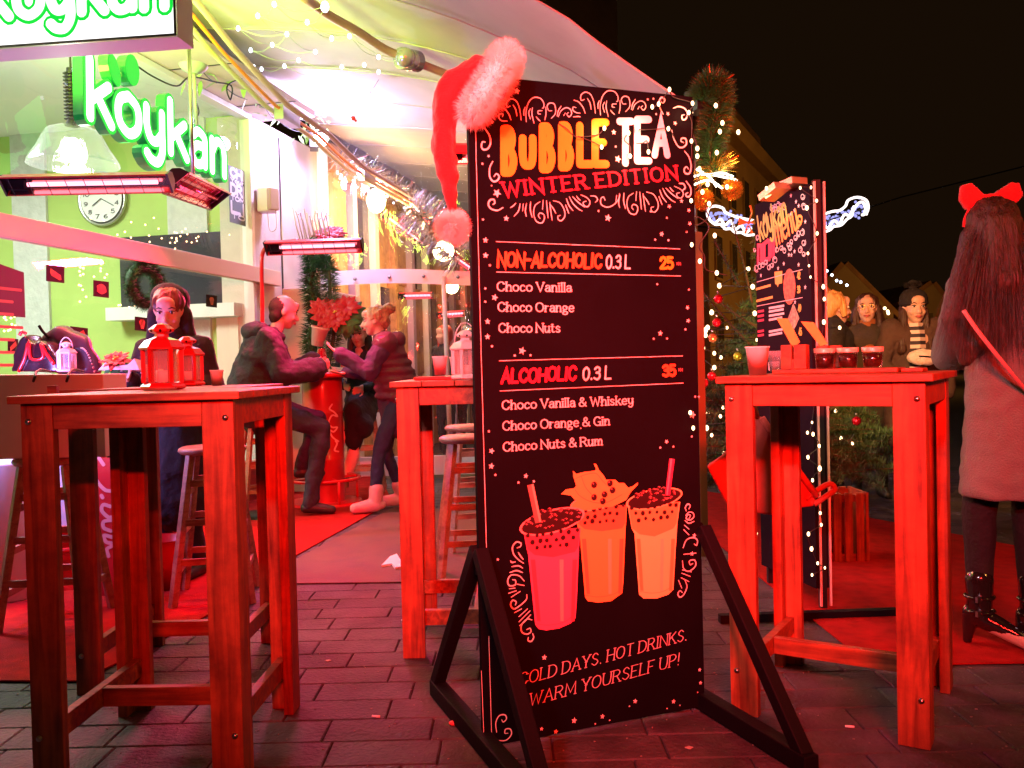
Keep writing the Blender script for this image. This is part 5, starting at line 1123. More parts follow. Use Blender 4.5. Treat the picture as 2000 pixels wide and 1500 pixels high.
tb(.125, .165, .1, .14, .017, .095, 'rear_block', M_woodx); tb(.17, .205, .1, .14, .017, .095, 'rear_block', M_woodx)
M_card = mat('card_yellow', (.62, .42, .08), .6, var=.1, vs=40)
def card(pts, Y, lb):
    q = [at(x, y, Y) for x, y in pts]; return MB().prism(q, (.002, .003, 0)).build('drink_card', M_card, label=lb, cat='card', group='yellow cards standing in the slotted blocks')
q = T0 + DU * .07 + DV * .025
card([(1516.5, 621), (1539, 622.5), (1562, 668), (1549, 680)], q.y, 'yellow card leaning in the front slotted block of the tray')
q = T0 + DU * .17 + DV * .12
card([(1564, 628), (1589, 629.5), (1617, 672), (1602, 676)], q.y, 'yellow card leaning in the rear block above the dark drinks')
M_dark = mat('dark_drink', (.015, .002, .003), .12, coat=.4)
for k, (u, lb) in enumerate(((.165, 'leftmost glass of dark drink, touching the slotted block'), (.24, 'middle glass of the three dark drinks on the tray'), (.318, 'rightmost glass of dark drink on the tasting tray'))):
    c = T0 + DU * u + DV * .045 + Vector((0, 0, .017)); t = thing('drink_glass', c, lb, 'glass', group='glasses of dark drink on the tasting tray')
    m = MB(); m.lathe(c, [(0, .003), (.027, .003), (.031, .048), (0, .048)], 24); m.build('drink', M_dark, t)
    m = MB(); m.lathe(c, [(0, 0), (.028, 0), (.034, .062), (.035, .066)], 24); m.build('glass', glassmat('clear_glass', (1, 1, 1), .08), t)
    m = MB(); m.lathe(c, [(.034, .053), (.0352, .0675), (.033, .0685), (.0322, .053)], 24); m.build('rim_band', mat('foil_rim', (.75, .5, .36), .4, metal=.3), t)
MB().box(gnd(1512, 724, TH) + Vector((0, 0, .022)), (.04, .035, .042), .4).build('sugar_box', mat('paper', (.8, .78, .76), .8), label='small pale sachet box between the paper cup and the tray', cat='box', bevel=.003)
# tote bag hung from the back of the right table
by = 3.62; bp_ = [(1378, 912), (1415, 888), (1468, 812), (1490, 818), (1540, 892), (1592, 962), (1590, 988), (1500, 1006), (1425, 994)]
tg = thing('tote_bag', at(1500, 1000, by), 'red cloth tote bag hanging askew behind the legs of the tray table', 'bag')
m = MB(); m.prism([at(x, y, by) for x, y in bp_], (.03, .10, 0)); m2 = fuse(m, 'bag_body', mat('tote_cloth', (.42, .05, .03), .85, var=.2, vs=6, bump=.4, bs=60), tg, .012, 3, (.01, 9))
m = MB(); m.tube([at(x, y, by - .012) for x, y in ((1488, 816), (1515, 856), (1545, 900), (1596, 970))], .014, 6); m.build('bag_hem', mat('tote_cloth', (.42, .05, .03), .85), tg)
m = MB(); m.tube(smoothpath([at(x, y, by) for x, y in ((1572, 975), (1600, 955), (1622, 945), (1630, 956), (1615, 968), (1590, 985))], 5), .012, 6); m.build('bag_handle', mat('tote_cloth', (.42, .05, .03), .85), tg)
m = MB(); p = at(1478, 815, by); m.tube([p, p + Vector((-.05, -.1, .12)), Vector((1.05, 3.37, 1.05))], .012, 6); m.build('bag_strap', mat('tote_cloth', (.42, .05, .03), .85), tg)
# ------------------------------------------------------------------ things on the left
cb = thing('carrier_bag', (-2.05, 4.1, .776), 'big white paper carrier bag with black cord handles behind the left tables', 'bag')
a, b_ = at(-70, 800, 4.0), at(203, 800, 4.0)
m = MB(); zt, zb = at(100, 733, 4.0).z, .777; m.prism([(a.x, 4.0, zb), (b_.x, 4.0, zb), (b_.x, 4.0, zt), (a.x, 4.0, zt + .01)], (.02, .2, 0)); m.build('bag_body', mat('bag_paper', (.75, .7, .68), .7, var=.04, vs=5), cb, bevel=.004)
for x in (68, 133): m = MB(); m.tube(smoothpath([at(x - 3, 745, 3.99), at(x, 736, 3.98), at(x + 2, 728, 4.03), at(x + 12, 722, 4.1), at(x + 30, 726, 4.19)], 4), .006, 6); m.build('cord_handle', M_wire, cb)
hb = thing('handbag', at(72, 726, 4.8), 'black leather handbag with red straps on the round red table', 'bag')
Zb = lambda x, y: at(x, y, 4.8); m = MB(); m.prism([Zb(x, y) for x, y in ((20, 727), (24, 690), (36, 662), (48, 652), (54, 664), (66, 672), (74, 664), (88, 672), (108, 700), (122, 727))], (0, .16, 0)); fuse(m, 'bag_body', mat('leather_black', (.03, .008, .012), .25, coat=.5), hb, .012, 3, (.012, 9))
for q in ([(38, 726), (50, 700), (58, 668), (62, 700), (86, 698), (82, 672), (92, 690), (108, 712)], [(40, 655), (45, 648), (53, 652)]): m = MB(); m.tube(smoothpath([Zb(x, y) - Vector((0, .01, 0)) for x, y in q], 4), .009, 6); m.build('strap', M_redpaint, hb)
ct_ = thing('folded_coat', at(150, 728, 5.0), 'dark coat with studded edge heaped on the round red table', 'coat'); m = MB(); Zb = lambda x, y: at(x, y, 5.05)
for (x, y), (x2, y2), r1, r2 in (((90, 668), (120, 655), .03, .06), ((120, 655), (160, 680), .06, .07), ((160, 680), (185, 722), .07, .04), ((130, 700), (170, 720), .09, .06)): m.cone(Zb(x, y), Zb(x2, y2), r1, r2)
fuse(m, 'coat_cloth', mat('coat_dark', (.05, .03, .06), .5, coat=.2), ct_, .014, 3, (.02, 12))
m = MB(); m.tube(smoothpath([at(76, 636, 5.0), at(84, 648, 5.0), at(96, 660, 5.0)], 4), .008, 6); m.build('coat_loop', M_black, ct_)
m = MB()
for k in range(12): t = k / 11; m.ell(at(158 + 26 * t, 676 + 46 * t * t + 4, 4.95), .006, n=6, m=4)
m.build('stud', M_steel, ct_)
# poinsettias
M_petal = mat('poinsettia_red', (.42, .004, .02), .5); M_leaf = mat('leaf_green', (.04, .16, .04), .5, var=.4)
def leafp(m, c, d, up, L, w):
    d = d.normalized(); s = d.cross(up).normalized(); 
    pr = [(0, .1), (.3, .8), (.55, 1), (.8, .6), (1, .02)]; vs = []
    for t, k in pr: q = c + d * L * t - up * L * .3 * t * t; vs += [q - s * w * k, q + up * w * .15, q + s * w * k]
    m.add(vs, [(i * 3 + j, i * 3 + j + 1, i * 3 + j + 4, i * 3 + j + 3) for i in range(4) for j in range(2)])
def poinsettia(c, s, label, n=16, face=(0, -.6, .8), green=True, spread=1):
    c = Vector(c); t = thing('poinsettia', c, label, 'plant'); f = Vector(face).normalized(); u, v, _ = basis(f); rnd = random.Random(int(s * 1000))
    for g in range(2 if green else 1):
        m = MB()
        for cl_ in range(5 if spread > 1 else 1):
            cc = c + (u * rnd.uniform(-1, 1) + v * rnd.uniform(-.5, .5)) * s * (spread - 1)
            for k in range(n): a = k * 2.4; tilt = .25 + .5 * (k / n) - .5 * g; leafp(m, cc - f * s * .1 * g, (u * math.cos(a) + v * math.sin(a)) + f * tilt, f, s * (1 - .35 * k / n) * (1.15 if g else 1), s * .2)
        m.build('leaf_cluster' if g else 'red_bract', M_leaf if g else M_petal, t)
    m = MB()
    for k in range(6): m.ell(c + u * rnd.gauss(0, .008) + v * rnd.gauss(0, .008) + f * s * .2, .006, n=6, m=4)
    m.build('flower_eye', mat('flower_yellow', (.7, .5, .05), .5), t); return t
poinsettia(at(225, 705, 4.7), .10, 'red poinsettia centrepiece between the lanterns on the round red table')
MB().prism([at(x, y, 4.66) for x, y in ((192, 722), (206, 708), (222, 716), (250, 712), (262, 700), (272, 722))], (0, .1, -.01)).build('napkin', mat('paper', (.8, .78, .76), .8), label='white paper napkin tucked under the poinsettia on the red table', cat='napkin')
poinsettia(at(655, 612, 7.9), .15, 'big red poinsettia bunch in a pot hanging on the pillar garland', n=18, spread=2.0, face=(.1, -.9, .35))
poinsettia(at(640, 458, 8.1), .13, 'magenta poinsettia on top of the stand heater lamp', n=16, spread=1.5, face=(0, -.7, .7))
c = at(622, 660, 7.85); pt = thing('flower_pot', c, 'pale tilted flower pot in the hanging pillar garland', 'pot'); ax = Vector((.25, -.1, 1)).normalized(); m = MB(); m.lathe(c - ax * .07, [(0, 0), (.05, 0), (.075, .15), (.085, .155), (.085, .17), (.07, .17)], 20, axis=ax); m.build('pot_body', mat('pot_pink', (.75, .5, .45), .5), pt)
# fir garland hanging down the pillar
gp = smoothpath([at(x, y, 8.0) for x, y in ((600, 470), (612, 520), (606, 560), (618, 610), (606, 660), (616, 700), (625, 735))], 8)
gd = thing('fir_garland', gp[0], 'dark green fir garland with twigs hanging down the pillar by the barrel table', 'garland')
m = MB(); m.tube(gp, .03, 6); spikes(m, gp, .06, 3500, .1, .004); m.build('garland_needles', mat('fir_green', (.03, .10, .03), .7, var=.4), gd)
gp2 = smoothpath([at(x, y, 7.95) for x, y in ((618, 500), (640, 520), (645, 580), (652, 650), (640, 720))], 8); m = MB(); m.tube(gp2, .02, 6); spikes(m, gp2, .05, 2200, .09, .004); m.build('garland_needles', mat('fir_green2', (.05, .12, .06), .7, var=.4), gd)
m = MB()
for k in range(14): x = 578 + k * 4.5; m.tube([at(x + 12, 480, 8.1), at(x, 440 - (k * 13 % 30), 8.0), at(x - 6 + k, 405 + (k * 7 % 25), 7.95)], .006, 5)
m.build('twig', mat('twig_white', (.7, .66, .7), .7), gd)
gl2 = smoothpath([FP.P(u, 3.52 - .05 * math.sin(u * 5), .26) for u in (-1.2, -.6, 0, .5, 1.0)], 8); m = MB(); rnd = random.Random(4)
g3 = thing('leaf_garland', gl2[0], 'string of pale green leaves and cable twisted along the awning pipe', 'garland')
for k in range(90):
    p = gl2[rnd.randrange(len(gl2))] + Vector((rnd.gauss(0, .05), rnd.gauss(0, .05), rnd.gauss(0, .06))); leafp(m, p, Vector((rnd.gauss(0, 1), rnd.gauss(0, 1), rnd.gauss(0, 1))), Vector((0, 0, 1)), .1, .022)
m.build('garland_leaf', mat('pale_leaf', (.35, .55, .2), .5), g3, kind='stuff')
m = MB()
for s in range(4): m.tube(smoothpath([p + Vector((.05 * math.sin(i * 1.3 + s), .05 * math.cos(i + s * 2), .06 * math.sin(i * .9 + s * 2))) for i, p in enumerate(gl2[::3])], 4), .004, 5)
m.build('garland_cable', M_wire, g3)
# silver tinsel and lights along the far awning edge
m = MB(); tp = [FP.P(1.6 + k * .45, 3.42 - .03 * (k % 2), .2) for k in range(14)]; tn = thing('silver_tinsel', tp[0], 'silver icicle tinsel bundle along the awning edge near the pompom', 'tinsel')
spikes(m, tp, .07, 1800, .22, .006); m.build('tinsel_strands', mat('silver_foil', (.8, .8, .85), .2, metal=1), tn)
m = MB(); p2 = [at(x, y, 9.0) for x, y in ((795, 405), (830, 430), (870, 470), (905, 500))]; spikes(m, smoothpath(p2, 5), .16, 900, .2, .006); m.build('tinsel_strands', mat('silver_foil', (.8, .8, .85), .2, metal=1), tn)
b0 = None
for k in range(60):
    p = tp[k % 13].lerp(tp[k % 13 + 1], rnd.random()) + Vector((rnd.gauss(0, .06), rnd.gauss(0, .06), rnd.gauss(-.05, .08)))
    if b0 is None: b0 = MB().ell((0, 0, 0), .012, n=8, m=6).build('bulb', M_bulbw, tn, world=False); b0.location = WM(tn).inverted() @ p
    else: inst(b0, tn, p)
# ------------------------------------------------------------------ more odds and ends at the left
rb = thing('drinks_board', at(205, 1150, 4.35), 'red drinks board with white script leaning behind the left tables', 'sign')
RP = Plane(at(176, 1165, 4.3), (1, .1, 0), (-.06, .3, 1)); a0, a1 = RP.px(178, 1165), RP.px(262, 890)
MB().prism([RP.P(a0[0], a0[1]), RP.P(a1[0] - .0, a0[1]), RP.P(a1[0], a1[1]), RP.P(a0[0], a1[1])], RP.N * -.02).build('board_panel', mat('board_red', (.5, .005, .015), .35), rb)
m = MB(); Zr = lambda x, y: RP.px(x / 3.333, 700 + y / 3.333)
for q in ([(700, 690), (640, 610), (610, 680), (650, 790), (700, 850), (740, 860)], [(680, 890), (688, 905)], [(735, 960), (690, 950), (680, 990), (720, 1030), (740, 1030)], [(740, 1050), (690, 1060), (690, 1100), (735, 1120)], [(740, 1160), (690, 1150), (700, 1190), (740, 1200)], [(735, 1220), (705, 1240), (715, 1285)]):
    ribbon(m, [(v.x, v.y) for v in smoothpath([Zr(*p) + (0,) for p in q], 5)], .018, RP, .002)
m.build('board_script', mat('script_pink', (.75, .35, .38), .5), rb)
bk = gnd(322, 1150); bu = thing('bucket', bk, 'red plastic bucket on the carpet behind the left table legs', 'bucket'); m = MB(); m.lathe(bk, [(0, .01), (.10, .01), (.10, 0), (.13, .2), (.14, .27), (.148, .275), (.135, .27), (.1, .02)], 28); m.build('bucket_wall', M_redpaint, bu)
wb = gnd(22, 1172); t = thing('waste_bin', wb, 'tall pale bin lit violet past the left edge table', 'bin'); m = MB(); m.lathe(wb, [(.0, 0), (.10, 0), (.11, .02), (.115, .7), (.12, .71), (.11, .72), (0, .72)], 28); m.build('bin_body', mat('bin_white', (.7, .68, .72), .5), t)
MB().box(at(124, 965, 4.6), (.1, .05, .32)).build('paper_bag', mat('bag_paper', (.75, .7, .68), .7), label='small pale bag under the round red table, lit violet', cat='bag')
# cord lamp socket hanging from the folding arm
sk = at(615, 58, 7.2); t = thing('lamp_socket', sk, 'bare pink bulb socket hanging on a curved cable from the awning arm', 'lamp socket')
m = MB(); m.lathe(sk, [(.03, -.055), (.032, -.05), (.032, .03), (.022, .055), (0, .06)], 18); m.build('socket', mat('socket_pink', (.5, .24, .22), .5), t)
m = MB(); m.tube(smoothpath([sk + Vector((0, 0, .06)), at(617, 32, 7.2), at(624, 22, 7.2), at(650, 40, 7.3), at(690, 75, 7.5), at(735, 110, 7.6)], 5), .005, 6); m.build('cable', M_wire, t)
for (x, y), lb, mt in (((690, 231), 'small dark red ornament dangling under the awning', M_redpaint), ((766, 150), 'small dark ball ornament dangling under the awning', M_black)):
    p = at(x, y, 7.6); t = thing('ornament', p, lb, 'ornament', group=None); m = MB(); m.ell(p, (.022, .02, .02)); m.ell(p + Vector((.02, 0, -.02)), .012); m.build('ornament_body', mt, t); m = MB(); m.tube([p, p + Vector((.12, 0, .16)), p + Vector((.25, 0, .36))], .002, 5); m.build('thread', M_wire, t)
# net lights under the awning
net = [(285, 28), (615, 45), (178, 103), (500, 145), (368, 222), (660, 250), (775, 235), (272, 292), (553, 337), (443, 392), (132, 327), (965, 372), (1112, 385), (352, 430), (725, 435), (872, 423), (965, 468), (613, 493), (507, 518), (432, 548), (883, 570), (928, 592), (908, 640), (330, 553), (503, 636), (460, 642), (648, 605), (613, 752), (50, 185), (152, 435), (203, 450), (57, 432), (70, 452), (380, 650), (440, 670), (570, 620), (560, 690)]
nl = thing('net_lights', canopy(3, 2, .2), 'net of small white bulbs strung under the awning cloth', 'fairy lights'); P = []
for x, y in net:
    h = canopy_hit(450 + x / 3.334, y / 3.334, .14); p = h[0] if h else at(450 + x / 3.334, y / 3.334, 7.0); P.append(p)
b0 = MB().ell((0, 0, 0), (.013, .013, .018), n=8, m=6).build('bulb', M_bulbw, nl, world=False); b0.location = WM(nl).inverted() @ P[0]
for k, p in enumerate(P[1:]): c = inst(b0, nl, p); c.scale = (1.9,) * 3 if net[k + 1] in ((615, 45), (1112, 385), (908, 640)) else (1, 1, 1)
m = MB(); done = set()
for i, p in enumerate(P):
    near_ = sorted(range(len(P)), key=lambda j: (P[j] - p).length)[1:3]
    for j in near_:
        if (min(i, j), max(i, j)) in done or (P[j] - p).length > 2: continue
        done.add((min(i, j), max(i, j))); q = P[j]; mid = (p + q) / 2 - Vector((0, 0, .07 * (p - q).length + .01)); m.tube(smoothpath([p, mid, q], 4), .0022, 4)
m.build('wire', M_wirew, nl)

# ------------------------------------------------------------------ santa hat on the corner of the board
SY = 2.60; S_ = FPX / SY; hp = lambda x, y, dy=0: at(x, y, SY + dy)
ht = thing('santa_hat', hp(948, 240), 'red santa hat with fur brim pulled over the corner of the menu board', 'hat')
m = MB(); pth = [(946, 160, 50), (926, 160, 48), (904, 168, 42), (884, 196, 34), (870, 240, 25), (870, 290, 22), (874, 330, 20), (880, 370, 15), (885, 408, 9)]
for (x, y, r), (x2, y2, r2) in zip(pth, pth[1:]):
    a, b_ = hp(x, y), hp(x2, y2)
    for dy in (-.012, .012): m.cone(a + Vector((0, dy, 0)), b_ + Vector((0, dy, 0)), r / S_ * .86, r2 / S_ * .86)
M_felt = mat('red_felt', (.62, .006, .008), .85, sheen=.3, bump=.4, bs=150)
fuse(m, 'hat_cloth', M_felt, ht, .006, 5, [(.020, (13, 13, 7)), (.009, 30)])
M_fur = mat('white_fur', (.92, .84, .78), .9, sheen=.4, sss=.1)
e1 = (hp(984, 108) - hp(908, 228)); cen = (hp(990, 112) + hp(920, 230)) / 2 + Vector((0, -.03, 0)); L1 = e1.length / 2; e1.normalize(); dep = Vector((0, 1, 0)) * .95 + Vector((.25, 0, 0)); bul = Vector((.35, 0, -.25))
rg = [cen + e1 * L1 * .86 * math.cos(k / 28 * 6.2832) - dep * .055 * math.sin(k / 28 * 6.2832) + bul * .05 * max(0, math.sin(k / 28 * 6.2832)) for k in range(28)]
m = MB(); m.tube(rg, .034, 10, closed=True); spikes(m, rg + [rg[0]], .042, 12000, .036, .0009, .5); m.build('fur_brim', M_fur, ht)
pc_ = hp(884, 444); m = MB(); m.ell(pc_, .034)
for _ in range(6500):
    d = Vector((random.gauss(0, 1), random.gauss(0, 1), random.gauss(0, 1))).normalized(); s = pc_ + d * .026; e = pc_ + (d + Vector((random.gauss(0, .18), random.gauss(0, .18), random.gauss(0, .18)))).normalized() * random.uniform(.045, .064); sd = d.cross(Vector((.3, .5, .8))).normalized() * .0009; m.add([s - sd, s + sd, e], [(0, 1, 2)])
m.build('pompom', M_fur, ht)
# light string over the board
ls = thing('light_string', BP.P(.6, 1.8, .02), 'warm light string looped across the top right of the menu board', 'fairy lights')
Zl = lambda x, y, n=.02: BP.at(940 + x / 4.762, 160 + y / 4.762, n)
loops = [[(1750, 70), (1790, 140), (1965, 198), (1930, 285), (1958, 380), (1955, 550), (1960, 720)], [(720, 385), (800, 440), (850, 490), (905, 512), (1080, 490), (1145, 430)], [(1120, 605), (1040, 560), (900, 505)], [(1370, 475), (1330, 540), (1385, 600), (1385, 690)], [(1450, 430), (1480, 445), (1620, 440), (1740, 435), (1800, 520)], [(1555, 650), (1540, 550), (1500, 570), (1440, 570)], [(1590, 232), (1650, 205), (1750, 70)]]
m = MB()
for q in loops: m.tube(smoothpath([Zl(x, y, .006 + .008 * (i % 2)) for i, (x, y) in enumerate(q)], 5), .0016, 5)
m.build('wire', M_wire, ls)
bl = [(1750, 70), (1590, 232), (1650, 205), (1965, 198), (1930, 285), (1145, 430), (1370, 475), (1450, 430), (1740, 435), (1120, 605), (1555, 650), (1385, 690), (1955, 550)]
P = [Zl(x, y, .022) for x, y in bl] + [BP.at(x, y, .02) for x, y in ((1351, 478), (1354, 836), (1348, 806), (1350, 392))]
b0 = MB().ell((0, 0, 0), (.005, .005, .0075), n=10, m=8).build('bulb', M_bulb, ls, world=False); b0.location = WM(ls).inverted() @ P[0]
for p in P[1:]: inst(b0, ls, p)
for k in (5, 7, 10, 4, 11): lamp('POINT', 'bulb_light', P[k] + BP.N * .012, .35, (1, .6, .3), ls, .006)
# awning corner: bracket, tinsel boa and gold baubles
bx = at(1362, 198, 4.0); MB().box(bx, (.07, .1, .1), .4).build('corner_bracket', M_darkmetal, aw)
tp = smoothpath([at(x, y, 3.95) for x, y in ((1372, 200), (1380, 178), (1394, 164), (1402, 185), (1398, 230), (1388, 270), (1386, 310), (1400, 340))], 10)
tn = thing('tinsel_boa', tp[0], 'thick dark green and gold tinsel boa hanging from the awning corner', 'tinsel')
m = MB(); m.tube(tp, .03, 6); spikes(m, tp, .045, 6500, .062, .0022); m.build('tinsel_green', mat('tinsel_green', (.02, .12, .02), .5), tn)
m = MB(); spikes(m, tp[10:50], .06, 900, .05, .002); spikes(m, tp[-8:], .07, 500, .07, .002); m.build('tinsel_gold', mat('tinsel_gold', (.7, .42, .05), .22, metal=.8), tn)
for (x, y), lb in (((1430, 370), 'gold spiky bauble hanging right of the tinsel boa'), ((1374, 390), 'gold spiky bauble hanging against the edge of the menu board')):
    p = at(x, y, 3.9); t = thing('gold_bauble', p, lb, 'bauble', group='gold baubles by the awning corner'); m = MB(); m.ell(p, .032); 
    for _ in range(500): d = Vector((random.gauss(0, 1), random.gauss(0, 1), random.gauss(0, 1))).normalized(); s = p + d * .03; e = p + d * .052; sd = d.cross(Vector((.3, .5, .8))).normalized() * .004; m.add([s - sd, s + sd, e], [(0, 1, 2)])
    m.build('bauble_body', mat('gold_foil_glow', (.8, .45, .06), .2, metal=.9, emit=(1, .45, .05), es=.04), t)  # foil given a faint glow of its own, though no lamp
    m = MB(); m.tube([p, p + Vector((-.02, 0, .1)), at(1400, 320, 3.95)], .003, 5); m.build('thread', M_wire, t)
sb = thing('light_spray', at(1400, 345, 3.92), 'spray of glowing white twigs under the tinsel boa', 'fairy lights'); m = MB()
for q in ([(1352, 345), (1380, 340), (1410, 345), (1440, 352)], [(1352, 362), (1385, 352), (1415, 372), (1425, 384)], [(1360, 330), (1385, 345), (1400, 365)], [(1390, 340), (1412, 338), (1432, 345)]): m.tube(smoothpath([at(x, y, 3.92) for x, y in q], 4), .0045, 6)
m.build('glowing_twig', emat('twig_glow', (1, .8, .62), 9), sb)
lamp('POINT', 'spray_light', at(1405, 345, 3.8), 3.2, (1, .62, .3), sb, .03)
P = [at(x, y, 3.85) for x, y in ((1398, 206), (1411, 240), (1406, 257), (1442, 258), (1362, 290), (1400, 298), (1362, 305), (1385, 398), (1396, 460), (1367, 510), (1400, 533), (1350, 220), (1366, 330), (1382, 360), (1420, 365), (1372, 375))]
b0 = MB().ell((0, 0, 0), (.008, .008, .011), n=10, m=8).build('bulb', M_bulb, sb, world=False); b0.location = WM(sb).inverted() @ P[0]
for p in P[1:]: inst(b0, sb, p)
m = MB(); m.tube(smoothpath([at(x, y, 3.9) for x, y in ((1353, 260), (1362, 290), (1358, 330), (1375, 400), (1383, 425), (1360, 440), (1352, 428), (1366, 425), (1385, 445), (1366, 480), (1376, 500), (1378, 525), (1400, 533), (1420, 538))], 6), .003, 5); m.build('wire', M_wire, sb)
MB().box(Vector((at(1366, 600, 5.2).x, 5.2, .95)), (.04, .05, 1.9)).build('terrace_post', mat('post_ochre', (.16, .13, .05), .8, spec=.05), label='pale terrace post just right of the menu board', cat='post')
# ------------------------------------------------------------------ second menu board
pL, pR = at(1478, 600, 4.5), at(1585, 600, 4.0); U2 = Vector((pR.x - pL.x, pR.y - pL.y, 0)); W2 = U2.length
B2P = Plane((pL.x, pL.y, 0), U2); H2 = 1.93
b2 = thing('food_menu_board', B2P.P(W2 / 2, 0, -.02), 'narrow dark food menu board with light string, beside the fir tree', 'menu board')
M_b2 = mat('board_aubergine', (.012, .006, .011), .7, spec=.04, var=.15, vs=4)
MB().prism([B2P.P(0, .1, -.02), B2P.P(W2, .1, -.02), B2P.P(W2, H2, -.02), B2P.P(0, H2, -.02)], B2P.N * .02).build('panel', M_b2, b2)
for off, nm in ((-.02, 'edge_strip'), (-.068, 'edge_strip')): MB().bar(B2P.P(W2 + .006, .02, off), B2P.P(W2 + .006, H2 + .01, off), .008, .014).build(nm, mat('edge_pink', (.75, .45, .4), .4), b2)
MB().prism([B2P.P(0, .1, -.075), B2P.P(W2, .1, -.075), B2P.P(W2, H2, -.075), B2P.P(0, H2, -.075)], B2P.N * .02).build('rear_panel', M_b2, b2)
MB().bar(B2P.P(W2 - .01, 0, -.038), B2P.P(W2 - .01, H2 + .02, -.038), .03, .03).build('post', M_darkmetal, b2)
MB().bar(gnd(1405, 1208, .02), gnd(1752, 1196, .02), .04, .035).build('foot_bar', M_black, b2)
MB().bar(B2P.P(0.02, 0, -.038), B2P.P(.02, H2, -.038), .03, .03).build('post', M_darkmetal, b2)
for px0, py0, px1, py1 in ((1496, 388, 1528, 362), (1530, 366, 1562, 352)):
    m = MB(); m.bar(at(px0, py0, 4.15), at(px1, py1, 4.05), .09, .03); m.build('clip_lamp', mat('lamp_brass', (.5, .32, .2), .3, metal=.6), b2)
m = MB(); m.bar(at(1494, 386, 4.1), at(1518, 370, 4.08), .012, .012); m.build('clip_glow', emat('clip_glow', (1, .45, .18), 4), b2)
lamp('SPOT', 'rear_clip_light', at(1602, 352, 4.35), 520, (1, .42, .12), b2, .04, aim=(3.0, 7.1, 1.25), spot=62)
lamp('AREA', 'clip_light', at(1520, 372, 4.0) + B2P.N * .12, 1.6, (1, .62, .5), b2, .2, .05, at(1530, 560, 4.2))
Zm = lambda x, y: B2P.px(1440 + x / 5, 360 + y / 5)
m = MB(); write(m, 'koykan', B2P, Zm(225, 555), Zm(492, 345), .13, .015, .001); disc(m, B2P, *Zm(262, 345), .012, .0012, 10, .03); disc(m, B2P, *Zm(285, 325), .012, .0012, 10, .03); m.build('logo_lettering', mat('print_lime', (.45, .6, .05), .5), b2)
m = MB(); write(m, 'menu', B2P, Zm(385, 600), Zm(600, 420), .135, .015, .001); ribbon(m, [(v.x, v.y) for v in smoothpath([Zm(*p) + (0,) for p in ((590, 420), (625, 380), (630, 320), (600, 310), (595, 350), (620, 375))], 4)], .012, B2P, .0012); m.build('menu_lettering', C_org, b2)
m = MB(); write(m, 'BRUNCH', B2P, Zm(195, 770), Zm(372, 690), .19, .017, .001, track=.1) if 0 else None
for q in ([(205, 770), (205, 600), (235, 600), (235, 740)], [(250, 760), (250, 590)], [(300, 550), (265, 580), (265, 740), (300, 730)], [(315, 730), (315, 560)], [(335, 560), (330, 700)], [(360, 480), (355, 710)], [(335, 560), (370, 540)]): ribbon(m, [Zm(*p) for p in q], .022, B2P, .001 + q[0][0] * 1e-7)
m.build('scribble_lettering', C_red, b2)
m = MB(); rnd = random.Random(2)
def spiral(cx, cy, r, a0, turns=1.4): return [(cx + r * (1 - .55 * t) * math.cos(a0 + t * turns * 6.28), cy + r * 1.5 * (1 - .55 * t) * math.sin(a0 + t * turns * 6.28)) for t in [k / 14 for k in range(15)]]
for k, (x, y) in enumerate([(340, 230), (370, 210), (400, 205), (430, 215), (460, 225), (400, 240), (350, 250), (640, 120), (650, 220), (200, 520), (170, 640), (390, 640), (430, 620), (460, 650), (500, 590), (530, 560), (570, 520), (600, 480), (635, 470), (650, 570), (615, 640), (650, 680), (190, 820), (220, 800), (250, 790), (280, 760), (310, 810), (340, 790), (370, 740), (515, 620)]): ribbon(m, [Zm(*p) for p in spiral(x, y, rnd.uniform(14, 26), rnd.random() * 6)], .004, B2P, .0008 + k * 1e-5)
for k, (x, y) in enumerate([(575, 170), (600, 210), (525, 290), (525, 110), (560, 255), (455, 775), (560, 655), (665, 365), (232, 890), (400, 820), (600, 785), (530, 690), (505, 688), (665, 1005), (565, 1150)]): star(m, B2P, *Zm(x, y), .012, .0008 + k * 1e-6)
for a, b_ in (((190, 955), (470, 875)), ((535, 858), (638, 832)), ((190, 1190), (640, 1105))): ribbon(m, [Zm(*a), Zm(*b_)], .003, B2P, .001, cap=False)
for y in (1210, 1245, 1285, 1325, 1440, 1475): ribbon(m, [Zm(310, y), Zm(440 + (y * 7 % 25), y - 25)], .011, B2P, .001, cap=False)
m.build('white_print', C_white, b2, kind='stuff')
m = MB(); 
for (x0, y0, x1, y1) in ((185, 1025, 328, 985), (190, 1140, 348, 1100)): ribbon(m, [Zm(x0, y0), Zm(x1, y1)], .012, B2P, .001, cap=False)
for s, x, y in (('42', 590, 925), ('38', 590, 1060), ('49', 598, 1245), ('45', 605, 1475)): write(m, s, B2P, Zm(x, y), Zm(x + 26, y - 6), .03, .007, .001)
q = [Zm(*p) for p in ((365, 855), (440, 845), (440, 965), (405, 975), (398, 1005), (385, 975), (372, 975))]; m.add([B2P.P(u, v, .001) for u, v in q], [list(range(7))[::-1]]); m.build('yellow_print', mat('print_yellow', (.85, .5, .05), .5), b2, kind='stuff')
m = MB()
for y in (1245, 1290, 1335, 1440, 1480): ribbon(m, [Zm(200, y), Zm(262, y - 12)], .012, B2P, .001, cap=False)
m.build('crimson_print', mat('print_crimson', (.5, .02, .07), .5), b2, kind='stuff')
u, v = Zm(510, 1000); m = MB(); disc(m, B2P, u, v, .055, .001, 20, .085); m.build('printed_dish', mat('dish_orange', (.75, .16, .05), .5, var=.6, vs=60), b2)
m = MB(); m.add([B2P.P(*Zm(*p), .001) for p in ((550, 1160), (495, 1310), (555, 1425), (608, 1305))], [(3, 2, 1, 0)][::1]); m.build('printed_photo', mat('dish_green', (.45, .35, .2), .5, var=.7, vs=60), b2)
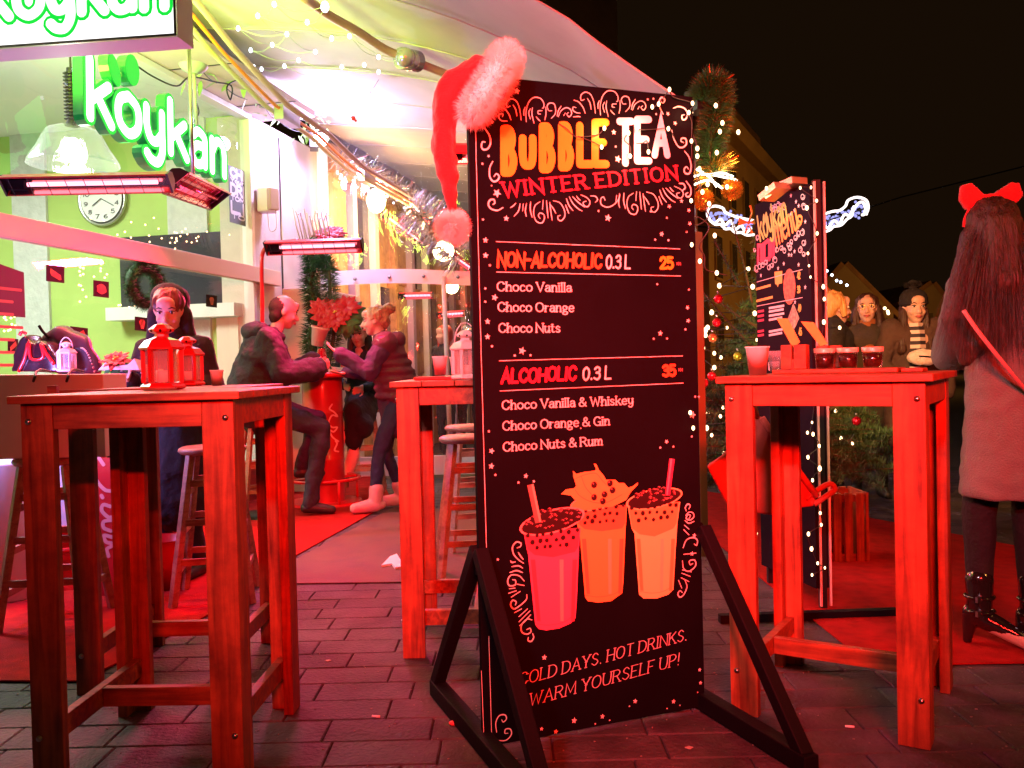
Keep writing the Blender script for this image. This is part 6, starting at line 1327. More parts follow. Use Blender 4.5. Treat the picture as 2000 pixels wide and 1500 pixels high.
# string of lights down its post
s2 = thing('light_string', B2P.P(W2, 1, .02), 'light string wound down the post of the food menu board', 'fairy lights')
P = [at(x, y, 3.95) for x, y in ((1576, 406), (1578, 495), (1580, 519), (1583, 541), (1563, 367), (1584, 366), (1595, 392), (1596, 456), (1608, 560), (1610, 584), (1609, 629), (1577, 845), (1586, 825), (1588, 848), (1600, 871), (1578, 893), (1601, 915), (1587, 938), (1602, 1002), (1604, 1025), (1579, 1043), (1585, 1072), (1597, 1100), (1611, 1109), (1586, 1123), (1474, 1021), (1477, 1042), (1497, 368))]
b0 = MB().ell((0, 0, 0), (.007, .007, .011), n=10, m=8).build('bulb', M_bulb, s2, world=False); b0.location = WM(s2).inverted() @ P[0]
for p in P[1:]: inst(b0, s2, p).scale = (random.uniform(.55, 1.15),) * 3
m = MB(); sp = sorted(P[:25], key=lambda p: -p.z); m.tube(smoothpath(sp, 3), .002, 5); m.build('wire', M_wire, s2)
lamp('POINT', 'string_light', at(1600, 880, 3.85), 1.0, (1, .6, .3), s2, .02)
# ------------------------------------------------------------------ christmas tree with lights and baubles
TC = Vector((at(1525, 900, 6.2).x, 6.2, 0)); ct = thing('christmas_tree', TC, 'bushy fir tree with lights behind the food menu board', 'tree')
MB().cyl(TC, TC + Vector((-.04, 0, 2.2)), .045, .01, n=10).build('trunk', mat('bark', (.08, .045, .025), .9, bump=.6), ct)
m = MB(); md = MB(); rnd = random.Random(21); lims = []
for k in range(190):
    z = .28 + 1.75 * (k / 190) ** 1.05; a = k * 2.4 + rnd.uniform(-.3, .3); L = max(.14, (.98 - .50 * z) * rnd.uniform(.75, 1.1)); d = Vector((math.cos(a), math.sin(a) * .8, rnd.uniform(.05, .35)))
    pp = [TC + Vector((-.02 * z, 0, z)) + d * L * t + Vector((0, 0, -.12 * t * t * L)) for t in (0, .3, .6, 1)]; pp = smoothpath(pp, 3); lims.append(pp); md.tube(pp, [.009 * (1 - i / len(pp)) + .002 for i in range(len(pp))], 4)
    spikes(m, pp[2:], .006, int(520 * L * 1), .055, .0032, .8)
    for s in range(int(L / .1)):
        t = .3 + .65 * rnd.random(); q = pp[int(t * (len(pp) - 1))]; sd = (d.cross(Vector((0, 0, 1))) * rnd.choice((-1, 1)) + d * .8 + Vector((0, 0, rnd.uniform(-.2, .1)))).normalized() * L * .38 * rnd.uniform(.6, 1.1)
        sub = [q, q + sd * .5, q + sd + Vector((0, 0, -.02))]; md.tube(sub, .003, 3); spikes(m, sub, .005, int(620 * sd.length * 1), .05, .0032, .8)
for px, py, qx, qy in ((1445, 560, 1395, 470), (1470, 600, 1430, 430), (1480, 640, 1400, 585), (1470, 680, 1365, 562)):
    pp = smoothpath([at(px, py, 6.1), at((px + qx) / 2 + 4, (py + qy) / 2 + 6, 6.0), at(qx, qy, 5.95)], 4); md.tube(pp, [.012 - .0011 * i for i in range(len(pp))], 5); spikes(m, pp, .01, 160, .04, .002, .8)
m.build('crown', mat('needle_green', (.04, .10, .03), .6, var=.5, vs=5), ct); md.build('limb', mat('bark', (.08, .045, .025), .9), ct)
s3 = thing('light_string', TC + Vector((0, 0, 1)), 'string of warm white bulbs wound round the fir tree', 'fairy lights')
tl = [(1382, 640), (1378, 655), (1405, 558), (1368, 590), (1390, 610), (1378, 645), (1372, 700), (1408, 698), (1370, 770), (1412, 796), (1385, 806), (1378, 805), (1407, 813), (1380, 836), (1352, 832), (1414, 885), (1368, 908), (1462, 525), (1470, 560), (1474, 612), (1478, 664), (1459, 524), (1395, 718), (1400, 745), (1632, 858), (1665, 866), (1642, 856), (1653, 892), (1607, 807), (1594, 810), (1632, 802), (1640, 640), (1390, 850), (1395, 690), (1362, 755), (1373, 680), (1420, 640)]
P = [at(x, y, 5.6 + rnd.random() * .5) for x, y in tl]; b0 = MB().ell((0, 0, 0), (.014, .014, .018), n=10, m=8).build('bulb', M_bulb, s3, world=False); b0.location = WM(s3).inverted() @ P[0]
for p in P[1:]: inst(b0, s3, p).scale = (rnd.uniform(.45, 1.05),) * 3
m = MB(); sp = sorted(P, key=lambda p: p.z); m.tube(sp, .003, 4); m.build('wire', M_wire, s3)
lamp('POINT', 'tree_light', at(1400, 700, 5.3), 7, (1, .6, .3), s3, .04); lamp('POINT', 'tree_light', at(1640, 840, 5.3), 4, (1, .6, .3), s3, .04)
for k, (x, y, c_, lb) in enumerate(((1403, 584, 'r', 'small red bauble high on the left of the fir tree'), (1400, 630, 'r', 'shiny red bauble at mid height on the left of the fir tree'), (1441, 696, 'g', 'green gold bauble on the fir tree left of the paper cup'), (1390, 735, 'r', 'red bauble on the fir tree just above the tray table corner'), (1375, 748, 'r', 'lowest red bauble on the fir tree next to the menu board'), (1673, 822, 'r', 'red bauble on the fir tree seen through the tray table legs'), (1392, 660, 'o', 'copper bauble low on the fir tree beside the red one'))):
    p = at(x, y, 5.55); t = thing('bauble', p, lb, 'bauble', group='baubles on the fir tree'); m = MB(); m.ell(p, .029, n=16, m=12); m.build('ball', mat('bauble_' + c_, {'r': (.6, .01, .03), 'g': (.45, .5, .05), 'o': (.6, .2, .08)}[c_], .15, metal=.7), t); m = MB(); m.cyl(p + Vector((0, 0, .035)), p + Vector((0, 0, .05)), .008); m.build('cap', M_steel, t)
bw = at(1462, 435, 4.6); t = thing('ribbon_bow', bw, 'gold paper bow sticking up at the left of the food menu board', 'bow')
bow(bw, Vector((1, 0, 0)), Vector((0, 0, 1)), Vector((0, -1, 0)), .05, mat('gold_ribbon', (.75, .4, .08), .4, metal=.4), t, 'bow_loop')
m = MB(); m.tube([bw, bw + Vector((.02, 0, .05)), bw + Vector((.01, 0, .09))], .006, 5); m.build('bow_tail', mat('gold_ribbon', (.75, .4, .08), .4), t)
# slatted crate
cc = gnd(1648, 1100); cr_ = thing('slatted_crate', cc, 'wooden slatted crate standing on the carpet behind the tray table', 'crate'); s = FPX / cc.y; w, h = 88 / s, 138 / s
for k in range(4):
    MB().box(cc + Vector((-w / 2 + w / 8 + k * w / 4, 0, h / 2)), (w / 4 - .02, .016, h)).build('slat', M_wood, cr_, bevel=.002)
    MB().box(cc + Vector((-w / 2 + w / 8 + k * w / 4, .26, h / 2)), (w / 4 - .02, .016, h)).build('slat', M_wood, cr_, bevel=.002)
for y in (.012, .248):
    for z in (.03, h - .03): MB().box(cc + Vector((0, y, z)), (w, .008, .04)).build('batten', M_woodx, cr_)
for x in (-1, 1): MB().box(cc + Vector((x * (w / 2 + .009), .13, h / 2)), (.016, .27, h)).build('end_board', M_wood, cr_)
# street decoration of light tubes far down the street
DY = 19.0; dc = thing('street_light_ornament', at(1538, 440, DY), 'pair of glowing white feather scrolls hung across the street', 'light decoration')
dz = lambda x, y: at(1330 + x / 3.487, 130 + y / 3.487, DY)
m = MB(); mi = MB()
scr_ = [[(200, 1050), (180, 1010), (190, 965), (235, 950), (285, 965), (300, 990), (340, 1010), (400, 1030), (500, 1050)], [(200, 1050), (235, 1075), (270, 1075), (300, 1105), (340, 1105), (370, 1130), (410, 1130), (450, 1148), (500, 1145)], [(230, 1070), (270, 1040), (300, 1080), (340, 1050), (370, 1110), (410, 1080), (440, 1130), (480, 1100)],
        [(895, 1115), (950, 1130), (1010, 1115), (1040, 1090), (1090, 1080), (1130, 1040), (1160, 1020), (1175, 975), (1210, 930), (1240, 925), (1255, 960), (1250, 1005), (1230, 1010)], [(895, 1040), (940, 1030), (990, 1000), (1040, 985), (1080, 980), (1120, 950), (1140, 910), (1200, 890), (1260, 910), (1275, 960), (1260, 1010)], [(910, 1110), (960, 1070), (1000, 1100), (1040, 1050), (1080, 1070), (1110, 1010), (1150, 1010), (1180, 950)]]
for q in scr_: m.tube(smoothpath([dz(x, y) for x, y in q], 5), .028, 6)
m.build('light_tube', kind='stuff', parent=dc, mat=emat('tube_glow', (1, .82, .78), 2.6))
rnd = random.Random(8)
for _ in range(150):
    t = rnd.random(); x, y = (200 + 290 * t, 1005 + 75 * t + rnd.gauss(0, 22)) if rnd.random() < .5 else (900 + 350 * t, 1085 - 130 * t + rnd.gauss(0, 24)); mi.ell(dz(x, y) + Vector((0, .05, 0)), .032, n=5, m=4)
mi.build('light_point', emat('blue_glow', (.42, .42, 1), 1.1), dc, kind='stuff')
m = MB(); m.tube([at(1330, 440, DY), at(1540, 455, DY), at(1760, 385, DY), at(2100, 300, DY)], .015, 4); m.build('cable', M_wire, dc)
s4 = thing('light_string', at(1620, 540, 14), 'faint cold light string above the heads of the bystanders', 'fairy lights'); P = [at(x, y, 14) for x, y in ((1604, 537), (1615, 529), (1625, 537), (1634, 548), (1642, 551), (1654, 557), (1607, 547), (1600, 540), (1612, 556))]
b0 = MB().ell((0, 0, 0), .022, n=6, m=5).build('bulb', M_bulbw, s4, world=False); b0.location = WM(s4).inverted() @ P[0]
for p in P[1:]: inst(b0, s4, p)
s5 = thing('light_string', at(1735, 605, 14), 'three warm bulbs shining between the two standing women', 'fairy lights'); P = [at(x, y, 14) for x, y in ((1728, 602), (1734, 608), (1735, 612))]
b0 = MB().ell((0, 0, 0), .026, n=6, m=5).build('bulb', M_bulb, s5, world=False); b0.location = WM(s5).inverted() @ P[0]
for p in P[1:]: inst(b0, s5, p)

# ------------------------------------------------------------------ people
def frame(fwd, up=(0, 0, 1)):
    f = Vector(fwd).normalized(); u = Vector(up); r = f.cross(u).normalized(); u = r.cross(f).normalized()
    return Matrix((r, f, u)).transposed()      # local x right, y forward, z up
def hand(mb, w, d, nrm, s=1.0, curl=.35, spread=1.0):
    d = d.normalized(); nrm = (nrm - d * nrm.dot(d)).normalized(); sd = d.cross(nrm)
    mb.ell(w + d * .045 * s, (.040 * s, .048 * s, .015 * s), Matrix((sd, d, nrm)).transposed(), 12, 8)
    for i, (o, L) in enumerate(((-.030, .068), (-.010, .078), (.010, .072), (.029, .056))):
        b = w + d * .082 * s + sd * o * s; p = b; dd = (d + sd * o * 4 * spread).normalized(); seg = L * s / 3
        for k in range(3): dd = (dd - nrm * curl * .5).normalized(); q = p + dd * seg; mb.cone(p, q, .0085 * s, .0078 * s, 8); p = q
    b = w + d * .03 * s - sd * .034 * s; q = b + (d * .6 - sd * .8).normalized() * .036 * s; mb.cone(b, q, .0105 * s, .0095 * s, 8); mb.cone(q, q + (d * .9 - sd * .2 - nrm * .2).normalized() * .03 * s, .0095 * s, .008 * s, 8)
def ears_face(mb, c, M, s):
    P = lambda x, y, z: c + M @ Vector((x * s, y * s, z * s))
    mb.ell(P(0, -.012, .03), (.076 * s, .095 * s, .092 * s), M, 20, 14)
    mb.ell(P(0, .03, -.02), (.062 * s, .062 * s, .085 * s), M, 16, 12)
    mb.ell(P(0, .045, -.085), (.034 * s, .036 * s, .026 * s), M, 12, 8)
    mb.cone(P(0, .088, .012), P(0, .108, -.026), .008 * s, .0135 * s, 8); 
    for sx in (-1, 1):
        mb.ell(P(sx * .012, .094, -.03), .009 * s, n=8, m=6); mb.ell(P(sx * .037, .068, -.028), (.02 * s, .02 * s, .02 * s), n=8, m=6)
        mb.ell(P(sx * .074, -.005, .0), (.01 * s, .018 * s, .03 * s), M, 8, 6); mb.cone(P(sx * .012, .086, .034), P(sx * .045, .074, .032), .009 * s, .008 * s, 8)
    mb.ell(P(0, .086, -.058), (.024 * s, .012 * s, .010 * s), M, 10, 6); mb.ell(P(0, .07, .06), (.05 * s, .03 * s, .035 * s), M, 12, 8)
M_lip = mat('lips', (.5, .1, .1), .4); M_eye = mat('eye_white', (.75, .72, .7), .25); M_iris = mat('iris', (.02, .012, .008), .15); M_hairb = mat('hair_brown', (.05, .02, .01), .5, var=.5, vs=60, stretch=(1, 1, .06), bump=.8, bs=120)
def facebits(root, c, M, s, lip=True, smile=0):
    P = lambda x, y, z: c + M @ Vector((x * s, y * s, z * s))
    for sx in (-1, 1):
        m = MB(); m.ell(P(sx * .031, .077, .012), (.014 * s, .009 * s, .0085 * s), M, 12, 8); m.build('eye', M_eye, root)
        m = MB(); m.ell(P(sx * .031, .0845, .012), (.0065 * s, .004 * s, .007 * s), M, 8, 6); m.build('iris', M_iris, root)
        m = MB(); m.tube([P(sx * .015, .09, .034), P(sx * .033, .089, .040), P(sx * .05, .078, .034)], [.003 * s, .0042 * s, .002 * s], 6); m.build('eyebrow', M_hairb, root)
        m = MB(); m.tube([P(sx * .017, .086, .017), P(sx * .031, .0885, .0225), P(sx * .046, .079, .016)], .0022 * s, 5); m.build('eyelid', M_iris, root)
    m = MB(); m.tube([P(-.024, .084, -.056), P(-.01, .0975, -.053), P(0, .0985, -.055), P(.01, .0975, -.053), P(.024, .084, -.056)], [.002 * s, .0045 * s, .004 * s, .0045 * s, .002 * s], 6); m.tube([P(-.022, .084, -.059), P(0, .0985, -.064), P(.022, .084, -.059)], [.002 * s, .0055 * s, .002 * s], 6); m.build('lips', M_lip, root)
def ringloft(mb, levels, n=28):     # levels: (center, rx, ry, rot)
    b = len(mb.v); vs = []
    for c, rx, ry, rot in levels:
        for j in range(n):
            a = 6.2832 * j / n; x, y = rx * math.cos(a), ry * math.sin(a); vs.append(Vector(c) + Vector((x * math.cos(rot) - y * math.sin(rot), x * math.sin(rot) + y * math.cos(rot), 0)))
    L = len(levels); mb.add(vs, [(i * n + j, (i + 1) * n + j, (i + 1) * n + (j + 1) % n, i * n + (j + 1) % n) for i in range(L - 1) for j in range(n)] + [list(range(n)), [(L - 1) * n + j for j in range(n)][::-1]]); return mb
def person(loc, yaw, J, label, H=1.68, hd=(0, 1, 0), hs=1.0, vox=.011, hands=(True, True), palm=None, female=True):
    """J: joints in metres, local frame x right (the person's right), y forward, z up"""
    root = thing('person', loc, label, 'person', rz=0); Rm = Matrix.Rotation(yaw, 3, 'Z'); k = H / 1.68; X = {}
    D = dict(pel=(0, 0, .95), waist=(0, 0, 1.09), chest=(0, 0, 1.27), neck=(0, -.005, 1.43), head=(0, .02, 1.57), sR=(.17, 0, 1.38), sL=(-.17, 0, 1.38), eR=(.22, -.02, 1.10), eL=(-.22, -.02, 1.10), wR=(.22, .06, .87), wL=(-.22, .06, .87),
             hR=(.09, 0, .90), hL=(-.09, 0, .90), kR=(.1, .02, .49), kL=(-.1, .02, .49), aR=(.1, -.02, .08), aL=(-.1, -.02, .08), tR=(.12, .15, .03), tL=(-.12, .15, .03))
    D.update(J)
    for q, v in D.items(): X[q] = Vector(loc) + Rm @ (Vector(v) * k)
    sp = (X['chest'] - X['pel']).normalized(); fw = Rm @ Vector((0, 1, 0)); Ms = frame(fw, sp); MH = frame(Rm @ Vector(hd)); mb = MB()
    c = X['head']; ears_face(mb, c, MH, hs * k)
    mb.cone(X['neck'] - sp * .03, c - MH @ Vector((0, .01, .05)) * hs, .056 * k, .05 * k)
    mb.ell(X['chest'], (.155 * k, .10 * k, .17 * k), Ms, 18, 12); mb.ell(X['waist'], (.125 * k, .09 * k, .15 * k), Ms, 18, 12); mb.ell(X['pel'], (.155 * k, .105 * k, .12 * k), Ms, 18, 12)
    for s in 'RL':
        mb.cone(X['chest'] + (X['s' + s] - X['chest']) * .6, X['s' + s], .07 * k, .055 * k); mb.cone(X['s' + s], X['e' + s], .05 * k, .039 * k); mb.cone(X['e' + s], X['w' + s], .038 * k, .025 * k)
        d = (X['w' + s] - X['e' + s]).normalized(); n_ = Rm @ Vector((1 if s == 'R' else -1, 0, 0)) if palm is None else Rm @ Vector(palm)
        if hands[0 if s == 'R' else 1]: hand(mb, X['w' + s], d, n_, k * .95)
        mb.cone(X['h' + s], X['k' + s], .068 * k, .045 * k); mb.cone(X['k' + s], X['a' + s], .044 * k, .03 * k); mb.cone(X['a' + s] + Vector((0, 0, -.02)), X['t' + s], .036 * k, .028 * k)
    fuse(mb, 'body', M_skin, root, vox * .8, 2, fac=.3)
    X.update(fw=fw, up=sp, Ms=Ms, MH=MH, k=k, R=Rm, root=root, rt=Rm @ Vector((1, 0, 0)), hs=hs * k); return X
def grow(X, name, mt, parts, vox=.013, wr=None, extra=None, smooth=3):
    """clothing: limbs [(joint, joint, r0, r1)] and ellipsoids [(joint, (rx, ry, rz))]"""
    mb = MB(); k = X['k']
    g = lambda q: X[q] if isinstance(q, str) else Vector(q)
    for p in parts:
        if len(p) == 4: mb.cone(g(p[0]), g(p[1]), p[2] * k, p[3] * k)
        else: mb.ell(g(p[0]), tuple(r * k for r in p[1]), X['Ms'], 18, 12)
    if extra: extra(mb)
    return fuse(mb, name, mt, X['root'], vox, smooth, wr or [(.016, 7), (.006, 22)])
def torso(a=0): return [('chest', (.175 + a, .125 + a, .185)), ('waist', (.15 + a, .115 + a, .17)), ('pel', (.172 + a, .125 + a, .12)), ('neck', 'chest', .075, .13)]
def arms(a=0, l='RL'): return [p for s in l for p in (('s' + s, 'e' + s, .066 + a, .054 + a), ('e' + s, 'w' + s, .054 + a, .040 + a), ('chest', 's' + s, .10, .068 + a))]
def legs(a=0, l='RL'): return [p for s in l for p in (('h' + s, 'k' + s, .092 + a, .066 + a), ('k' + s, 'a' + s, .064 + a, .052 + a))] + [('pel', (.165 + a, .115 + a, .1))]
def shoes(X, mt, h=.0, r=.042, name='shoe', shaft=0):
    for s in 'RL':
        a, t = X['a' + s], X['t' + s]; d = (t - a); d.z = 0
        d = d.normalized() if d.length > .01 else X['fw']; m = MB(); m.cone(a + Vector((0, 0, -.03)), t + Vector((0, 0, .004)), r + .008, r - .008); m.ell(a - d * .035 + Vector((0, 0, -.035)), (r, r, .04)); m.cone(a, a + (X['k' + s] - a).normalized() * (.06 + shaft), r + .006, r + .01)
        fuse(m, name, mt, X['root'], .008, 2, (.003, 20))
def hairmass(X, mt, blobs, vox=.009, wr=None, name='hair'):
    mb = MB(); c = X['head']; M = X['MH']; s = X['hs']
    for b in blobs:
        if len(b) == 2: mb.ell(c + M @ (Vector(b[0]) * s), tuple(r * s for r in b[1]), M, 18, 12)
        else: mb.cone(c + M @ (Vector(b[0]) * s), c + M @ (Vector(b[1]) * s), b[2] * s, b[3] * s)
    return fuse(mb, name, mt, X['root'], vox, 2, wr or [(.010, (30, 30, 5)), (.006, (70, 70, 8))])
def strands(X, mt, roots, n, w=.0016, seed=1, name='hair_strand'):
    rnd = random.Random(seed); m = MB()
    for _ in range(n):
        a, b_, c_ = rnd.choice(roots); j = Vector((rnd.gauss(0, .012), rnd.gauss(0, .012), rnd.gauss(0, .012))); t = rnd.random()
        pts = [a + j * .5, b_ + j * 1.4, c_ + j * 2 + Vector((0, 0, rnd.uniform(-.03, .06)))]; pp = smoothpath(pts, 5); sd = Vector((rnd.gauss(0, 1), rnd.gauss(0, 1), 0)).normalized() * w
        for i in range(len(pp) - 1): f0, f1 = 1 - i / len(pp), 1 - (i + 1) / len(pp); m.add([pp[i] - sd * (f0 + .2), pp[i] + sd * (f0 + .2), pp[i + 1] + sd * (f1 + .2), pp[i + 1] - sd * (f1 + .2)], [(0, 1, 2, 3)])
    return m.build(name, mt, X['root'], kind='stuff')
fabric = lambda n, c, **k: mat('cloth_' + n, c, k.get('r', .85), var=k.get('v', .2), vs=k.get('vs', 9), bump=k.get('b', .9), bs=k.get('bs', 34), sheen=k.get('sheen', 0), coat=k.get('coat', 0))
SHORT = [((0, -.022, .04), (.086, .102, .092)), ((0, -.06, -.01), (.075, .06, .09))]
# 1 seated man in dark hooded jacket, seen from behind, facing the barrel table
X = person((-2.02, 7.0, 0), R(-72), dict(pel=(0, -.02, .86), waist=(0, .0, 1.0), chest=(0, .06, 1.22), neck=(0, .14, 1.41), head=(0, .22, 1.56), sR=(.19, .09, 1.34), sL=(-.19, .10, 1.34), eR=(.25, .19, 1.08), eL=(-.23, .22, 1.08), wR=(.17, .42, 1.13), wL=(-.12, .44, 1.15),
    hR=(.1, .03, .85), hL=(-.1, .03, .85), kR=(.14, .47, .66), kL=(-.13, .46, .72), aR=(.16, .36, .10), aL=(-.12, .33, .34), tR=(.18, .52, .04), tL=(-.12, .48, .29)), 'balding man in a dark hooded jacket seated at the round barrel table', 1.74, hd=(-.06, 1, -.28), hs=1.06, female=False)
facebits(X['root'], X['head'], X['MH'], X['hs'])
hairmass(X, mat('hair_stubble', (.05, .035, .028), .85, spec=.1, bump=.5, bs=200), [((0, -.020, .026), (.0765, .098, .088)), ((0, -.05, -.03), (.07, .05, .07))], wr=[(.002, 60)])
ck = fabric('charcoal', (.022, .02, .028)); grow(X, 'jacket', ck, torso(.08) + arms(.045) + [('pel', 'chest', .22, .215), ('chest', (.26, .19, .18)), (X['pel'] + X['fw'] * .02, (.25, .2, .14)), ('sR', (.11, .11, .11)), ('sL', (.11, .11, .11))], wr=[(.045, 4), (.02, 11), (.006, 30)], smooth=8)
nk = X['neck']; grow(X, 'hood', ck, [(nk + X['fw'] * -.09 + X['rt'] * .08 + Vector((0, 0, .0)), nk - X['fw'] * .15 + Vector((0, 0, .0)), .075, .095), (nk + X['fw'] * -.15 + Vector((0, 0, .0)), nk - X['fw'] * .09 - X['rt'] * .08, .095, .075), (nk + X['rt'] * .08, nk + X['fw'] * .05 + X['rt'] * .06 - Vector((0, 0, .04)), .045, .035), (nk - X['rt'] * .08, nk + X['fw'] * .05 - X['rt'] * .06 - Vector((0, 0, .04)), .045, .035)], wr=[(.02, 12)])
grow(X, 'trousers', fabric('navy', (.02, .022, .045)), legs(.008), wr=[(.02, 8), (.008, 20)]); shoes(X, mat('shoe_black', (.02, .02, .02), .5))
# 2 woman in puffy vest, standing in profile, gesturing left
X = person((-.93, 7.2, 0), R(98), dict(pel=(0, -.02, .93), waist=(0, .0, 1.06), chest=(0, .07, 1.24), neck=(0, .12, 1.40), head=(0, .17, 1.535), sR=(.17, .08, 1.35), sL=(-.17, .09, 1.35), eR=(.2, .26, 1.12), eL=(-.2, .22, 1.12), wR=(.12, .40, 1.12), wL=(-.17, .44, 1.27),
    hR=(.09, 0, .88), hL=(-.09, 0, .88), kR=(.1, .12, .5), kL=(-.12, .16, .5), aR=(.12, -.02, .1), aL=(-.15, .2, .1), tR=(.12, .15, .05), tL=(-.2, .36, .05)), 'fair haired woman in a plum puffy vest gesturing across the barrel table', 1.68, hd=(0, 1, -.1), palm=(0, 0, -1))
facebits(X['root'], X['head'], X['MH'], X['hs'])
hb_ = mat('hair_blonde', (.52, .3, .16), .45, var=.45, vs=60, stretch=(1, 1, .15), bump=.8, bs=120)
hairmass(X, hb_, [((0, -.024, .045), (.088, .100, .084)), ((0, -.075, .0), (.07, .05, .07)), ((0, -.12, .085), (.05, .05, .048))], wr=[(.012, 28), (.008, 70)])
c = X['head'] + X['MH'] @ Vector((0, -.12, .085)); m = MB(); spikes(m, [c - Vector((0, 0, .02)), c + Vector((0, 0, .02))], .045, 260, .06, .0035, .6); m.build('hair_bun', hb_, X['root'])
pv = fabric('plum', (.10, .022, .05), coat=.2)
def quilt(mb):
    for z in range(6): t = z / 5; c = X['pel'].lerp(X['chest'], t * 1.05) ; mb.ell(c, (.225, .215 - .008 * z, .056), X['Ms'], 20, 8)
grow(X, 'puffy_vest', pv, torso(.03) + [('sR', (.1, .1, .1)), ('sL', (.1, .1, .1))], extra=quilt, wr=[(.012, 12)], smooth=1); nk = X['neck']; grow(X, 'vest_hood', pv, [(nk - X['fw'] * .12 + X['rt'] * .08 - Vector((0, 0, .02)), nk - X['fw'] * .12 - X['rt'] * .08 - Vector((0, 0, .02)), .07, .07), (nk + X['rt'] * .07, nk + X['fw'] * .04 - X['rt'] * .0 - Vector((0, 0, .05)), .05, .05)], wr=[(.02, 12)])
grow(X, 'sleeves', fabric('violet', (.06, .03, .09)), arms(.014), wr=[(.018, 9), (.01, 24)])
grow(X, 'tunic', fabric('tunic', (.05, .02, .05)), [('waist', 'pel', .16, .18), ('pel', X['pel'] - Vector((0, 0, .2)), .18, .17)], wr=[(.02, 10)])
grow(X, 'jeans', fabric('jeans', (.015, .02, .06)), legs(-.008), wr=[(.012, 9), (.006, 24)]); shoes(X, mat('sneaker_pink', (.6, .32, .28), .5), r=.05, shaft=.03)
# 3 long dark haired woman facing us, seated with crossed legs and pale boots
X = person((-1.405, 8.3, 0), R(176), dict(pel=(0, -.02, .86), waist=(0, 0, 1.0), chest=(0, .02, 1.19), neck=(0, .03, 1.345), head=(0, .06, 1.485), sR=(.165, .02, 1.3), sL=(-.165, .02, 1.3), eR=(.22, .1, 1.06), eL=(-.22, .1, 1.06), wR=(.1, .3, 1.02), wL=(-.1, .3, 1.0),
    hR=(.09, .03, .85), hL=(-.09, .03, .85), kR=(-.02, .46, .78), kL=(-.1, .45, .64), aR=(.16, .5, .42), aL=(.06, .38, .24), tR=(.22, .62, .34), tL=(.13, .52, .2)), 'woman with long dark hair and pale ankle boots seated behind the barrel table', 1.66, hd=(.05, 1, -.08))
facebits(X['root'], X['head'], X['MH'], X['hs'])
hairmass(X, M_hairb, [((0, -.03, .045), (.088, .1, .082)), ((-.075, -.02, -.02), (-.095, -.0, -.25), .035, .045), ((.075, -.02, -.02), (.1, -.0, -.25), .035, .045), ((0, -.08, .0), (0, -.1, -.2), .075, .08)])
bkc = fabric('black', (.012, .011, .016)); grow(X, 'coat', bkc, torso(.01) + arms(.004) + [('pel', 'kR', .15, .10), ('pel', 'kL', .15, .1), ('kR', X['kR'] - Vector((0, 0, .25)), .1, .08)])
grow(X, 'scarf', fabric('pinkscarf', (.6, .3, .3)), [(X['neck'] + X['fw'] * .05 + Vector((0, 0, .0)), X['neck'] + X['fw'] * .09 - Vector((0, 0, .12)), .04, .035)], wr=[(.01, 30)])
grow(X, 'leggings', bkc, legs(-.02)); shoes(X, mat('boot_cream', (.78, .66, .58), .5), r=.048, shaft=.12, name='ankle_boot')
# 4 woman with a dark hood of hair, standing behind the left tables
X = person((-1.90, 5.0, 0), R(168), dict(head=(0, .04, 1.51), neck=(0, 0, 1.37), chest=(0, 0, 1.2), waist=(0, 0, 1.02), pel=(0, 0, .88), sR=(.165, 0, 1.3), sL=(-.165, 0, 1.3), eR=(.26, .03, 1.05), eL=(-.24, .0, 1.05), wR=(.12, .25, 1.14), wL=(-.12, .25, 1.14), hR=(.09, 0, .84), hL=(-.09, 0, .84), kR=(.1, .03, .45), kL=(-.1, .03, .45)), 'woman with a dark headscarf and red lit face standing behind the lanterns', 1.66, hd=(-.4, 1, -.28), hs=1.05)
facebits(X['root'], X['head'], X['MH'], X['hs'])
hairmass(X, mat('hair_auburn', (.14, .03, .015), .45, var=.4, vs=50, stretch=(1, 1, .1), bump=.6, bs=100), [((0, -.012, .05), (.086, .098, .085))])
hairmass(X, fabric('scarfblack', (.012, .01, .014)), [((0, -.055, .045), (.108, .09, .105)), ((-.085, -.02, .0), (-.085, -.0, -.17), .028, .05), ((.085, -.02, .0), (.085, -.0, -.17), .028, .05), ((0, -.08, -.02), (0, -.08, -.2), .09, .1)], name='headscarf', wr=[(.012, 10)])
grow(X, 'long_coat', bkc, torso(.03) + arms(.012) + [('pel', X['pel'] - Vector((0, 0, .42)), .19, .2)]); grow(X, 'leggings', bkc, legs(-.01)); shoes(X, mat('shoe_black', (.02, .02, .02), .5))
# 5 person low behind the red table
X = person((at(183, 700, 6.1).x, 6.1, 0), R(100), dict(pel=(0, 0, .62), waist=(0, .02, .76), chest=(0, .05, .95), neck=(0, .08, 1.1), head=(0, .12, 1.235), sR=(.17, .05, 1.06), sL=(-.17, .05, 1.06), eR=(.2, .1, .8), eL=(-.2, .1, .8), wR=(.12, .3, .8), wL=(-.12, .3, .8), hR=(.09, .05, .6), hL=(-.09, .05, .6), kR=(.1, .45, .56), kL=(-.1, .45, .56), aR=(.1, .43, .1), aL=(-.1, .43, .1), tR=(.1, .6, .04), tL=(-.1, .6, .04)), 'person sitting low behind the poinsettia on the round red table', 1.68)
hairmass(X, mat('hair_auburn', (.14, .03, .015), .45), SHORT + [((0, -.05, -.05), (.08, .07, .09))]); grow(X, 'coat', bkc, torso(.03) + arms(.01)); grow(X, 'trousers', bkc, legs(-.01)); shoes(X, mat('shoe_black', (.02, .02, .02), .5))
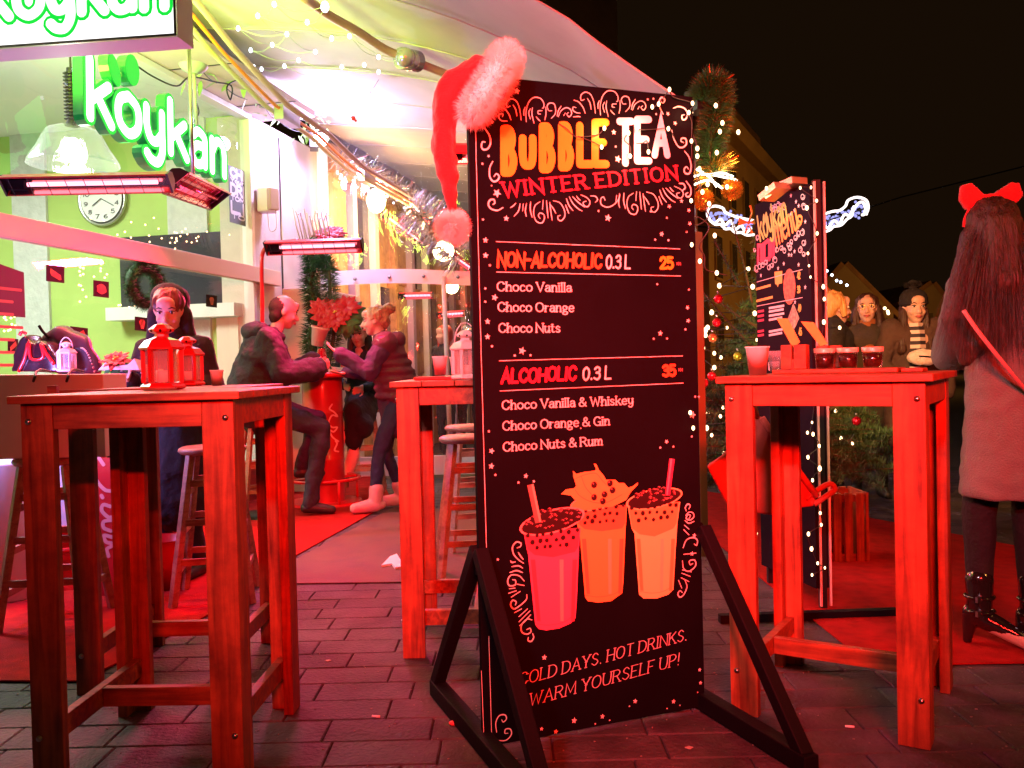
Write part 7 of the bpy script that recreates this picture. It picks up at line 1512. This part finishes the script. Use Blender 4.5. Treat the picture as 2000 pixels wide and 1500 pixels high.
# 6-7 two guests beyond the plastic curtain
for (px, py, Y, yw, lb, cap, col) in ((868, 622, 11.0, 130, 'red haired guest beyond the plastic curtain left of the thin post', False, (.5, .05, .02)), (912, 622, 11.3, 200, 'guest in a dark cap beyond the curtain, next to the menu board edge', True, (.03, .04, .08))):
    p = at(px, py, Y); X = person((p.x, Y, 0), R(yw), dict(), lb, 1.66 * (p.z + .03) / 1.57 if False else 1.66, vox=.014)
    hairmass(X, mat('hair_red' if not cap else 'cap_navy', col, .6), SHORT + ([((-.07, -.0, -.02), (-.08, 0, -.22), .035, .04), ((.07, 0, -.02), (.08, 0, -.22), .035, .04)] if not cap else [((0, .08, .05), (.06, .06, .012))]), vox=.012, name='cap' if cap else 'hair')
    grow(X, 'jacket', bkc, torso(.03) + arms(.01), .016); grow(X, 'trousers', bkc, legs(-.01), .016); shoes(X, mat('shoe_black', (.02, .02, .02), .5))
# 8 blonde woman in profile on the right
p = at(1632, 585, 7.0)
X = person((p.x - .05, 7.0, 0), R(-100), dict(head=(0, .05, 1.555)), 'blonde woman in a dark coat turned to her companions, nearest the food menu board', 1.66, hd=(-.25, 1, -.05), hs=1.08)
facebits(X['root'], X['head'], X['MH'], X['hs'])
hbl = mat('hair_gold', (.62, .36, .12), .45, var=.4, vs=60, stretch=(1, 1, .12), bump=.8, bs=120)
hairmass(X, hbl, [((0, -.03, .045), (.098, .105, .088)), ((0, -.065, -.015), (.088, .062, .09)), ((.07, .02, .01), (.075, .03, -.05), .03, .02), ((-.07, .02, .01), (-.075, .03, -.05), .03, .02)], wr=[(.014, (25, 25, 6)), (.008, (60, 60, 10))])
grow(X, 'winter_coat', bkc, torso(.06) + arms(.03) + [('pel', X['pel'] - Vector((0, 0, .3)), .2, .2), ('neck', X['neck'] + Vector((0, 0, .03)), .1, .085)]); grow(X, 'trousers', bkc, legs(-.005)); shoes(X, mat('shoe_black', (.02, .02, .02), .5))
# 9 hat wearer behind her
p = at(1598, 570, 7.8); X = person((p.x, 7.8, 0), R(-110), dict(), 'person in an orange hat mostly hidden behind the blonde woman', 1.76, vox=.013)
hairmass(X, fabric('hatorange', (.65, .2, .06)), [((0, -.02, .06), (.1, .11, .09)), ((0, -.02, .02), (.104, .115, .03))], name='knit_hat'); grow(X, 'coat', bkc, torso(.04) + arms(.02), .016); grow(X, 'trousers', bkc, legs(-.005), .016); shoes(X, mat('shoe_black', (.02, .02, .02), .5))
# 10 woman with glasses
p = at(1692, 595, 7.3); X = person((p.x, 7.3, 0), R(165), dict(head=(0, .03, 1.55)), 'long haired woman with glasses standing between the blonde and the striped shirt', 1.67, hd=(.12, 1, .04), hs=1.04)
facebits(X['root'], X['head'], X['MH'], X['hs'])
hairmass(X, M_hairb, [((0, -.03, .05), (.09, .1, .082)), ((-.08, -.02, -.0), (-.11, .03, -.33), .035, .05), ((.08, -.02, -.0), (.1, .03, -.33), .035, .05), ((0, -.08, .0), (0, -.1, -.28), .08, .09)])
m = MB(); c = X['head']; M = X['MH']; s = X['hs']
for sx in (-1, 1): m.tube([c + M @ Vector((sx * .033 * s + .024 * s * math.cos(k * .5236), .099 * s - .003, .01 * s + .019 * s * math.sin(k * .5236))) for k in range(12)], .0022, 5, closed=True); m.tube([c + M @ Vector((sx * .057 * s, .098 * s, .014 * s)), c + M @ Vector((sx * .078 * s, .0, .012 * s))], .002, 5)
m.tube([c + M @ Vector((-.01 * s, .101 * s, .012 * s)), c + M @ Vector((.01 * s, .101 * s, .012 * s))], .002, 5); m.build('glasses', mat('gold_frame', (.6, .4, .15), .3, metal=.8), X['root'])
olv = fabric('olive', (.05, .035, .02)); grow(X, 'parka', olv, torso(.045) + arms(.022) + [('pel', X['pel'] - Vector((0, 0, .22)), .19, .2)]); grow(X, 'scarf', fabric('rust', (.35, .11, .03)), [(X['neck'] + X['fw'] * .03, X['neck'] + X['fw'] * .14 - Vector((0, 0, .22)), .07, .05)], wr=[(.015, 20)]); grow(X, 'trousers', bkc, legs(-.005)); shoes(X, mat('shoe_black', (.02, .02, .02), .5))
# 11 woman with pompom beanie, striped shirt and white bag
p = at(1783, 600, 6.9); X = person((p.x, 6.9, 0), R(176), dict(head=(0, .03, 1.535), eR=(.27, .0, 1.1), wR=(.16, .2, .98), eL=(-.26, .0, 1.1)), 'woman in a black pompom beanie and striped shirt under an open brown coat', 1.66, hd=(.02, 1, -.03), hs=1.08)
facebits(X['root'], X['head'], X['MH'], X['hs'])
hairmass(X, M_hairb, [((-.075, -.01, -.02), (-.1, .03, -.3), .03, .042), ((.075, -.01, -.02), (.1, .03, -.3), .03, .042), ((0, -.07, -.0), (0, -.08, -.25), .08, .08)])
bn = mat('cloth_beanie', (.012, .01, .012), .9, bump=.6, bs=150); hairmass(X, bn, [((0, -.02, .062), (.097, .11, .088)), ((0, -.018, .038), (.101, .113, .026))], name='beanie', wr=[(.004, (60, 60, 10))])
c = X['head'] + X['MH'] @ Vector((-.0, -.03, .185)); m = MB(); m.ell(c, .04); spikes(m, [c - Vector((.0, 0, .01)), c + Vector((0, 0, .01))], .04, 1200, .045, .0015); m.build('pompom', bn, X['root'])
brn = fabric('brown', (.075, .04, .026)); grow(X, 'open_coat', brn, [('chest', (.185, .10, .18)), ('waist', (.17, .10, .2)), ('pel', (.185, .115, .16))] + arms(.016) + [(X['hR'] + X['rt'] * .03, X['kR'] + X['rt'] * .04 + Vector((0, 0, .05)), .095, .10), (X['hL'] - X['rt'] * .03, X['kL'] - X['rt'] * .04 + Vector((0, 0, .05)), .095, .10)])
sf = X['fw']
for k in range(15):
    z = X['neck'].z - .03 - k * .028; m = MB(); cc = Vector((X['neck'].x, X['neck'].y, z)) + sf * (.118 if k > 2 else .085 + .012 * k); rt_ = X['rt']; w = .052 + .001 * k
    m.prism([cc - rt_ * w - Vector((0, 0, .007)) - sf * .02, cc - Vector((0, 0, .007)) + sf * .02, cc + rt_ * w - Vector((0, 0, .007)) - sf * .02, cc + rt_ * w - Vector((0, 0, .007)) - sf * .06, cc - rt_ * w - Vector((0, 0, .007)) - sf * .06], (0, 0, .0275 if k % 2 == 0 else .0275)); m.build('shirt_stripe', mat('stripe_white', (.75, .6, .52), .8) if k % 2 == 0 else mat('stripe_dark', (.04, .03, .04), .8), X['root'])
c = X['waist'] + sf * .19 + Vector((0, 0, .06)) + X['rt'] * -.0; 
grow(X, 'jeans', fabric('jeans', (.015, .02, .06)), legs(.004)); shoes(X, mat('boot_tan', (.3, .15, .07), .6), shaft=.08)
wb_ = thing('hand_bag', c, 'white crochet clutch bag held against the waist of the woman in the beanie', 'bag'); m = MB(); m.ell(c, (.125, .05, .065), X['Ms'], 18, 12); fuse(m, 'bag_body', mat('crochet', (.75, .62, .55), .9, bump=1, bs=60), wb_, .01, 2, (.008, 30)); m = MB(); m.tube(smoothpath([c + sf * .052 + X['rt'] * -.05, c + sf * .056 + Vector((0, 0, .006)), c + sf * .052 + X['rt'] * .05 + Vector((0, 0, .01))]), .005, 5); m.build('bag_slit', M_black, wb_)
# 12 big woman with the red bow, back turned
X = person((1.94, 3.42, 0), R(-14), dict(head=(-.07, .02, 1.575), neck=(-.04, -.01, 1.44), sR=(.16, 0, 1.38), sL=(-.155, .02, 1.37), eR=(.22, .02, 1.10), eL=(-.19, .15, 1.12), wR=(.2, .26, 1.0), wL=(-.1, .36, 1.12), aR=(.05, -.02, .13), aL=(-.13, .0, .13), tR=(.22, -.08, .03), tL=(.04, -.07, .03), kR=(.05, .02, .5), kL=(-.12, .03, .5), hR=(.08, 0, .9), hL=(-.09, 0, .9)), 'long haired woman with a red hair bow and pale wool coat seen from behind', 1.72, hd=(-.05, 1, 0), vox=.010)
cw = mat('cloth_wool', (.17, .145, .125), .95, var=.12, vs=5, bump=.6, bs=160, sheen=.1)
pv_ = X['pel']; ch = X['chest']
def coatx(mb):
    z0 = .60; lv = []
    for t in range(8):
        f = t / 7; z = z0 + (1.36 - z0) * f; lv.append(((X['pel'].x + .01, X['pel'].y - .01, z), .215 - .045 * f, .165 - .03 * f, R(-14)))
    ringloft(mb, lv)
grow(X, 'wool_coat', cw, [('chest', (.185, .13, .2)), ('neck', 'chest', .085, .14)] + arms(.012), .010, [(.02, (5, 5, 3)), (.006, 22)], extra=coatx)
m = MB(); m.tube([X['neck'] + Vector((.085 * math.cos(k * .4189), .075 * math.sin(k * .4189) - .005, -.005 + .012 * math.sin(k * .4189 + 1.6))) for k in range(15)], .028, 8, closed=True); m.build('coat_collar', cw, X['root'])
tg_ = fabric('tights', (.006, .005, .007), sheen=0); grow(X, 'tights', tg_, [(q, w, a, b_) for s in 'RL' for q, w, a, b_ in (('h' + s, 'k' + s, .085, .062), ('k' + s, 'a' + s, .062, .042))], .010, [(.004, 10)])
M_patent = mat('patent_leather', (.012, .008, .008), .12, coat=.8)
for s in 'RL':
    a, t = X['a' + s], X['t' + s]; d = (t - a); d.z = 0; d.normalize(); m = MB(); m.cone(a, a + Vector((0, 0, .13)), .046, .052); m.cone(a - Vector((0, 0, .015)), t + d * .03 + Vector((0, 0, -.006)), .044, .018); m.cone(a - d * .03, Vector((a.x - d.x * .045, a.y - d.y * .045, .02)), .034, .018)
    bt_ = fuse(m, 'ankle_boot', M_patent, X['root'], .007, 2, (.002, 25))
    for z in (.03, .085):
        m = MB(); m.tube([a + Vector((.053 * math.cos(k * .5236), .053 * math.sin(k * .5236), z - .02)) for k in range(12)], .006, 6, closed=True); m.build('boot_strap', M_patent, bt_)
        m = MB(); m.box(a + Vector((-.03, -.05, z - .02)), (.026, .01, .022), .5); m.build('buckle', M_steel, bt_)
hr = mat('hair_chestnut', (.045, .017, .008), .42, var=.6, vs=70, stretch=(1, 1, .03), bump=1, bs=160)
hairmass(X, hr, [((0, -.025, .045), (.092, .108, .092)), ((0, -.06, 0), (0, -.10, -.2), .098, .10), ((-.06, -.04, -.02), (-.155, -.11, -.32), .06, .052), ((.06, -.04, -.02), (.16, -.10, -.34), .06, .05), ((0, -.1, -.2), (-.1, -.15, -.42), .07, .045), ((-.155, -.11, -.32), (-.13, -.13, -.47), .05, .03), ((.16, -.10, -.34), (.15, -.12, -.5), .05, .03)], wr=[(.008, (30, 30, 3)), (.005, (80, 80, 3))])
c = X['head']; M = X['MH']; q = lambda x, y, z: c + M @ (Vector((x, y, z)) * X['hs']); rts = []
rnd = random.Random(6)
for k in range(150):
    a = rnd.uniform(-1, 1); rts.append((q(a * .07, -.07 - .05 * (1 - a * a), .07 - .05 * abs(a)), q(a * .13, -.16 + .05 * a * a, -.16), q(a * .2, -.19 + .06 * a * a, -.44 + rnd.uniform(-.05, .06))))
strands(X, hr, rts, 3200, .0009)
m = MB(); c2 = q(0, -.02, .135)
for sx in (-1, 1):
    pts = [c2, c2 + X['rt'] * sx * .07 + Vector((0, 0, .058)), c2 + X['rt'] * sx * .10 + Vector((0, 0, .05)), c2 + X['rt'] * sx * .108 + Vector((0, 0, .0)), c2 + X['rt'] * sx * .082 + Vector((0, 0, -.04))]
    m.prism(pts, (0, .03, 0)); m.ell(c2 + X['rt'] * sx * .07 + Vector((0, .015, .012)), (.030, .018, .032))
m.ell(c2 + Vector((0, .01, 0)), (.02, .02, .02))
bw_ = thing('hair_bow', c2, 'big red felt bow headband on the woman at the right edge', 'bow'); fuse(m, 'bow_loop', M_felt, bw_, .007, 3, (.012, 14))
m = MB(); m.tube([c + M @ Vector((.098 * math.cos(t), -.01, .03 + .108 * math.sin(t))) for t in [k * math.pi / 12 for k in range(13)]], .007, 6); m.build('headband', M_felt, bw_)
m = MB(); m.tube(smoothpath([X['sR'] + Vector((-.04, -.05, .04)), X['chest'] + Vector((-.02, -.17, .06)), X['waist'] + Vector((.1, -.2, .08)), X['waist'] + Vector((.22, -.12, -.1))], 8), .008, 6); 
sb_ = thing('shoulder_bag', X['waist'] + Vector((.25, 0, -.15)), 'dark shoulder bag on a pink strap worn by the woman at the right edge', 'bag')
m = MB(); P = smoothpath([at(1882, 606, 3.22), at(1905, 640, 3.2), at(1936, 680, 3.19), at(1975, 728, 3.2), at(2010, 770, 3.25)], 5); m.tube(P, .008, 6); m.build('bag_strap', mat('strap_pink', (.6, .2, .2), .5), sb_)
MB().box(at(2045, 800, 3.3), (.2, .09, .16)).build('bag_body', mat('leather_black', (.03, .008, .012), .25, coat=.5), sb_, bevel=.02)
